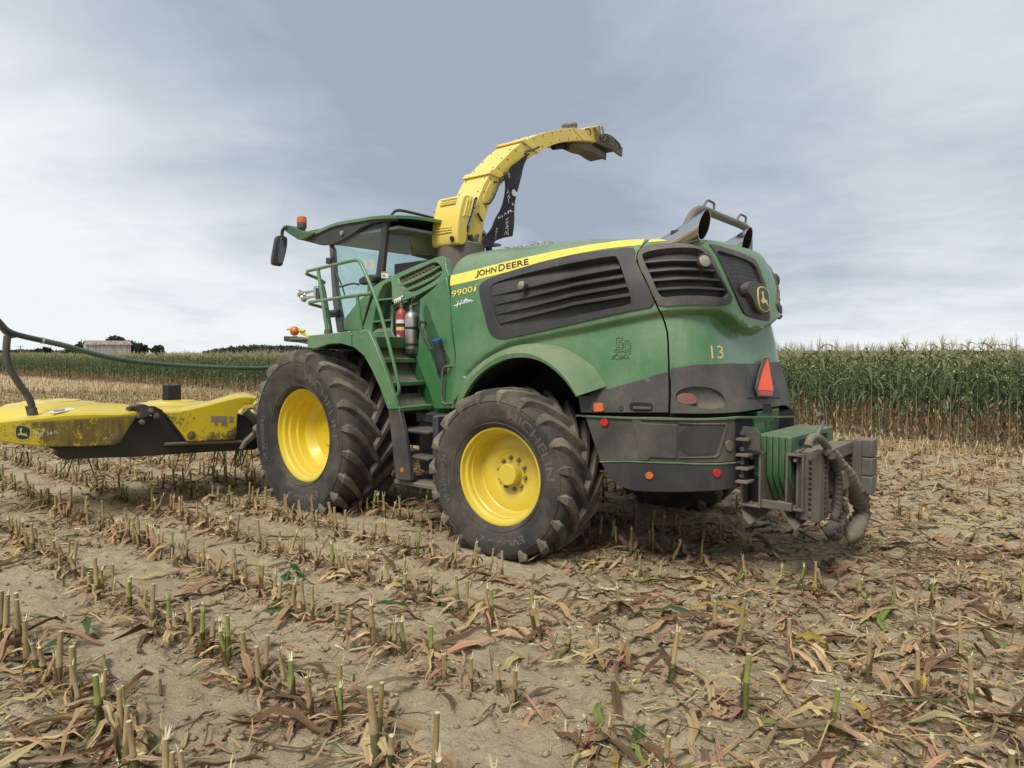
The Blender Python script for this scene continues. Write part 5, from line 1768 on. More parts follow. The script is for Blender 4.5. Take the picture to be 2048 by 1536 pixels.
MB().span((-2.16, 0.16, 0.60), (-2.34, 0.20, 1.04)).build('beam_web', M['steel_dusty'], H, bevel=0.004)


def drilled_post(x, y, z0, z1, nh):
    mb = MB()
    mb.span((x - 0.04, y, z0), (x - 0.17, y + 0.02, z1))
    mb.prism([(x, y - 0.02, z0), (x - 0.04, y + 0.02, z0), (x - 0.04, y, z0), (x, y - 0.04, z0)], (0, 0, z1 - z0))
    mb.span((x, y - 0.02, z0), (x + 0.02, y - 0.16, z1))
    mb.span((x - 0.17, y + 0.02, z0), (x - 0.185, y - 0.20, z1))
    o = mb.build('hitch_post', M['steel_dusty'], H, bevel=0.004)
    for k in range(nh):
        z = z0 + (z1 - z0) * (k + 1.2) / (nh + 1.4)
        b_ = k in (0, nh - 1)
        MB().lathe([(-0.005, 0.02 if b_ else 0.013), (0.014 if b_ else 0.0025, 0.019 if b_ else 0.013), (0.016 if b_ else 0.0025, 0.001)], (x - 0.105, y + 0.02, z), (0, 1, 0), 10).build(
            'post_bolt' if b_ else 'post_hole', M['decal_white'] if False else (M['pipe'] if b_ else M['void']), o)
        MB().lathe([(-0.005, 0.013), (0.0025, 0.013), (0.0025, 0.001)], (x - 0.185, y - 0.10, z), (-1, 0, 0), 10).build('post_hole', M['void'], o)
    return o


drilled_post(-2.415, 0.50, 0.53, 1.085, 12)
drilled_post(-2.48, -0.42, 0.60, 1.10, 10)
mb = MB()
for k in range(3):
    mb.span((-2.60, -0.44, 0.62 + 0.165 * k), (-2.75, -0.62, 0.78 + 0.165 * k))
mb.build('hitch_block', M['steel_dusty'], H, bevel=0.012)
MB().span((-2.50, -0.40, 0.98), (-2.60, 0.30, 1.09)).build('cross_beam', M['steel_dusty'], H, bevel=0.01)
MB().span((-2.50, -0.10, 0.72), (-2.66, 0.22, 0.90)).build('hitch_jaw', M['steel_dusty'], H, bevel=0.02)
MB().span((-2.48, -0.05, 0.55), (-2.60, 0.25, 0.66)).build('hitch_jaw', M['steel_dusty'], H, bevel=0.015)
MB().tube([(-2.63, 0.20, 1.02), (-2.63, 0.2, 0.6)], 0.03, 10).build('hitch_pin', M['steel_dusty'], H)
MB().span((-2.52, -0.36, 0.80), (-2.55, -0.05, 1.0)).build('hitch_plate', M['steel_dusty'], H, bevel=0.03)
MB().tube([(-2.60, 0.12, 0.70), (-2.72, 0.20, 0.67)], 0.014, 8).build('hitch_pin', M['pipe'], H)
for z in (0.70, 0.93, 1.0, 0.60):
    MB().lathe([(-0.03, 0.045), (0.02, 0.05), (0.03, 0.03), (0.03, 0.001)], (-2.55, 0.29, z), (-0.6, 0.8, 0), 7).build('hitch_bolt', M['steel_dusty'], H)
cT = crop(1460, 820, 5.12)
TP = PX(-2.62)
MB().tube([TP.pt(*p) for p in smooth_poly(cT([(905, 40), (940, 55), (955, 100), (935, 170), (895, 240), (870, 310), (865, 330)]), 2, closed=False)], 0.017, 10).build('hitch_handle', M['pipe'], H, smooth=60)

# ================================================================== THINGS THAT HANG ON THE HARVESTER
def place(o):
    o.matrix_world = MM
    return o


def hung(name, label, cat, group=None):
    o = empty(name, MO, TH)
    return tag(o, label, cat, group)


# tow rope in its canvas sleeve
TR = hung('tow_rope', 'thick dark tow rope in a dusty canvas sleeve hanging from the rear hitch', 'tow rope')


def rough_tube(path, rad, seg, amp, freq, twist=0.0):
    path = resample(smooth_poly(path, 2, closed=False), 70)
    mb = MB()
    mb.tube(path, [rad(i / 69) if callable(rad) else rad for i in range(70)], seg)
    out_ = []
    for idx, v in enumerate(mb.v):
        i, k = divmod(idx, seg)
        c = path[min(i, 69)]
        v = Vector(v)
        th = 2 * math.pi * k / seg
        w = math.sin(freq * i / 69 * 6.283 + twist * th + 1.3 * math.sin(3 * th)) * amp + math.sin(i * 2.1 + k * 1.7) * amp * 0.4
        d = (v - c)
        out_.append(c + d * (1 + w))
    mb.v = [tuple(p) for p in out_]
    return mb


sleeve = [TP.pt(*p) for p in cT([(1000, 400), (1090, 500), (1150, 600), (1220, 720), (1300, 850), (1355, 980), (1350, 1080), (1295, 1190), (1240, 1290), (1225, 1350)])]
canvas = coated('dusty_canvas', (0.14, 0.12, 0.09), 0.9, 0.5, (0.25, 0.21, 0.15), grain=0.3)
ropem = coated('dark_rope', (0.04, 0.037, 0.034), 0.9, 0.35, (0.17, 0.15, 0.11), grain=0.4)
rough_tube(sleeve, lambda t: (0.036 + 0.036 * min(1, t * 2.0) + 0.006 * math.sin(t * 23) + 0.003 * math.sin(t * 61)) * (1 if t < 0.92 else 1 - 0.75 * ((t - 0.92) / 0.08) ** 2), 28, 0.17, 19, 3).build('canvas_sleeve', canvas, TR, smooth=70)
TP2 = PX(-2.66)
rough_tube([TP2.pt(*p) for p in cT([(1040, 470), (1085, 560), (1110, 700), (1110, 900), (1095, 1040), (1060, 1110), (1100, 1170), (1150, 1190), (1140, 1240)])], 0.032, 16, 0.18, 20, 3).build('rope', ropem, TR, smooth=60)
rough_tube([TP2.pt(*p) for p in cT([(1150, 1060), (1130, 1180), (1060, 1180), (1010, 1230), (1050, 1290), (1120, 1270), (1100, 1210), (1040, 1220)])], 0.040, 16, 0.2, 17, 3).build('rope_knot', ropem, TR, smooth=60)
rough_tube([TP.pt(*p) for p in cT([(800, 370), (815, 300), (860, 268), (920, 290), (990, 370), (1030, 420), (960, 420), (1050, 480)])], 0.030, 12, 0.09, 14, 2).build('rope', canvas, TR, smooth=60)
rough_tube([TP.pt(*p) for p in cT([(1150, 700), (1180, 850), (1160, 950), (1190, 1040)])], 0.03, 12, 0.1, 10, 2).build('rope', canvas, TR, smooth=60)

# flag
FG = hung('flag', 'black flag with white writing tied below the yellow spout', 'flag')
FGP = PX(1.56)
fo = c9([(1348, 62), (1342, 130), (1300, 270), (1250, 430), (1200, 680), (1162, 900), (1150, 1080), (1140, 1262), (1060, 1275), (1000, 1288), (920, 1320), (870, 1345), (835, 1390), (740, 1410), (662, 1420),
         (700, 1335), (760, 1215), (820, 1110), (900, 955), (950, 860), (1008, 770), (1026, 690), (1028, 560), (1012, 445), (1038, 340), (1150, 220)])


def wave(u, v):
    return 0.016 * math.sin(u * 11 + v * 3) + 0.011 * math.sin(u * 23 - v * 6 + 1) + 0.006 * math.sin(v * 13)


class Cloth(Plane):
    def ev_(self, u, v):
        return self.o + self.eu * u + self.ev * v + self.n * wave(u, v), self.n


CFG = Cloth(FGP.o, FGP.eu, FGP.ev)
fm = flat('black_flag_cloth', (0.028, 0.026, 0.034), 0.85, var=0.25)
o = patch('cloth', CFG, fo, fm, FG, 0.0, 0.006, 0.012, bevel=0, smooth=60)
text_quad([('TIL', c9([(1035, 600), (1090, 780), (1112, 715), (1050, 570)])), ('TINUE', c9([(1085, 960), (1085, 1245), (1012, 1240), (1050, 1000)])),
           ('ELAR', c9([(905, 1015), (1140, 900), (1130, 860), (900, 985)])), ('PRO', c9([(880, 1140), (870, 1310), (900, 1300), (912, 1150)])), ('F', c9([(1125, 800), (1165, 830), (1170, 800), (1130, 770)]))],
          CFG, M['decal_white'], 'flag_lettering', FG, 0.010)
patch('flag_emblem', CFG, smooth_poly(c9([(1125, 600), (1160, 565), (1180, 590), (1212, 630), (1195, 675), (1150, 672), (1122, 650)]), 1), M['decal_white'], FG, 0.008, 0.003, bevel=0)

# two fire extinguishers in the niche
EX = PY(1.07)


def extinguisher(px, ptop, pbot, r, mat, label, steel):
    o = hung('fire_extinguisher', label, 'extinguisher', 'fire extinguishers beside the steps')
    a, b = EX.pt(px, ptop), EX.pt(px, pbot)
    h = a.z - b.z
    mb = MB().lathe([(0, 0.001), (0, r * 0.9), (0.015, r), (h * 0.82, r), (h * 0.90, r * 0.86), (h * 0.95, r * 0.5), (h * 0.97, 0.022), (h * 1.0, 0.02), (h * 1.0, 0.001)], b, (0, 0, 1), 28)
    body = mb.build('cylinder', mat, o, smooth=40)
    vz = b.z + h
    MB().lathe([(0, 0.026), (0.04, 0.024), (0.05, 0.012), (0.05, 0.001)], (b.x, b.y, vz), (0, 0, 1), 14).build('valve', M['pipe'], o)
    MB().tube([(b.x, b.y, vz + 0.03), (b.x - 0.05, b.y + 0.02, vz + 0.05), (b.x - 0.13, b.y + 0.03, vz + 0.06)], 0.009, 6).tube([(b.x, b.y, vz + 0.045), (b.x - 0.03, b.y + 0.02, vz + 0.09), (b.x - 0.09, b.y + 0.03, vz + 0.13)], 0.008, 6).build('handle', M['pipe'], o)
    for f in (0.17, 0.55):
        MB().lathe([(0, r + 0.003), (0.028, r + 0.003)], (b.x, b.y, b.z + h * f), (0, 0, 1), 28).build('strap', M['decal_black'], o)
    return o, b, h


e1, b1, h1 = extinguisher(803.5, 615, 697, 0.060, M['red'], 'small red fire extinguisher beside the steps, left of the silver one', False)
MB().tube(smooth_poly([(b1.x, b1.y + 0.02, b1.z + h1 + 0.02), (b1.x + 0.08, b1.y + 0.03, b1.z + h1), (b1.x + 0.10, b1.y + 0.03, b1.z + h1 - 0.15), (b1.x + 0.095, b1.y + 0.02, b1.z + 0.12)], 2, closed=False), 0.011, 8).build('hose', M['black'], e1, smooth=60)
wrap = lambda z0, z1, r, mt, nm, par, b: MB().add([(b.x + (r + 0.002) * math.cos(t), b.y + (r + 0.002) * math.sin(t), z) for z in (z0, z1) for t in np.linspace(0.6, 2.9, 12)],
                                                  [(i, i + 1, i + 13, i + 12) for i in range(11)]).build(nm, mt, par, fix=False)
wrap(b1.z + h1 * 0.44, b1.z + h1 * 0.52, 0.060, M['decal_gold'], 'label_band', e1, b1)
wrap(b1.z + h1 * 0.60, b1.z + h1 * 0.70, 0.060, M['decal_white'], 'label_band', e1, b1)
wrap(b1.z + h1 * 0.56, b1.z + h1 * 0.60, 0.060, M['decal_black'], 'label_band', e1, b1)
MB().add([(b1.x + 0.064 * math.cos(t), b1.y + 0.064 * math.sin(t), z) for (t, z) in ((1.35, b1.z + h1 * 0.30), (1.75, b1.z + h1 * 0.25), (2.15, b1.z + h1 * 0.30), (1.75, b1.z + h1 * 0.35))], [(0, 1, 2, 3)]).build('diamond_label', M['decal_white'], e1, fix=False)
steel_m = coated('brushed_steel', (0.55, 0.54, 0.50), 0.32, 0.12, metal=0.85)
e2, b2, h2 = extinguisher(823.5, 619, 707, 0.073, steel_m, 'large silver steel fire extinguisher, right of the red one', True)
wrap(b2.z + 0.0, b2.z + h2 * 0.10, 0.073, M['decal_black'], 'foot_band', e2, b2)
ribbon(PY(b2.y + 0.075), [[(819 + 2.5 * math.sin(k * 2.1), 640 + k * 3) for k in range(6)]], 0.004, M['pipe'], 'rating_print', e2, 0.0)

# chopped corn that has settled on the hood
rg5 = random.Random(3)
hc = MB()
for _ in range(420):
    b_ = SF.pt(rg5.gauss(1045, 26), 489)
    s_ = rg5.uniform(0.006, 0.018)
    c_ = b_ + Vector((0, rg5.uniform(-0.28, 0.02), rg5.uniform(-0.01, 0.035) + 0.02 * math.sin(b_.x * 9)))
    u_ = Vector((rg5.uniform(-1, 1), rg5.uniform(-1, 1), rg5.uniform(-.6, .6))) * s_
    w_ = Vector((rg5.uniform(-1, 1), rg5.uniform(-1, 1), rg5.uniform(-.6, .6))) * s_
    hc.add([c_ - u_, c_ - w_, c_ + u_, c_ + w_], [(0, 1, 2, 3)])
o = hc.build('hood_chaff', flat('pale_chaff', (0.55, 0.50, 0.36), 0.9, var=0.4), None, smooth=0, fix=False)
tag(place(o), 'pale chopped corn lying on top of the green hood', 'chaff', kind='stuff')

# ================================================================== CORN HEADER
HD = hung('corn_header', 'yellow and black rotary corn header raised at the front of the harvester', 'header')
cH = crop(0, 760, 6.827)
cI = crop(250, 760, 7.062)
HP = PX(4.30)
HP2 = PX(4.36)


def slab(name, back_px, top_px, xb, xt, mat, thick=0.05):
    """bent sheet: a rear face and a top face that meet along the first points of both"""
    pb, pt_ = PX(xb), PX(xt)
    B = [pb.pt(*p) for p in back_px]
    mb = MB().prism(B, (thick, 0, 0))
    o = mb.build(name, mat, HD, bevel=0.012, bseg=2)
    return o


lb = cH([(-60, 575), (200, 548), (560, 510), (900, 472), (1300, 458), (1640, 462), (1900, 428), (1845, 540), (1745, 690), (1645, 850), (1580, 885), (1300, 905), (800, 915), (500, 905), (200, 872), (0, 842)])
ext = [HP.pt(*p) for p in lb]
tipz = ext[0].z
far = [Vector((4.30, ext[0].y + 0.35, tipz - 0.10)), Vector((4.30, ext[0].y + 0.75, tipz - 0.22)), Vector((4.30, ext[0].y + 0.5, tipz - 0.34))]
LFT = MB().prism(far[::-1] + ext if False else ext + far[::-1], (0.06, 0, 0)).build('rear_shield', M['yellow_header'], HD, bevel=0.014)
top_b = [HP.pt(*p) + Vector((0.02, 0, 0)) for p in cH([(0, 568), (560, 508), (900, 470), (1300, 456), (1640, 460), (1900, 426)])]
HT = PX(4.62)
top_f = [HT.pt(*p) for p in cH([(60, 545), (575, 445), (640, 398), (1280, 303), (1640, 318), (1850, 345)])]
mb = MB()
mb.add(top_b + top_f + [p - Vector((0, 0, 0.12)) for p in top_f], [(i, i + 1, i + 7, i + 6) for i in range(5)] + [(i + 6, i + 7, i + 13, i + 12) for i in range(5)])
mb.build('top_shield', M['yellow'], HD, smooth=25, bevel=0.008)
rb_ = cI([(548, 442), (640, 455), (850, 425), (1150, 355), (1450, 275), (1600, 243), (1700, 235), (1840, 245), (1875, 242), (1810, 342), (1690, 352), (1640, 385), (1605, 440), (1592, 500), (1585, 720), (1560, 845), (1000, 868), (880, 866), (830, 790), (700, 625)])
MB().prism([HP.pt(*p) for p in rb_], (0.06, 0, 0)).build('rear_shield', M['yellow_header'], HD, bevel=0.014)
top_b = [HP.pt(*p) + Vector((0.02, 0, 0)) for p in cI([(548, 442), (640, 453), (850, 423), (1150, 353), (1450, 273), (1600, 241), (1700, 234), (1872, 242)])]
top_f = [HT.pt(*p) for p in cI([(420, 368), (600, 362), (800, 362), (1090, 322), (1330, 250), (1560, 178), (1690, 168), (1800, 205)])]
mb = MB()
mb.add(top_b + top_f + [p - Vector((0, 0, 0.12)) for p in top_f], [(i, i + 1, i + 9, i + 8) for i in range(7)] + [(i + 8, i + 9, i + 17, i + 16) for i in range(7)])
mb.build('top_shield', M['yellow'], HD, smooth=25, bevel=0.008)
bk = cH([(640, 912), (790, 960), (790, 1030), (870, 1082), (1780, 1052)]) + cI([(700, 1050), (1300, 1012), (1850, 985), (2100, 970), (2100, 700), (1850, 640), (1700, 500), (1600, 480), (560, 435), (420, 370), (240, 375), (75, 385)]) + cH([(1700, 600), (1500, 880), (700, 880)])
MB().prism([HP2.pt(*p) for p in bk], (0.12, 0, 0)).build('back_frame', coated('black_header_frame', (0.022, 0.021, 0.019), 0.6, 0.42, (0.085, 0.07, 0.05), spots=0.3), HD, bevel=0.01)
HB_ = PX(4.33)
MB().tube([HB_.pt(*p) for p in cI([(560, 905), (1640, 870)])], 0.022, 10).build('frame_pipe', M['steel_dusty'], HD, smooth=50)
MB().tube([HB_.pt(*p) for p in smooth_poly(cI([(560, 450), (640, 590), (800, 800), (880, 930), (930, 985), (1020, 1000)]), 1, closed=False)], 0.012, 8).build('hydraulic_line', M['void'], HD, smooth=50)
HJ = PX(4.26)
MB().prism([HJ.pt(*p) for p in smooth_poly(cI([(90, 372), (190, 345), (280, 335), (400, 400), (420, 430), (330, 520), (200, 560), (170, 520), (225, 440)]), 1)], (0.14, 0, 0)).build('hinge_joint', M['black_dusty'], HD, bevel=0.015)
for (x, y, r_) in ((366, 437, 0.032), (436, 505, 0.036), (240, 595, 0.03), (358, 503, 0.012)):
    MB().lathe([(-0.02, r_), (0.02, r_), (0.025, r_ * 0.6), (0.025, r_ * 0.35), (0.04, r_ * 0.3), (0.04, 0.001)], HJ.pt(*cI([(x, y)])[0]), (-1, 0, 0), 18).build('hinge_pin', M['pipe'], HD)
HQ = PX(4.295)
for (c_, x, y) in ((cH, 1565, 800), (cI, 938, 785), (cI, 1497, 765)):
    MB().lathe([(0, 0.055 if c_ is cH or x < 1000 else 0.04), (0.006, 0.05), (0.006, 0.03), (0.016, 0.026), (0.016, 0.001)], HQ.pt(*c_([(x, y)])[0]), (-1, 0, 0), 20).build('shield_fastener', coated('rusty_fastener', (0.16, 0.12, 0.05), 0.7, 0.4, (0.2, 0.16, 0.1)), HD)
em = smooth_poly(cH([(210, 640), (250, 615), (330, 620), (410, 655), (420, 700), (408, 780), (370, 815), (280, 820), (215, 790), (205, 720)]), 1)
patch('emblem', HP, em, M['decal_green'], HD, 0.004, 0.003, bevel=0)
ribbon(HP, [em + [em[0]]], 0.010, M['decal_gold'], 'emblem_border', HD, 0.006)
patch('leaping_deer', HP, cH([(265, 655), (275, 668), (290, 650), (303, 662), (296, 685), (292, 705), (300, 722), (345, 735), (358, 715), (360, 740), (375, 780), (350, 765), (300, 755), (268, 745), (255, 765), (236, 735), (268, 728), (278, 705), (262, 690), (275, 682)]),
      M['decal_gold'], HD, 0.007, 0.003, bevel=0)
ribbon(HP, [cH([(470, 730), (510, 715)]), cH([(490, 785), (500, 700)]), cH([(520, 720), (530, 760), (550, 720), (555, 755)]), cH([(590, 660), (570, 770)]), cH([(575, 690), (610, 680)]), cH([(650, 690), (640, 710), (662, 735), (640, 752)]),
            cH([(700, 705), (680, 720), (690, 745), (710, 725), (700, 705)]), cH([(745, 690), (740, 735), (765, 695), (775, 730), (800, 715)])], 0.008, M['decal_white'], 'dealer_script', HD, 0.005)
for q in ([(1205, 508), (1440, 508), (1440, 590), (1210, 590)], [(1465, 512), (1525, 512), (1525, 598), (1465, 596)], [(1265, 588), (1310, 590), (1305, 640), (1270, 640)], [(1358, 592), (1440, 594), (1440, 650), (1358, 648)]):
    patch('warning_label', HP, cI(q), flat('grubby_label', (0.30, 0.25, 0.20), 0.7, var=0.5), HD, 0.004, 0.003, bevel=0)
tp = Plane(top_b[0] if False else HP.pt(*cH([(900, 470)])[0]), (0, 1, 0), (HT.pt(*cH([(900, 370)])[0]) - HP.pt(*cH([(900, 470)])[0])))
patch('top_label', tp, cH([(665, 445), (720, 435), (885, 415), (915, 388), (1010, 392), (1020, 405), (900, 440), (730, 470)]), M['decal_white'], HD, 0.012, 0.004, bevel=0)
patch('top_label_print', tp, cH([(728, 432), (885, 418), (880, 438), (732, 452)]), flat('label_print', (0.2, 0.2, 0.25), 0.6), HD, 0.015, 0.003, bevel=0)
# rotor covers
for (px, py, dome) in ((103, 806, 0.045), (344, 806, 0.045)):
    q = PX(5.3).pt(px, py)
    RC = MB().lathe([(-0.20, 0.66), (-0.12, 0.62), (-0.03, 0.50), (0.0, 0.44), (0.018, 0.30), (0.020, 0.295), (0.030, 0.29), (0.045, 0.15), (0.045, 0.12), (0.02, 0.11), (0.0, 0.10), (0.0, 0.001)], q, (0, 0, 1), 48).build('rotor_cover', M['yellow'], HD, smooth=30)
    if px > 300:
        hx = [q + Vector((0.115 * math.cos(a), 0.115 * math.sin(a), 0.04)) for a in np.arange(0, 6) * math.pi / 3 + 0.2]
        MB().prism(hx, (0, 0, 0.20)).build('hex_cap', flat('black_cap', (0.010, 0.010, 0.011), 0.7), RC, bevel=0.006)
    else:
        MB().lathe([(0.021, 0.105), (0.021, 0.001)], q, (0, 0, 1), 24).build('cover_hole', M['void'], RC)
mb = MB()
mb.span((4.42, -3.6, 0.96), (5.6, 3.7, 1.06))
mb.build('rotor_deck', M['yellow'], HD, bevel=0.03)
for y in (4.35, 3.95, 3.2, 2.75, 2.1, 1.6, 0.9, 0.0):
    mb = MB()
    mb.add([(5.3, y - 0.2, 1.13), (5.3, y + 0.2, 1.13), (5.5, y + 0.16, 1.19), (5.5, y - 0.16, 1.19), (6.5, y, 1.02), (5.3, y - 0.2, 0.93), (5.3, y + 0.2, 0.93)],
           [(0, 1, 2, 3), (3, 2, 4), (1, 6, 4, 2), (0, 3, 4, 5), (0, 5, 6, 1), (5, 4, 6)])
    mb.build('crop_divider', M['yellow'], HD, bevel=0.02)
MB().span((4.36, -3.6, 0.66), (4.48, 0.95, 1.2)).build('back_frame', M['black_dusty'], HD)
# strips of plant left hanging under the frame
rg = random.Random(4)
wet = flat('wet_stalk', (0.05, 0.045, 0.02), 0.8)
for (x, n_) in ((440, 6), (480, 7), (490, 6), (60, 2), (150, 3), (160, 2), (400, 2), (350, 2)):
    for _ in range(n_):
        p = HP2.pt(x + rg.uniform(-14, 14), 905 if x > 200 else 912)
        L_ = rg.uniform(0.10, 0.34)
        q = p + Vector((rg.uniform(0, 0.1), rg.uniform(-0.12, 0.12), -L_))
        MB().tube([p + Vector((0, 0, 0.05)), p.lerp(q, 0.5) + Vector((0, rg.uniform(-0.03, 0.03), 0)), q], [0.008, 0.007, 0.002], 5).build('hanging_stalk', wet, HD)
# side guard arm and green hose
GA = PX(4.52)
arm_ = [GA.pt(*p) for p in smooth_poly([(66, 830), (62, 800), (38, 768), (18, 735), (12, 712), (13, 690), (15, 672)], 2, closed=False)]
AR = MB().tube(arm_, [0.05] * 3 + [0.036] * (len(arm_) - 3), 10).build('guard_arm', M['black_dusty'], HD, smooth=50)
MB().prism([GA.pt(*p) for p in [(52, 812), (75, 815), (75, 832), (57, 832)]], (0.05, 0, 0)).build('arm_foot', M['black_dusty'], AR, bevel=0.006)
MB().prism([GA.pt(*p) for p in [(-6, 636), (4, 640), (22, 664), (44, 674), (20, 677), (8, 668), (-8, 650)]], (0.03, 0, 0)).build('arm_bracket', M['pipe'], AR, bevel=0.006)
hs = [GA.pt(*p) for p in smooth_poly([(-80, 600), (-30, 615), (0, 645), (14, 662), (38, 671), (84, 681)], 2, closed=False)]
MB().tube(hs, 0.030, 12).build('rubber_hose', M['black'], HD, smooth=60)
gh = resample([GA.pt(*p) for p in smooth_poly([(84, 681), (130, 691), (180, 706), (240, 720), (320, 729.5), (420, 735), (500, 737.5), (570, 735)], 2, closed=False)], 260)
green_hose = coated('green_ribbed_hose', (0.012, 0.065, 0.050), 0.5, 0.18)
MB().tube(gh, [0.029 if k % 3 else 0.0335 for k in range(260)], 12).build('green_hose', green_hose, HD, smooth=80)
MB().tube([GA.pt(83, 681), GA.pt(88, 682)], 0.036, 12).build('hose_clamp', M['chrome'], HD)
# hydraulic parts by the front tyre
MB().tube([HJ.pt(*p) for p in cI([(1690, 425), (1900, 640)])], 0.05, 12).build('lift_cylinder', M['black_dusty'], HD, smooth=50)
MB().prism([HJ.pt(*p) for p in cI([(1640, 980), (1690, 870), (1830, 740), (1900, 690), (1900, 780), (1720, 920), (1680, 985)])], (0.08, 0, 0)).build('lift_link', M['steel_dusty'], HD, bevel=0.01)
for k in range(3):
    MB().tube([HJ.pt(*p) for p in smooth_poly(cI([(1720 + 40 * k, 410 - 4 * k), (1800 + 20 * k, 390 + 10 * k), (1860 + 10 * k, 430), (1920, 490 + 10 * k)]), 2, closed=False)], 0.012, 8).build('hydraulic_line', M['pipe'], HD, smooth=60)

# ================================================================== FIELD
ROWD = Vector((-0.755, 0.656, 0)).normalized()      # direction of the maize rows
ROWN = Vector((0.656, 0.755, 0)).normalized()
EDGE = 16.7                                         # where the uncut maize begins, measured across the rows


def vnoise(x, y, seed):
    """smooth value noise on a lattice"""
    xi, yi = np.floor(x).astype(np.int64), np.floor(y).astype(np.int64)
    fx, fy = x - xi, y - yi
    fx, fy = fx * fx * (3 - 2 * fx), fy * fy * (3 - 2 * fy)

    def h(a, b):
        n = (a * 374761393 + b * 668265263 + seed * 1442695041) & 0x7fffffff
        n = ((n ^ (n >> 13)) * 1274126177) & 0x7fffffff
        n = (n ^ (n >> 16)) & 0x7fffffff
        return n / 0x7fffffff
    return (h(xi, yi) * (1 - fx) + h(xi + 1, yi) * fx) * (1 - fy) + (h(xi, yi + 1) * (1 - fx) + h(xi + 1, yi + 1) * fx) * fy - 0.5


def ground_z(x, y):
    x, y = np.asarray(x, float), np.asarray(y, float)
    d = x * ROWN.x + y * ROWN.y
    near = 1 / (1 + (np.hypot(x, y) / 22.0) ** 4)
    z = 0.05 * vnoise(x * 0.5, y * 0.5, 1) + 0.022 * np.cos((d - 2.25) * 2 * math.pi / 0.76) * (0.5 + vnoise(x * 0.7, y * 0.7, 8))
    z = z + 0.035 * vnoise(x * 2.3, y * 2.3, 2) + 0.034 * vnoise(x * 6, y * 6, 3) + 0.027 * vnoise(x * 15, y * 15, 4) + 0.021 * vnoise(x * 34, y * 34, 14)
    cl = vnoise(x * 9, y * 9, 6)
    z = z + 0.09 * np.clip(cl - 0.16, 0, 1) * np.clip(vnoise(x * 1.1, y * 1.1, 7) * 3 + 0.4, 0, 1)
    return z * near - 0.02


def axis_coords(lo, hi, step, far, grow=1.09):
    c = list(np.arange(lo, hi, step))
    s = step
    a = hi
    up = []
    while a < far:
        up.append(a)
        s *= grow
        a += s
    up.append(far)
    s = step
    a = lo
    dn = []
    while a > -far:
        s *= grow
        a -= s
        dn.append(a)
    return np.array(dn[::-1] + c + up)


gx = axis_coords(-6.5, 6.5, 0.024, 3500)
gy = axis_coords(1.4, 9.0, 0.024, 3500)
X, Y = np.meshgrid(gx, gy, indexing='ij')
Z = ground_z(X, Y)
me = bpy.data.meshes.new('ground')
nx, ny_ = X.shape
co = np.stack([X, Y, Z], -1).reshape(-1, 3)
ii, jj = np.meshgrid(np.arange(nx - 1), np.arange(ny_ - 1), indexing='ij')
q = (ii * ny_ + jj).reshape(-1)
faces = np.stack([q, q + ny_, q + ny_ + 1, q + 1], -1)


def np_mesh(name, co, faces, mat, tint=None, smooth=True):
    """mesh from arrays; faces is (n,4) or (n,3); tint = per-vertex colour"""
    me = bpy.data.meshes.new(name)
    k = faces.shape[1]
    me.vertices.add(len(co))
    me.vertices.foreach_set('co', np.ascontiguousarray(co, np.float32).reshape(-1))
    me.loops.add(faces.size)
    me.loops.foreach_set('vertex_index', np.ascontiguousarray(faces, np.int32).reshape(-1))
    me.polygons.add(len(faces))
    me.polygons.foreach_set('loop_start', np.arange(0, faces.size, k, dtype=np.int32))
    me.polygons.foreach_set('use_smooth', np.full(len(faces), smooth))
    me.update(calc_edges=True)
    me.validate()
    if tint is not None:
        a = me.attributes.new('tint', 'FLOAT_COLOR', 'POINT')
        a.data.foreach_set('color', np.concatenate([tint, np.ones((len(tint), 1))], 1).astype(np.float32).reshape(-1))
    me.materials.append(mat)
    return me


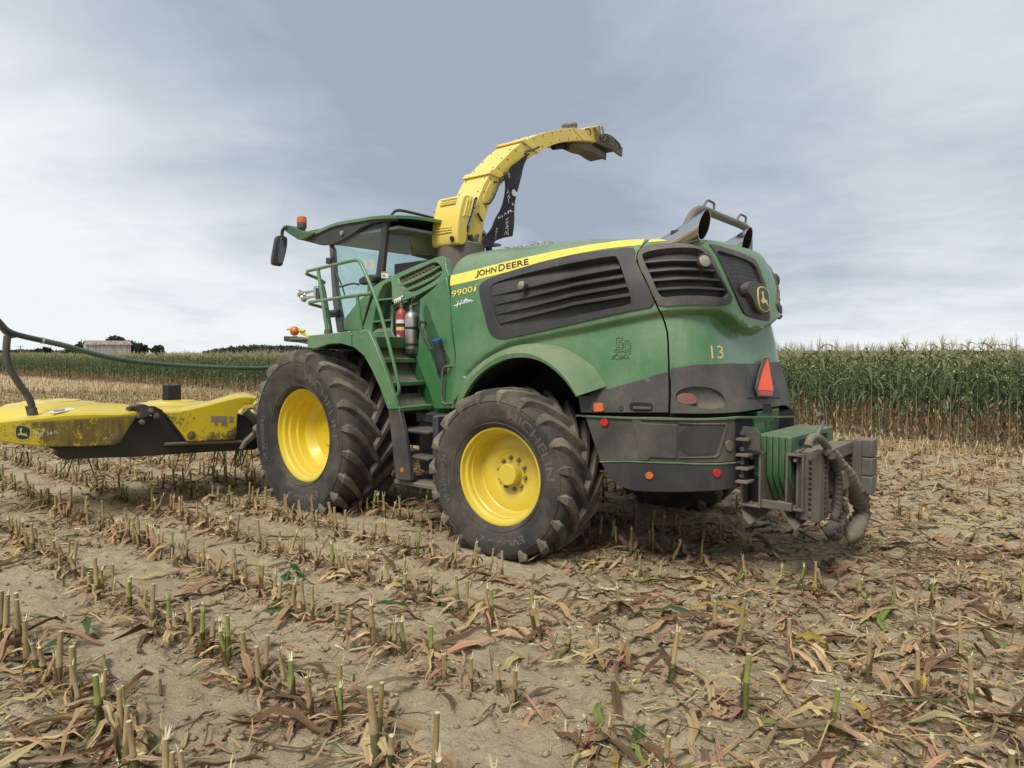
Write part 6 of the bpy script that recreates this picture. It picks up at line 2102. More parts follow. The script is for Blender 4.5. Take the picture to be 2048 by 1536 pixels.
def soil_mat():
    m, t, b = new_mat('dry_field_soil')
    n1 = noise(t, 0.9, 6, 0.6)
    n2 = noise(t, 14, 6, 0.68)
    n3 = noise(t, 90, 4, 0.7)
    col = mixc(t, ramp(t, n1, 0.35, 0.7), (0.540, 0.440, 0.285), (0.415, 0.328, 0.206))
    col = mixc(t, mathn(t, 'MULTIPLY', ramp(t, n2, 0.50, 0.70), 0.55), col, (0.235, 0.178, 0.106))
    col = mixc(t, mathn(t, 'MULTIPLY', ramp(t, n3, 0.6, 0.75), 0.45), col, (0.50, 0.42, 0.28))
    # crumbs of chopped straw, denser away from the camera
    v = N(t, 'ShaderNodeTexVoronoi', inp={'Scale': 75.0})
    c = t.nodes.new('ShaderNodeTexCoord')
    mp = N(t, 'ShaderNodeMapping')
    mp.inputs['Scale'].default_value = (1, 0.45, 1)
    mp.inputs['Rotation'].default_value = (0, 0, 0.7)
    t.links.new(c.outputs['Object'], mp.inputs[0])
    t.links.new(mp.outputs[0], v.inputs['Vector'])
    s2 = t.nodes.new('ShaderNodeSeparateColor')
    t.links.new(v.outputs['Color'], s2.inputs[0])
    cr_ = mathn(t, 'MULTIPLY', ramp(t, s2.outputs[0], 0.80, 0.84), mathn(t, 'SUBTRACT', 1.0, ramp(t, v.outputs['Distance'], 0.22, 0.34)))
    col = mixc(t, mathn(t, 'MULTIPLY', cr_, 0.6), col, (0.52, 0.44, 0.25))
    # distant stubble reads as straw-coloured streaks along the rows
    w = noise(t, 1.0, 5, 0.7, squash=(2.2, 2.2, 1))
    col = mixc(t, mathn(t, 'MULTIPLY', ramp(t, w, 0.42, 0.66), 0.3), col, (0.38, 0.28, 0.15))
    t.links.new(col, b.inputs['Base Color'])
    b.inputs['Roughness'].default_value = 0.95
    b.inputs['Specular IOR Level'].default_value = 0.15
    h = mathn(t, 'ADD', mathn(t, 'MULTIPLY', n2, 1.0), mathn(t, 'MULTIPLY', n3, 0.4))
    n5 = noise(t, 38, 5, 0.7)
    h = mathn(t, 'ADD', h, mathn(t, 'MULTIPLY', n5, 0.8))
    bump(t, b, h, 1.0, 0.030)
    return m


gm = np_mesh('ground', co, faces, soil_mat())
GO = bpy.data.objects.new('ground', gm)
COL.objects.link(GO)
tag(GO, 'dry tan soil of the harvested maize field', kind='structure')


def gz(x, y):
    return float(ground_z(np.array([x]), np.array([y]))[0])


def under_machine(x, y, pad=0.0):
    """true where a tyre stands"""
    p = MI @ Vector((x, y, 0))
    for (wx, wy, l, w) in ((0, 1.2, 0.42, 0.38), (0, -1.2, 0.42, 0.38), (3.03, 1.2, 0.5, 0.46), (3.03, -1.2, 0.5, 0.46)):
        if abs(p.x - wx) < l + pad and abs(p.y - wy) < w + pad:
            return True
    return False


# ------------------------------------------------------------------ plant-matter meshes
class TM:
    """mesh with a colour per vertex, quads only (triangles repeat a corner)"""

    def __init__(self):
        self.v, self.c, self.f = [], [], []

    def strip(self, spine, width, normal_hint, cols, fold=0.25, twist=0.0, veins=False):
        """leaf blade: spine points, widths, folded along the midrib; a wide dry blade also has ridged veins"""
        o = len(self.v)
        n = len(spine)
        acr = ((-1, 0.95, 0.0), (-0.5, 1.12, 0.08), (0, 0.80, -0.05), (0.5, 1.14, 0.08), (1, 0.90, 0.0)) if veins else ((-1, 1.0, 0), (0, 1.12, 0), (1, 1.0, 0))
        m = len(acr)
        for i, p in enumerate(spine):
            t = (spine[min(i + 1, n - 1)] - spine[max(i - 1, 0)]).normalized()
            s = t.cross(normal_hint)
            if s.length < 1e-4:
                s = t.cross(Vector((1, 0, 0.2)))
            s.normalize()
            if twist:
                s = Matrix.Rotation(twist * i / (n - 1), 3, t) @ s
            up = s.cross(t).normalized()
            w = width[i] / 2
            c = cols[i] if isinstance(cols[0], (tuple, list)) else cols
            k = random.uniform(0.86, 1.14)
            wob = random.gauss(0, 0.25) if veins else 0.0
            for (e, tn, hh) in acr:
                self.v.append(p + s * w * e + up * w * (fold * 2 * abs(e) + hh * 2 + wob * e))
                q_ = k * tn * (random.uniform(0.93, 1.07) if veins else 1)
                self.c.append(tuple(q * q_ for q in c))
        for i in range(n - 1):
            for j in range(m - 1):
                a = o + m * i + j
                self.f.append((a, a + 1, a + m + 1, a + m))

    def stalk(self, path, rad, cols, seg=7, cap=None):
        o = len(self.v)
        n = len(path)
        t = (path[-1] - path[0]).normalized()
        a = t.cross(Vector((0.3, 1, 0.1))).normalized()
        b = t.cross(a)
        for i, p in enumerate(path):
            for k in range(seg):
                th = 2 * math.pi * k / seg
                self.v.append(p + (a * math.cos(th) + b * math.sin(th)) * rad[i])
                q = random.uniform(0.9, 1.1)
                self.c.append(tuple(x * q for x in cols[i]))
        for i in range(n - 1):
            for k in range(seg):
                self.f.append((o + i * seg + k, o + i * seg + (k + 1) % seg, o + (i + 1) * seg + (k + 1) % seg, o + (i + 1) * seg + k))
        if cap:
            e = o + (n - 1) * seg
            m = len(self.v)
            self.v += [self.v[e + k] for k in range(seg)] + [path[-1]]
            self.c += [cap] * (seg + 1)
            for k in range(0, seg):
                self.f.append((m + k, m + (k + 1) % seg, m + seg, m + seg))

    def arrays(self):
        return np.array([tuple(p) for p in self.v]), np.array(self.c), np.array(self.f, np.int32)

    def mesh(self, name, mat, smooth=True):
        co, c, f = self.arrays()
        return quads(name, co, f, mat, c, smooth)


def quads(name, co, f, mat, c, smooth=True):
    """like np_mesh but quads whose last two corners coincide become triangles"""
    tri = f[:, 2] == f[:, 3]
    me = bpy.data.meshes.new(name)
    cnt = np.where(tri, 3, 4)
    start = np.concatenate([[0], np.cumsum(cnt)[:-1]])
    flat_ = f.reshape(-1)
    keep = np.ones((len(f), 4), bool)
    keep[tri, 3] = False
    flat_ = flat_[keep.reshape(-1)]
    me.vertices.add(len(co))
    me.vertices.foreach_set('co', np.ascontiguousarray(co, np.float32).reshape(-1))
    me.loops.add(len(flat_))
    me.loops.foreach_set('vertex_index', flat_.astype(np.int32))
    me.polygons.add(len(f))
    me.polygons.foreach_set('loop_start', start.astype(np.int32))
    me.polygons.foreach_set('use_smooth', np.full(len(f), smooth))
    me.update(calc_edges=True)
    me.validate()
    a = me.attributes.new('tint', 'FLOAT_COLOR', 'POINT')
    a.data.foreach_set('color', np.concatenate([c, np.ones((len(c), 1))], 1).astype(np.float32).reshape(-1))
    me.materials.append(mat)
    return me


def merge(name, parts, mat):
    """one mesh from many (co, col, faces) arrays"""
    off = 0
    cs, cc, ff = [], [], []
    for co, c, f in parts:
        cs.append(co)
        cc.append(c)
        ff.append(f + off)
        off += len(co)
    return quads(name, np.concatenate(cs), np.concatenate(ff), mat, np.concatenate(cc))


PINK, STRAW, BROWN, TAN = (0.36, 0.205, 0.122), (0.47, 0.355, 0.175), (0.150, 0.090, 0.045), (0.39, 0.265, 0.14)
LGREEN, DGREEN, YELLOW, PITH = (0.17, 0.20, 0.05), (0.06, 0.10, 0.03), (0.42, 0.30, 0.06), (0.62, 0.56, 0.34)


def tone(c, s=0.15):
    k = random.uniform(1 - s, 1 + s)
    return tuple(q * k * random.uniform(0.94, 1.06) for q in c)


def dry_leaf(tm, base, direction, length, width, lift, col, twist=0.0, n=7):
    """dry blade lying or hanging from base"""
    sp = []
    d = Vector(direction).normalized()
    side = d.cross(Vector((0, 0, 1)))
    cur = random.uniform(-0.35, 0.35)
    for i in range(n):
        t = i / (n - 1)
        p = Vector(base) + d * (length * t) + side * (cur * length * t * t + random.gauss(0, 0.03) * length) + Vector((0, 0, lift(t) + random.gauss(0, 0.018) * length))
        sp.append(p)
    w = [width * (0.45 + 1.6 * t * (1 - t)) * (1 if t < 0.98 else 0.15) * random.uniform(0.8, 1.15) for t in [i / (n - 1) for i in range(n)]]
    w[-1] = width * 0.05
    col2 = tone(col, 0.25)
    tm.strip(sp, w, Vector((0, 0, 1)), [tuple(a * (1 - t) + b * t for a, b in zip(col, col2)) for t in [i / (n - 1) for i in range(n)]], fold=random.uniform(-0.35, 0.45), twist=twist, veins=width > 0.017)


def make_stub(kind, seed):
    """cut maize stub: stalk with a node and pale cut end, brace roots at the foot; dry leaves as a second mesh"""
    random.seed(seed)
    s, lf = TM(), TM()
    h = {'tall': 0.27, 'short': 0.15, 'lean': 0.22, 'split': 0.20, 'green': 0.24}[kind] * random.uniform(0.85, 1.15)
    lean = Vector((random.uniform(-1, 1), random.uniform(-1, 1), 0)) * {'lean': 0.42}.get(kind, 0.07)
    r0 = random.uniform(0.0115, 0.0162)
    nod = random.uniform(0.35, 0.6)
    path, rad, cols = [], [], []
    lower = LGREEN if kind == 'green' else random.choice((tuple(0.4 * a + 0.6 * b for a, b in zip(BROWN, LGREEN)), (0.13, 0.15, 0.05), (0.20, 0.17, 0.075), BROWN))
    upper = (0.25, 0.28, 0.07) if kind == 'green' and random.random() < 0.7 else random.choice(((0.44, 0.32, 0.165), (0.38, 0.28, 0.145), (0.34, 0.25, 0.11)))
    for t in (0, 0.1, nod - 0.03, nod, nod + 0.035, 0.8, 1.0):
        path.append(Vector((lean.x * h * t, lean.y * h * t, h * t - 0.02 * (1 - t))))
        rad.append(r0 * (1.18 if abs(t - nod) < 0.01 else (1.08 - 0.22 * t)))
        cols.append(tuple((a * 0.8 if t < 0.12 else a) for a in (lower if t < nod else upper)))
    cols[2] = lower
    cols[3] = (0.50, 0.43, 0.24)
    path.insert(4, path[3] + Vector((0, 0, 0.004)))
    rad.insert(4, rad[3])
    cols.insert(4, tuple(0.85 * q for q in upper))
    s.stalk(path, rad, cols, 8, cap=PITH)
    if kind in ('split', 'lean') or random.random() < 0.35:        # frayed top fibres
        for k in range(random.randint(3, 6)):
            a = random.uniform(0, 6.28)
            p = path[-1] + Vector((math.cos(a), math.sin(a), 0)) * r0 * 0.6
            q = p + Vector((math.cos(a) * 0.02, math.sin(a) * 0.02, random.uniform(0.02, 0.055)))
            s.strip([p - Vector((0, 0, 0.02)), (p + q) / 2, q], [0.008, 0.006, 0.001], Vector((math.cos(a), math.sin(a), 0)), tone(PITH), 0.1)
    for k in range(random.randint(6, 10)):                          # brace roots
        a = random.uniform(0, 6.28)
        d = Vector((math.cos(a), math.sin(a), 0))
        s.strip([d * r0 * 0.6 + Vector((0, 0, 0.035)), d * (r0 + 0.015) + Vector((0, 0, 0.012)), d * (r0 + 0.04) + Vector((0, 0, -0.015))], [0.005, 0.005, 0.003], Vector((0, 0, 1)), tone(BROWN), 0.1)
    for k in range(random.choice((2, 3, 3, 4, 5))):                    # leaves that still cling to it
        a = random.uniform(0, 6.28)
        d = Vector((math.cos(a), math.sin(a), 0))
        z0 = h * random.uniform(0.1, 0.55)
        L = random.uniform(0.12, 0.34)
        up = random.uniform(-0.1, 0.3) * L
        z_end = -z0 + 0.01
        dry_leaf(lf, Vector((lean.x * z0, lean.y * z0, z0)) + d * r0, d, L * 0.75, random.choice((0.014, 0.022, 0.034, 0.046)), lambda t: up * 4 * t * (1 - t) * 0.7 + z_end * t ** 1.6, tone(random.choice((PINK, TAN, BROWN, STRAW))), random.uniform(-1.5, 1.5))
    # sheath wrapped up one side
    a = random.uniform(0, 6.28)
    d = Vector((math.cos(a), math.sin(a), 0))
    zt_ = h * random.uniform(0.4, 0.8)
    lf.strip([d * r0 * 1.1, d * r0 * 1.35 + Vector((lean.x * zt_ * .5, lean.y * zt_ * .5, zt_ * 0.5)), d * (r0 * 1.2 + random.uniform(0.0, 0.02)) + Vector((lean.x * zt_, lean.y * zt_, zt_))], [0.03, 0.03, 0.008], d, tone(random.choice((TAN, BROWN, STRAW))), -0.3)
    return s, lf


KINDS_ = ['tall', 'short', 'lean', 'split', 'green']
STUBS = []
for k in range(20):
    STUBS.append((KINDS_[k % 5],) + make_stub(KINDS_[k % 5], 100 + k))
STUB_ME = [(kd, s.mesh('corn_stub', M['dry']), l.mesh('dry_leaves', M['dry'])) for kd, s, l in STUBS]
STUB_AR = [(s.arrays(), l.arrays()) for kd, s, l in STUBS]

random.seed(77)
spots = []
d0 = 2.05
for r_ in range(-6, 20):
    d = d0 + 0.76 * r_
    if d > EDGE - 0.5:
        break
    a = -14.0
    while a < 60:
        a += random.uniform(0.06, 0.165)
        base = ROWN * (d + random.gauss(0, 0.035)) + ROWD * a
        x, y = base.x, base.y
        if y < 1.7 or y > 34 or abs(x) > y * 0.92 + 0.9:
            continue
        if under_machine(x, y):
            continue
        keep = 0.95
        if x > 0.0 and y < 6.5:
            keep = 0.36                     # trodden, thinner rows on the right
        if x > 2.2 and 5 < y < 13:
            keep = 0.22
        g = float(vnoise(np.array([x * 0.35]), np.array([y * 0.35]), 41)[0])
        keep *= min(1.0, (0.9 + 0.8 * g) * (1.15 if x < -0.5 else 1.0))
        lp = MI @ Vector((x, y, 0))
        if abs(abs(lp.y) - 1.2) < 0.45 and lp.x < 0.4 and lp.x > -9:
            keep *= 0.25
        if random.random() > keep:
            continue
        spots.append((math.hypot(x, y), x, y))
vis_ = [q for q in spots if abs(q[1]) < q[2] * 0.73 and q[2] > 2.15]
vis_.sort()
hid_ = [q for q in spots if not (abs(q[1]) < q[2] * 0.73 and q[2] > 2.15)]
spots = vis_ + hid_
NEAR = 300


def yaw():
    return random.uniform(0, 6.283)


LOOK = {'tall': 'tall straw coloured', 'short': 'short worn', 'lean': 'leaning', 'split': 'split topped', 'green': 'green stemmed'}


def zone(x, y):
    lp = MI @ Vector((x, y, 0))
    if abs(lp.y) < 1.9 and -2.7 < lp.x < 4.2:
        return 'in the shade under the harvester'
    if y < 3.6:
        return 'nearest the camera at the bottom of the picture' if x < 1.2 else 'in the bottom right corner of the picture'
    if x < -1.0:
        return 'in the dense rows left of the front tyre' if y > 5.2 else 'in the rows at the lower left'
    if x > 1.3:
        return 'on the trodden ground below the rear hitch' if y < 7 else 'on the bare ground behind the hitch'
    return 'in front of the rear tyre'


rest = []
for k, (dd, x, y) in enumerate(spots):
    i = random.choice([0, 0, 1, 2, 3, 4, 5, 5, 6, 8, 9, 10, 11, 12, 13, 14, 15, 16, 17, 18, 19, 7])
    sc = random.uniform(0.85, 1.22) * (0.8 if x > 1.5 and y > 4.5 else (0.9 if y > 5.5 else 1.0))
    if k < NEAR:
        kd, ms, ml = STUB_ME[i]
        o = bpy.data.objects.new('corn_stub', ms)
        o.location = (x, y, gz(x, y))
        o.rotation_euler = (random.gauss(0, 0.07), random.gauss(0, 0.07), yaw())
        o.scale = (sc, sc, sc)
        COL.objects.link(o)
        zn = zone(x, y)
        tag(o, LOOK[kd] + ' cut corn stub ' + zn, 'corn stub', LOOK[kd] + ' corn stubs ' + zn)
        l_ = bpy.data.objects.new('dry_leaves', ml)
        COL.objects.link(l_)
        l_.parent = o
    else:
        rest.append((i, x, y, sc))
parts = []
for (i, x, y, sc) in rest:
    a = yaw()
    ca, sa = math.cos(a) * sc, math.sin(a) * sc
    z = gz(x, y)
    for (co_, c_, f_) in STUB_AR[i]:
        p = np.stack([co_[:, 0] * ca - co_[:, 1] * sa + x, co_[:, 0] * sa + co_[:, 1] * ca + y, co_[:, 2] * sc + z], 1)
        parts.append((p, c_ * random.uniform(0.85, 1.1), f_))
# far stubble, simple tapered spikes and bent straws
far_t = TM()
random.seed(9)
for r_ in range(-20, 22):
    d = d0 + 0.76 * r_
    if d > EDGE - 0.4:
        break
    a = -10.0
    while a < 120:
        a += random.uniform(0.16, 0.34)
        p = ROWN * (d + random.gauss(0, 0.05)) + ROWD * a
        if p.y < 34 or p.y > 95 or abs(p.x) > p.y * 1.0:
            continue
        h = random.uniform(0.12, 0.30)
        w = random.uniform(0.02, 0.05)
        q = Vector((p.x, p.y, gz(p.x, p.y)))
        far_t.strip([q, q + Vector((random.uniform(-.04, .04), 0, h))], [w, w * 0.7], Vector((0, -1, 0.1)), tone(random.choice((STRAW, TAN, TAN, PITH, BROWN))), 0.2)
        if random.random() < 0.6:
            e = q + Vector((random.uniform(-.3, .3), random.uniform(-.2, .2), 0.05))
            far_t.strip([q + Vector((0, 0, h * 0.5)), (q + e) / 2 + Vector((0, 0, h * .4)), e], [w, w * 1.3, 0.01], Vector((0, 0, 1)), tone(random.choice((PINK, TAN, STRAW))), 0.2)
# more straw standing along the foot of the uncut crop
for _ in range(5200):
    a = random.uniform(-13, 45)
    d = EDGE - abs(random.gauss(0, 2.2)) - 0.1
    p = ROWN * d + ROWD * a
    if p.y < 9 or abs(p.x) > p.y * 0.8 or under_machine(p.x, p.y, .3):
        continue
    h = random.uniform(0.08, 0.24)
    w = random.uniform(0.012, 0.028)
    q = Vector((p.x, p.y, gz(p.x, p.y)))
    far_t.strip([q, q + Vector((random.uniform(-.06, .06), random.uniform(-.06, .06), h))], [w, w * 0.8], Vector((random.uniform(-1, 1), -1, 0.1)), tone(random.choice((STRAW, TAN, PITH, STRAW))), 0.3)
parts.append(far_t.arrays())
so = bpy.data.objects.new('far_stubble', merge('far_stubble', parts, M['dry']))
COL.objects.link(so)
tag(so, 'rows of cut corn stubble farther off across the field', 'stubble', kind='stuff')

# ------------------------------------------------------------------ litter of leaves, straw and chips
random.seed(21)
lt = TM()


def density(x, y):
    g = float(vnoise(np.array([x * 0.8]), np.array([y * 0.8]), 51)[0]) + 0.6 * float(vnoise(np.array([x * 2.4]), np.array([y * 2.4]), 52)[0])
    d = (x * ROWN.x + y * ROWN.y - d0) / 0.76
    row = 0.5 + 0.5 * math.cos(2 * math.pi * d)
    k = 0.10 + 0.9 * g + 0.9 * row ** 3
    if x > 1.6 and y > 5:
        k += 0.18
    if x > 0.3:
        k += 0.12
    if x < -2.0 and y < 3.9:
        k += 0.5
    return k


def near_point(y0, y1, pw):
    y = y0 + (y1 - y0) * random.random() ** pw
    x = random.uniform(-1, 1) * (y * 0.88 + 0.6)
    return x, y


cols_ = [PINK, TAN, TAN, STRAW, STRAW, BROWN, BROWN, BROWN, (0.25, 0.165, 0.095), (0.30, 0.215, 0.125), (0.22, 0.165, 0.09)]
n_leaf = 0
while n_leaf < 12500:
    x, y = near_point(1.9, 17, 1.15)
    if random.random() > density(x, y) or under_machine(x, y, -0.05):
        continue
    n_leaf += 1
    c = random.choice(cols_)
    q = random.random()
    if q < 0.022:
        c = DGREEN
    elif q < 0.036:
        c = YELLOW
    elif q < 0.055:
        c = LGREEN
    L = random.choice((0.06, 0.09, 0.12, 0.16, 0.20, 0.26, 0.34, 0.42)) * random.uniform(0.8, 1.2)
    a = random.uniform(0, 6.28)
    hgt = random.uniform(0.0, 0.055) * (L / 0.3)
    e = random.uniform(0, 0.05)
    z0 = gz(x, y) + 0.006
    z1 = gz(x + math.cos(a) * L, y + math.sin(a) * L) + 0.006
    dry_leaf(lt, (x, y, z0), (math.cos(a), math.sin(a), 0), L, random.choice((0.006, 0.010, 0.018, 0.026, 0.038, 0.052, 0.060)) * random.uniform(0.8, 1.2) * (0.62 + 0.8 * L), lambda t: hgt * 4 * t * (1 - t) + (z1 - z0) * t + e * t * t + 0.012 * math.sin(t * 9 + a), tone(c), random.uniform(-1.6, 1.6) if random.random() < 0.6 else 0, n=6)
n_st = 0
while n_st < 14000:
    x, y = near_point(1.9, 20, 1.2)
    if random.random() > density(x, y) + 0.15 or under_machine(x, y, -0.05):
        continue
    n_st += 1
    L = random.uniform(0.03, 0.16)
    a = random.uniform(0, 6.28)
    z = gz(x, y)
    d = Vector((math.cos(a), math.sin(a), random.uniform(-0.05, 0.22)))
    r_ = random.choice((0.0018, 0.0022, 0.003, 0.003, 0.005, 0.009))
    p = Vector((x, y, z + r_))
    c = tone(random.choice((STRAW, TAN, BROWN, BROWN, PITH, PINK)))
    lt.stalk([p, p + d * L], [r_, r_ * 0.8], [c, c], 4)
lo_ = bpy.data.objects.new('leaf_litter', lt.mesh('leaf_litter', M['dry']))
COL.objects.link(lo_)
tag(lo_, 'dry pinkish brown corn leaves and straw littering the soil', 'leaf litter', kind='stuff')
ch = TM()
n_ch = 0
while n_ch < 19000:
    x, y = near_point(1.9, 15, 1.25)
    g = density(x, y) * 0.55 + (0.25 if x > 0.5 else 0)
    if random.random() > g or under_machine(x, y, -0.05):
        continue
    n_ch += 1
    s = random.choice((0.003, 0.004, 0.005, 0.006, 0.008, 0.012)) * random.uniform(0.8, 1.2)
    a = random.uniform(0, 6.28)
    z = gz(x, y) + 0.004
    u = Vector((math.cos(a), math.sin(a), random.uniform(-.4, .4))) * s * random.uniform(1, 2.2)
    v = Vector((-math.sin(a), math.cos(a), random.uniform(-.4, .4))) * s * 0.7
    p = Vector((x, y, z))
    o_ = len(ch.v)
    ch.v += [p - u - v, p + u - v, p + u + v, p - u + v]
    c = tone(random.choice((PITH, PITH, STRAW, TAN, (0.55, 0.52, 0.22))))
    ch.c += [c] * 4
    ch.f.append((o_, o_ + 1, o_ + 2, o_ + 3))
co_ = bpy.data.objects.new('chaff', ch.mesh('chaff', M['dry']))
COL.objects.link(co_)
tag(co_, 'pale chips of chopped corn scattered over the soil', 'chaff', kind='stuff')

# crumbs and small clods of soil
cb = []
rg3 = np.random.default_rng(8)
ico = np.array([(0, 0, 1), (0.9, 0, 0.2), (0.28, 0.85, 0.25), (-0.72, 0.53, 0.2), (-0.72, -0.53, 0.25), (0.28, -0.85, 0.2), (0, 0, -0.6)])
icf = np.array([(0, 1, 2, 2), (0, 2, 3, 3), (0, 3, 4, 4), (0, 4, 5, 5), (0, 5, 1, 1), (6, 2, 1, 1), (6, 3, 2, 2), (6, 4, 3, 3), (6, 5, 4, 4), (6, 1, 5, 5)], np.int32)
n_cb = 0
while n_cb < 9500:
    x, y = near_point(1.9, 11, 1.3)
    if vnoise(np.array([x * 1.3]), np.array([y * 1.3]), 61)[0] + 0.5 * random.random() < 0.12 or under_machine(x, y, -0.05):
        continue
    n_cb += 1
    s = 0.004 + 0.024 * random.random() ** 5
    v = ico * rg3.uniform(0.65, 1.3, (7, 1)) * s * rg3.uniform(0.8, 1.25, (1, 3))
    th = random.uniform(0, 6.28)
    v = np.stack([v[:, 0] * math.cos(th) - v[:, 1] * math.sin(th) + x, v[:, 0] * math.sin(th) + v[:, 1] * math.cos(th) + y, v[:, 2] * 0.8 + gz(x, y) + s * 0.2], 1)
    k = random.uniform(0.8, 1.25)
    cb.append((v, np.tile(np.array([(0.335 * k, 0.255 * k, 0.16 * k)]), (7, 1)), icf))
cbo = bpy.data.objects.new('soil_crumbs', merge('soil_crumbs', cb, M['dry']))
COL.objects.link(cbo)
tag(cbo, 'crumbs and small clods of dry tan soil', 'soil crumbs', kind='stuff')

# single green things on the ground
random.seed(5)


def gpt(px, py):
    d = cam_dir(px, py)
    t = CAM_H / -d.z
    p = cam_o.location + d * t
    return Vector((p.x, p.y, gz(p.x, p.y)))


for k, (px, py, a, L, w, c, lab) in enumerate(((178, 1262, -0.9, 0.34, 0.06, DGREEN, 'dark green corn leaf draped on bare soil at the lower left'),
                                              (548, 1236, 0.15, 0.30, 0.055, DGREEN, 'flat green corn leaf lying beside a stub left of centre'),
                                              (775, 1226, 0.2, 0.34, 0.055, DGREEN, 'green corn leaf among dry leaves just left of the rear tyre'),
                                              (1610, 1285, 0.2, 0.26, 0.07, YELLOW, 'yellow and green leaf curled on the trodden soil at the right'),
                                              (1440, 1225, -0.4, 0.42, 0.06, YELLOW, 'long yellowing leaf arched over a stub at the right'),
                                              (1330, 1235, 0.1, 0.55, 0.05, DGREEN, 'long green leaf trailing over the litter in front of the bumper'))):
    tm = TM()
    p = gpt(px, py)
    d = Vector((math.cos(a), math.sin(a), 0))
    dry_leaf(tm, p - d * L / 2 + Vector((0, 0, 0.02)), d, L, w, lambda t: 0.07 * 4 * t * (1 - t), c, 0.5, n=10)
    o = bpy.data.objects.new('fallen_leaf', tm.mesh('fallen_leaf', M['plant']))
    COL.objects.link(o)
    tag(o, lab, 'leaf')
tm = TM()
p = gpt(578, 1150)
for (dx, dz, a) in ((-0.05, 0.05, 2.6), (0.02, 0.12, 0.6), (0.09, 0.06, -0.5), (0.0, 0.07, -1.8)):
    tm.stalk([p, p + Vector((dx * .6, 0, dz))], [0.004, 0.003], [LGREEN, LGREEN], 5)
    d = Vector((math.cos(a), math.sin(a) * 0.6, -0.35))
    dry_leaf(tm, p + Vector((dx * .6, 0, dz)), d, 0.10, 0.085, lambda t: -0.03 * t * t, (0.05, 0.12, 0.03), 0, n=6)
o = bpy.data.objects.new('weed', tm.mesh('weed', M['plant']))
COL.objects.link(o)
tag(o, 'small broad leaved green weed growing between the stubble rows', 'weed')

# ------------------------------------------------------------------ standing maize
def make_corn(seed, lod=0):
    random.seed(seed)
    tm = TM()
    H_ = random.uniform(1.74, 2.04)
    seg = 5 if lod == 0 else 3
    bend = Vector((random.uniform(-0.05, 0.05), random.uniform(-0.05, 0.05), 0))
    pt_ = lambda t: Vector((bend.x * t * t, bend.y * t * t, H_ * t))
    st = [0, 0.25, 0.5, 0.75, 1.0]
    cs = [(0.38, 0.30, 0.17), (0.34, 0.30, 0.14), (0.27, 0.29, 0.10), (0.17, 0.22, 0.07), (0.24, 0.26, 0.10)]
    tm.stalk([pt_(t) for t in st], [0.013, 0.012, 0.010, 0.008, 0.005], [tone(c) for c in cs], seg)
    az = random.uniform(0, 6.28)
    nl = 14 if lod == 0 else 8
    n = 7 if lod == 0 else 4
    for k in range(nl):
        t = 0.10 + 0.86 * k / (nl - 1)
        az += math.pi + random.gauss(0, 0.45)
        d = Vector((math.cos(az), math.sin(az), 0))
        b = pt_(t)
        dead = t < 0.33 + random.uniform(-0.08, 0.14)
        L = random.uniform(0.42, 0.68) * (0.72 if t > 0.85 else 1)
        W_ = random.uniform(0.034, 0.058) * (1 if lod == 0 else 1.35)
        sp = []
        if dead:
            c = tone(random.choice((PINK, TAN, BROWN, (0.40, 0.27, 0.20), (0.42, 0.33, 0.21))), 0.2)
            c2 = c
            L *= 0.62
            for i in range(n):
                s = i / (n - 1)
                sp.append(b + d * (0.02 + 0.10 * math.sin(s * 2.4) * L) + Vector((random.gauss(0, .012), random.gauss(0, .012), -s * L * 0.85 + 0.04 * math.sin(s * 3.1))))
                if sp[-1].z < 0.02:
                    sp[-1].z = 0.02
        else:
            g = random.uniform(0.6, 1.35)
            top = min(1, max(0, (t - 0.55) / 0.4))
            c = tuple(q * g for q in (0.058 + 0.095 * top, 0.092 + 0.090 * top, 0.047 + 0.032 * top))
            c2 = tuple(q * 1.1 for q in c)
            rise = random.uniform(0.55, 1.05) * (1.25 if t > 0.8 else 1)
            droop = random.uniform(0.85, 1.5)
            for i in range(n):
                s = i / (n - 1)
                sp.append(b + d * (L * (s - 0.22 * s * s)) + Vector((0, 0, L * (rise * s - droop * s * s))))
                if sp[-1].z < 0.05:
                    sp[-1].z = 0.05
        w = [W_ * (0.5 + 2.0 * s * (1 - s)) * (1 - s ** 4 * 0.95) for s in [i / (n - 1) for i in range(n)]]
        tm.strip(sp, w, Vector((0, 0, 1)), [tuple(a * (1 - i / (n - 1)) + b2 * i / (n - 1) for a, b2 in zip(c, c2)) for i in range(n)], fold=random.uniform(0.1, 0.45), twist=random.uniform(-1.2, 1.2))
    # ear in its husk
    if random.random() < 0.75:
        a = random.uniform(0, 6.28)
        d = Vector((math.cos(a), math.sin(a), 0))
        b = pt_(random.uniform(0.42, 0.55))
        e = b + d * 0.10 + Vector((0, 0, random.choice((0.16, 0.12, -0.16))))
        c = tone((0.42, 0.34, 0.18)) if random.random() < 0.65 else tone((0.20, 0.23, 0.08))
        tm.stalk([b, b.lerp(e, 0.35), b.lerp(e, 0.7), e], [0.012, 0.027, 0.024, 0.006], [c] * 4, 6 if lod == 0 else 4)
    # tassel
    for k in range(6 if lod == 0 else 3):
        a = random.uniform(0, 6.28)
        sp_ = 0.0 if k == 0 else random.uniform(0.03, 0.11)
        b = pt_(1.0)
        e = b + Vector((math.cos(a) * sp_, math.sin(a) * sp_, random.uniform(0.16, 0.30)))
        tm.strip([b, b.lerp(e, 0.5) + Vector((0, 0, 0.02)), e], [0.008, 0.010 if lod == 0 else 0.016, 0.003], Vector((math.cos(a + 1.5), math.sin(a + 1.5), 0.1)), tone((0.40, 0.34, 0.19)), 0.1)
    return tm


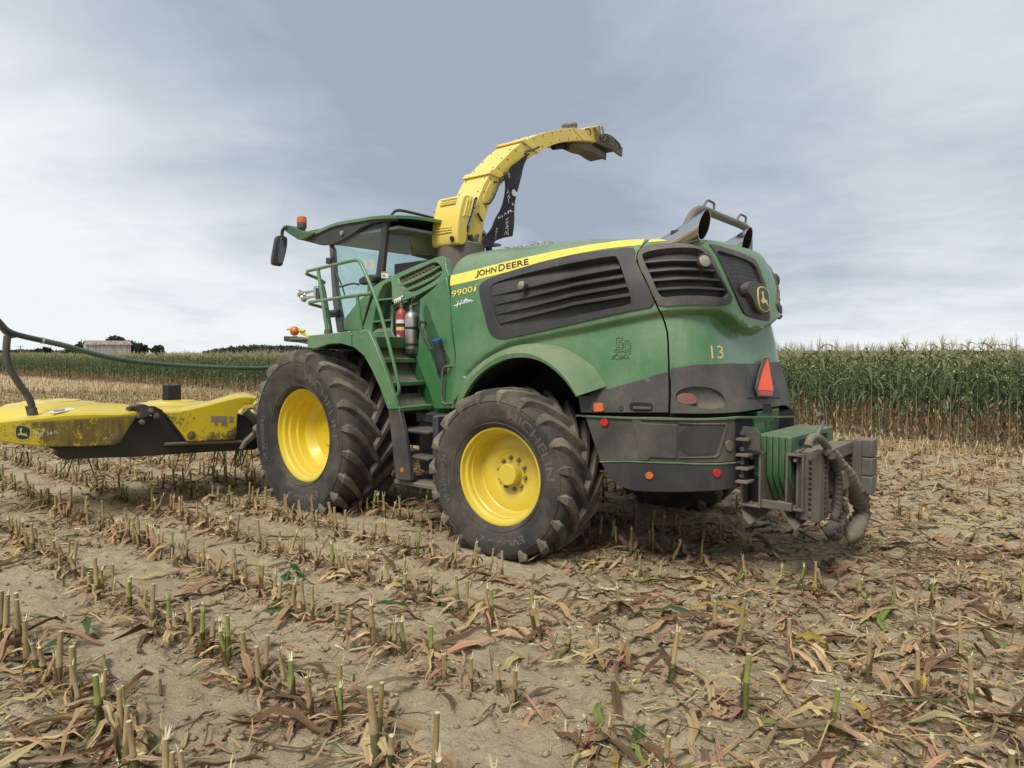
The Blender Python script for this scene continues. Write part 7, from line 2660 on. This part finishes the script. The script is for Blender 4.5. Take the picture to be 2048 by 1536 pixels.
CORN = [make_corn(300 + k) for k in range(14)]
CORN_ME = [c.mesh('corn_plant', M['plant']) for c in CORN]
CORN_AR = [c.arrays() for c in CORN]
FARC = [make_corn(400 + k, 1).arrays() for k in range(10)]
random.seed(31)
plants = []
for r_ in range(0, 11):
    d = EDGE + 0.76 * r_
    a = -26.0
    while a < 190:
        far_ = a > 42
        a += random.uniform(0.14, 0.21) * (1.7 if far_ else 1.0) * (1 if a < 90 else 1.8)
        p = ROWN * (d + random.gauss(0, 0.04)) + ROWD * a
        if p.y < 2 or abs(p.x) > p.y * 0.98 + 5:
            continue
        plants.append((r_, a, p.x, p.y, far_))
# the three hundred that show largest: the outer rows at the right, then behind the header
vis = [q for q in plants if q[0] == 0 and ((1546 - 1024) / F_PX * q[3] < q[2] < 0.76 * q[3])]
vis.sort(key=lambda q: q[3])
second = sorted([q for q in plants if q[0] == 1 and ((1546 - 1024) / F_PX * q[3] < q[2] < 0.76 * q[3])], key=lambda q: q[3])
leftv = sorted([q for q in plants if q[0] == 0 and q[2] < -0.36 * q[3]], key=lambda q: q[3])
single = (vis + leftv + second)[:0]
single = vis[:110] + second[:50]
single += leftv[:300 - len(single)]
keep_ = set(id(q) for q in single)
for q in single:
    r_, a, x, y, far_ = q
    i = random.randrange(14)
    o = bpy.data.objects.new('corn_plant', CORN_ME[i])
    s = random.uniform(0.90, 1.02) * (1.0 if a < 20 else 0.93)
    o.location = (x, y, gz(x, y) - 0.01)
    o.rotation_euler = (random.gauss(0, 0.03), random.gauss(0, 0.03), yaw())
    o.scale = (s, s, s)
    COL.objects.link(o)
    if x > 0:
        lab = ('tall corn plant in the outermost row to the right of the harvester', 'corn plants in the outermost row at the right') if r_ == 0 else ('tall corn plant in the second row in, right of the harvester', 'corn plants in the second row at the right')
    else:
        lab = ('tall corn plant at the field edge behind the yellow header', 'corn plants at the field edge behind the header')
    tag(o, lab[0], 'corn plant', lab[1])
parts = []
for q in plants:
    if id(q) in keep_:
        continue
    r_, a, x, y, far_ = q
    co_, c_, f_ = random.choice(FARC if far_ else CORN_AR) if r_ < 7 or far_ else random.choice(FARC)
    th = yaw()
    s = random.uniform(0.90, 1.02) * (1.0 if a < 20 else (0.93 if a < 42 else 0.88))
    ca, sa = math.cos(th) * s, math.sin(th) * s
    wide = 1.0 if a < 42 else 1.5
    P_ = np.stack([(co_[:, 0] * ca - co_[:, 1] * sa) * wide + x, (co_[:, 0] * sa + co_[:, 1] * ca) * wide + y, co_[:, 2] * s + gz(x, y) - 0.01], 1)
    parts.append((P_, c_ * random.uniform(0.85, 1.12), f_))
cf = bpy.data.objects.new('standing_corn', merge('standing_corn', parts, M['plant']))
COL.objects.link(cf)
tag(cf, 'dense block of uncut corn behind the outer plants', 'corn crop', kind='stuff')

# ------------------------------------------------------------------ far background: barn, trees, pole, woods
def far_point(px, dist, z=0.0):
    d = cam_dir(px, 705)
    k = dist / d.y
    return Vector((d.x * k, dist, z))


def leafy(name, centre, blobs, n, size, cols, trunk, label, cat='tree', group=None):
    """tree: a trunk with limbs, and a crown of many small leaf faces in uneven clumps"""
    root = empty(name, centre)
    tag(root, label, cat, group)
    tk = TM()
    h = trunk
    tk.stalk([Vector((0, 0, 0)), Vector((0.1, 0, h * 0.5)), Vector((0, 0, h))], [h * 0.05, h * 0.04, h * 0.02], [(0.09, 0.075, 0.055)] * 3, 7)
    for (bx, by, bz, br) in blobs:
        tk.stalk([Vector((0, 0, h * 0.6)), Vector((bx * 0.5, by * 0.5, (h * 0.6 + bz) / 2)), Vector((bx, by, bz))], [h * 0.022, h * 0.015, h * 0.006], [(0.09, 0.075, 0.055)] * 3, 5)
    o = bpy.data.objects.new('trunk', tk.mesh('trunk', M['dry']))
    COL.objects.link(o)
    o.parent = root
    rg_ = np.random.default_rng(abs(hash(label)) % 99999 if False else len(label) * 7 + int(n))
    tot = sum(b[3] ** 2 for b in blobs)
    cs, cc, ff = [], [], []
    off = 0
    for (bx, by, bz, br) in blobs:
        m = int(n * br ** 2 / tot)
        v = rg_.normal(size=(m, 3))
        v /= np.linalg.norm(v, axis=1, keepdims=True)
        rr = br * (0.55 + 0.5 * rg_.random((m, 1)) ** 0.7) * (1 + 0.28 * np.sin(v[:, :1] * 5 + v[:, 1:2] * 4 + bx) * np.cos(v[:, 2:] * 5))
        c = v * rr * (1.0, 1.0, 0.8) + (bx, by, bz)
        a = rg_.normal(size=(m, 3)) * size
        b = rg_.normal(size=(m, 3)) * size
        q = np.stack([c - a, c - b * 0.6, c + a, c + b * 0.6], 1).reshape(-1, 3)
        k = rg_.uniform(0.6, 1.3, (m, 1))
        base = np.array(cols)[rg_.integers(0, len(cols), m)] * k
        cs.append(q)
        cc.append(np.repeat(base, 4, 0))
        ff.append(np.arange(off, off + 4 * m).reshape(-1, 4))
        off += 4 * m
    o = bpy.data.objects.new('crown', quads('crown', np.concatenate(cs), np.concatenate(ff).astype(np.int32), M['plant'], np.concatenate(cc), False))
    COL.objects.link(o)
    o.parent = root
    return root


GR_ = [(0.040, 0.060, 0.028), (0.055, 0.075, 0.035), (0.032, 0.050, 0.028)]
D1 = 230.0
sc_ = D1 / F_PX            # metres per pixel at that distance


def tree_at(px, top_py, half_px, dist, label, n=900, group=None):
    c = far_point(px, dist)
    k = dist / F_PX
    top = CAM_H + (705 - top_py) * k
    r_ = half_px * k
    rg_ = random.Random(px)
    bl = [(0, 0, max(top - r_ * 0.75, 1.6), min(r_ * 0.9, top * 0.5))]
    for _ in range(6):
        bl.append((rg_.uniform(-.75, .75) * r_, rg_.uniform(-.5, .5) * r_, top * rg_.uniform(0.45, 0.82), r_ * rg_.uniform(0.30, 0.5)))
    leafy('tree', c, bl, n, 0.16 * k / sc_ * 2.2, GR_, top * 0.75, label, group=group)


tree_at(228, 672, 15, 250, 'round dark tree rising behind the middle of the old barn')
tree_at(258, 682, 22, 235, 'broad tree at the right hand end of the old barn')
tree_at(160, 685, 22, 240, 'bushy tree at the left hand end of the old barn')
tree_at(283, 689, 12, 232, 'low tree between the barn and the far wood')
tree_at(316, 692, 12, 236, 'small rounded tree standing alone right of the barn')
tree_at(92, 696, 9, 300, 'small pointed tree left of the barn by the pole')
tree_at(76, 698, 9, 310, 'low bushy tree nearest the utility pole')
# barn: weathered boards, rusty roof
bc0, bc1 = far_point(173, 215), far_point(262, 222)
ax = (bc1 - bc0)
Lb = ax.length
BN = empty('barn', bc0, math.atan2(ax.y, ax.x))
tag(BN, 'weathered pale board barn with a rusty tin roof beyond the corn', 'barn')
kb = 218 / F_PX
eave, ridge = CAM_H + (705 - 688.5) * kb, CAM_H + (705 - 681.5) * kb
m, t, b = new_mat('weathered_boards')
n1 = noise(t, 1.0, 4, 0.6, squash=(5.0, 1, 0.15))
t.links.new(mixc(t, ramp(t, n1, 0.35, 0.65), (0.42, 0.40, 0.38), (0.22, 0.20, 0.19)), b.inputs['Base Color'])
b.inputs['Roughness'].default_value = 0.9
m2, t, b = new_mat('rusty_tin')
n1 = noise(t, 0.6, 5, 0.65, squash=(3.0, 1, 0.5))
t.links.new(mixc(t, ramp(t, n1, 0.4, 0.6), (0.34, 0.32, 0.30), (0.22, 0.12, 0.08)), b.inputs['Base Color'])
b.inputs['Roughness'].default_value = 0.7
MB().span((0, 0, 0), (Lb, 9, eave)).prism([(0, 0, eave), (0, 9, eave), (0, 4.5, ridge)], (Lb, 0, 0)).build('wall', m, BN)
MB().prism([(-0.3, -0.5, eave - 0.1), (-0.3, 4.5, ridge + 0.12), (-0.3, 4.5, ridge - 0.05), (-0.3, -0.3, eave - 0.3)], (Lb + 0.6, 0, 0)).prism([(-0.3, 9.5, eave - 0.1), (-0.3, 4.5, ridge + 0.12), (-0.3, 4.5, ridge - 0.05), (-0.3, 9.3, eave - 0.3)], (Lb + 0.6, 0, 0)).build('roof', m2, BN)
# utility pole with a crossarm
PO = empty('utility_pole', far_point(41, 260))
tag(PO, 'thin wooden utility pole with a crossarm on the far left', 'pole')
kp = 260 / F_PX
wood = flat('grey_wood', (0.16, 0.14, 0.12), 0.9)
MB().tube([(0, 0, 0), (0, 0, CAM_H + 14 * kp)], [0.17, 0.12], 8).build('post', wood, PO)
MB().span((-1.1, -0.06, CAM_H + 11 * kp), (1.1, 0.06, CAM_H + 11.8 * kp)).build('crossarm', wood, PO)
for x in (-0.9, 0.9):
    MB().lathe([(0, 0.07), (0.25, 0.05), (0.26, 0.001)], (x, 0, CAM_H + 11.8 * kp), (0, 0, 1), 6).build('insulator', wood, PO)


def woods(name, label, x0, x1, dist, prof, n, seed):
    """far wood that reads as one dark mass"""
    rg_ = np.random.default_rng(seed)
    k = dist / F_PX
    cs, cc = [], []
    px = rg_.uniform(x0, x1, n)
    top = CAM_H + (705 - np.interp(px, [p[0] for p in prof], [p[1] for p in prof])) * k
    top = top * (1 + 0.16 * vnoise(px * 0.16, px * 0 + seed, seed) + 0.12 * vnoise(px * 0.45, px * 0, seed + 1))
    zf = rg_.random(n) ** 0.6
    d = dist + rg_.uniform(0, 22, n)
    c = np.stack([(px - 1024) * k, d, top * zf], 1)
    s = 0.55
    a, b = rg_.normal(size=(n, 3)) * s, rg_.normal(size=(n, 3)) * s
    q = np.stack([c - a, c - b * 0.7, c + a, c + b * 0.7], 1).reshape(-1, 3)
    col = np.array([(0.048, 0.066, 0.045)]) * rg_.uniform(0.6, 1.35, (n, 1)) * (0.75 + 0.4 * zf[:, None])
    col = np.array([(0.052, 0.068, 0.050)]) * rg_.uniform(0.65, 1.35, (n, 1))
    me_ = quads(name, q, np.arange(4 * n).reshape(-1, 4).astype(np.int32), M['plant'], np.repeat(col, 4, 0), False)
    o = bpy.data.objects.new(name, me_)
    COL.objects.link(o)
    tag(o, label, 'woods', kind='stuff')


woods('far_wood', 'dark wooded skyline behind the corn left of the harvester', 405, 900, 420, [(405, 704), (430, 698), (470, 693), (500, 691), (530, 693), (560, 692), (600, 695), (900, 700)], 9000, 3)
woods('far_hedge', 'low distant treeline at the far left horizon', -250, 200, 480, [(-250, 700), (0, 701), (20, 699), (60, 701), (120, 701), (200, 703)], 4500, 4)
woods('far_treeline', 'low distant treeline behind the corn at the right', 1500, 2300, 520, [(1500, 702), (1800, 702), (2300, 701)], 5000, 6)
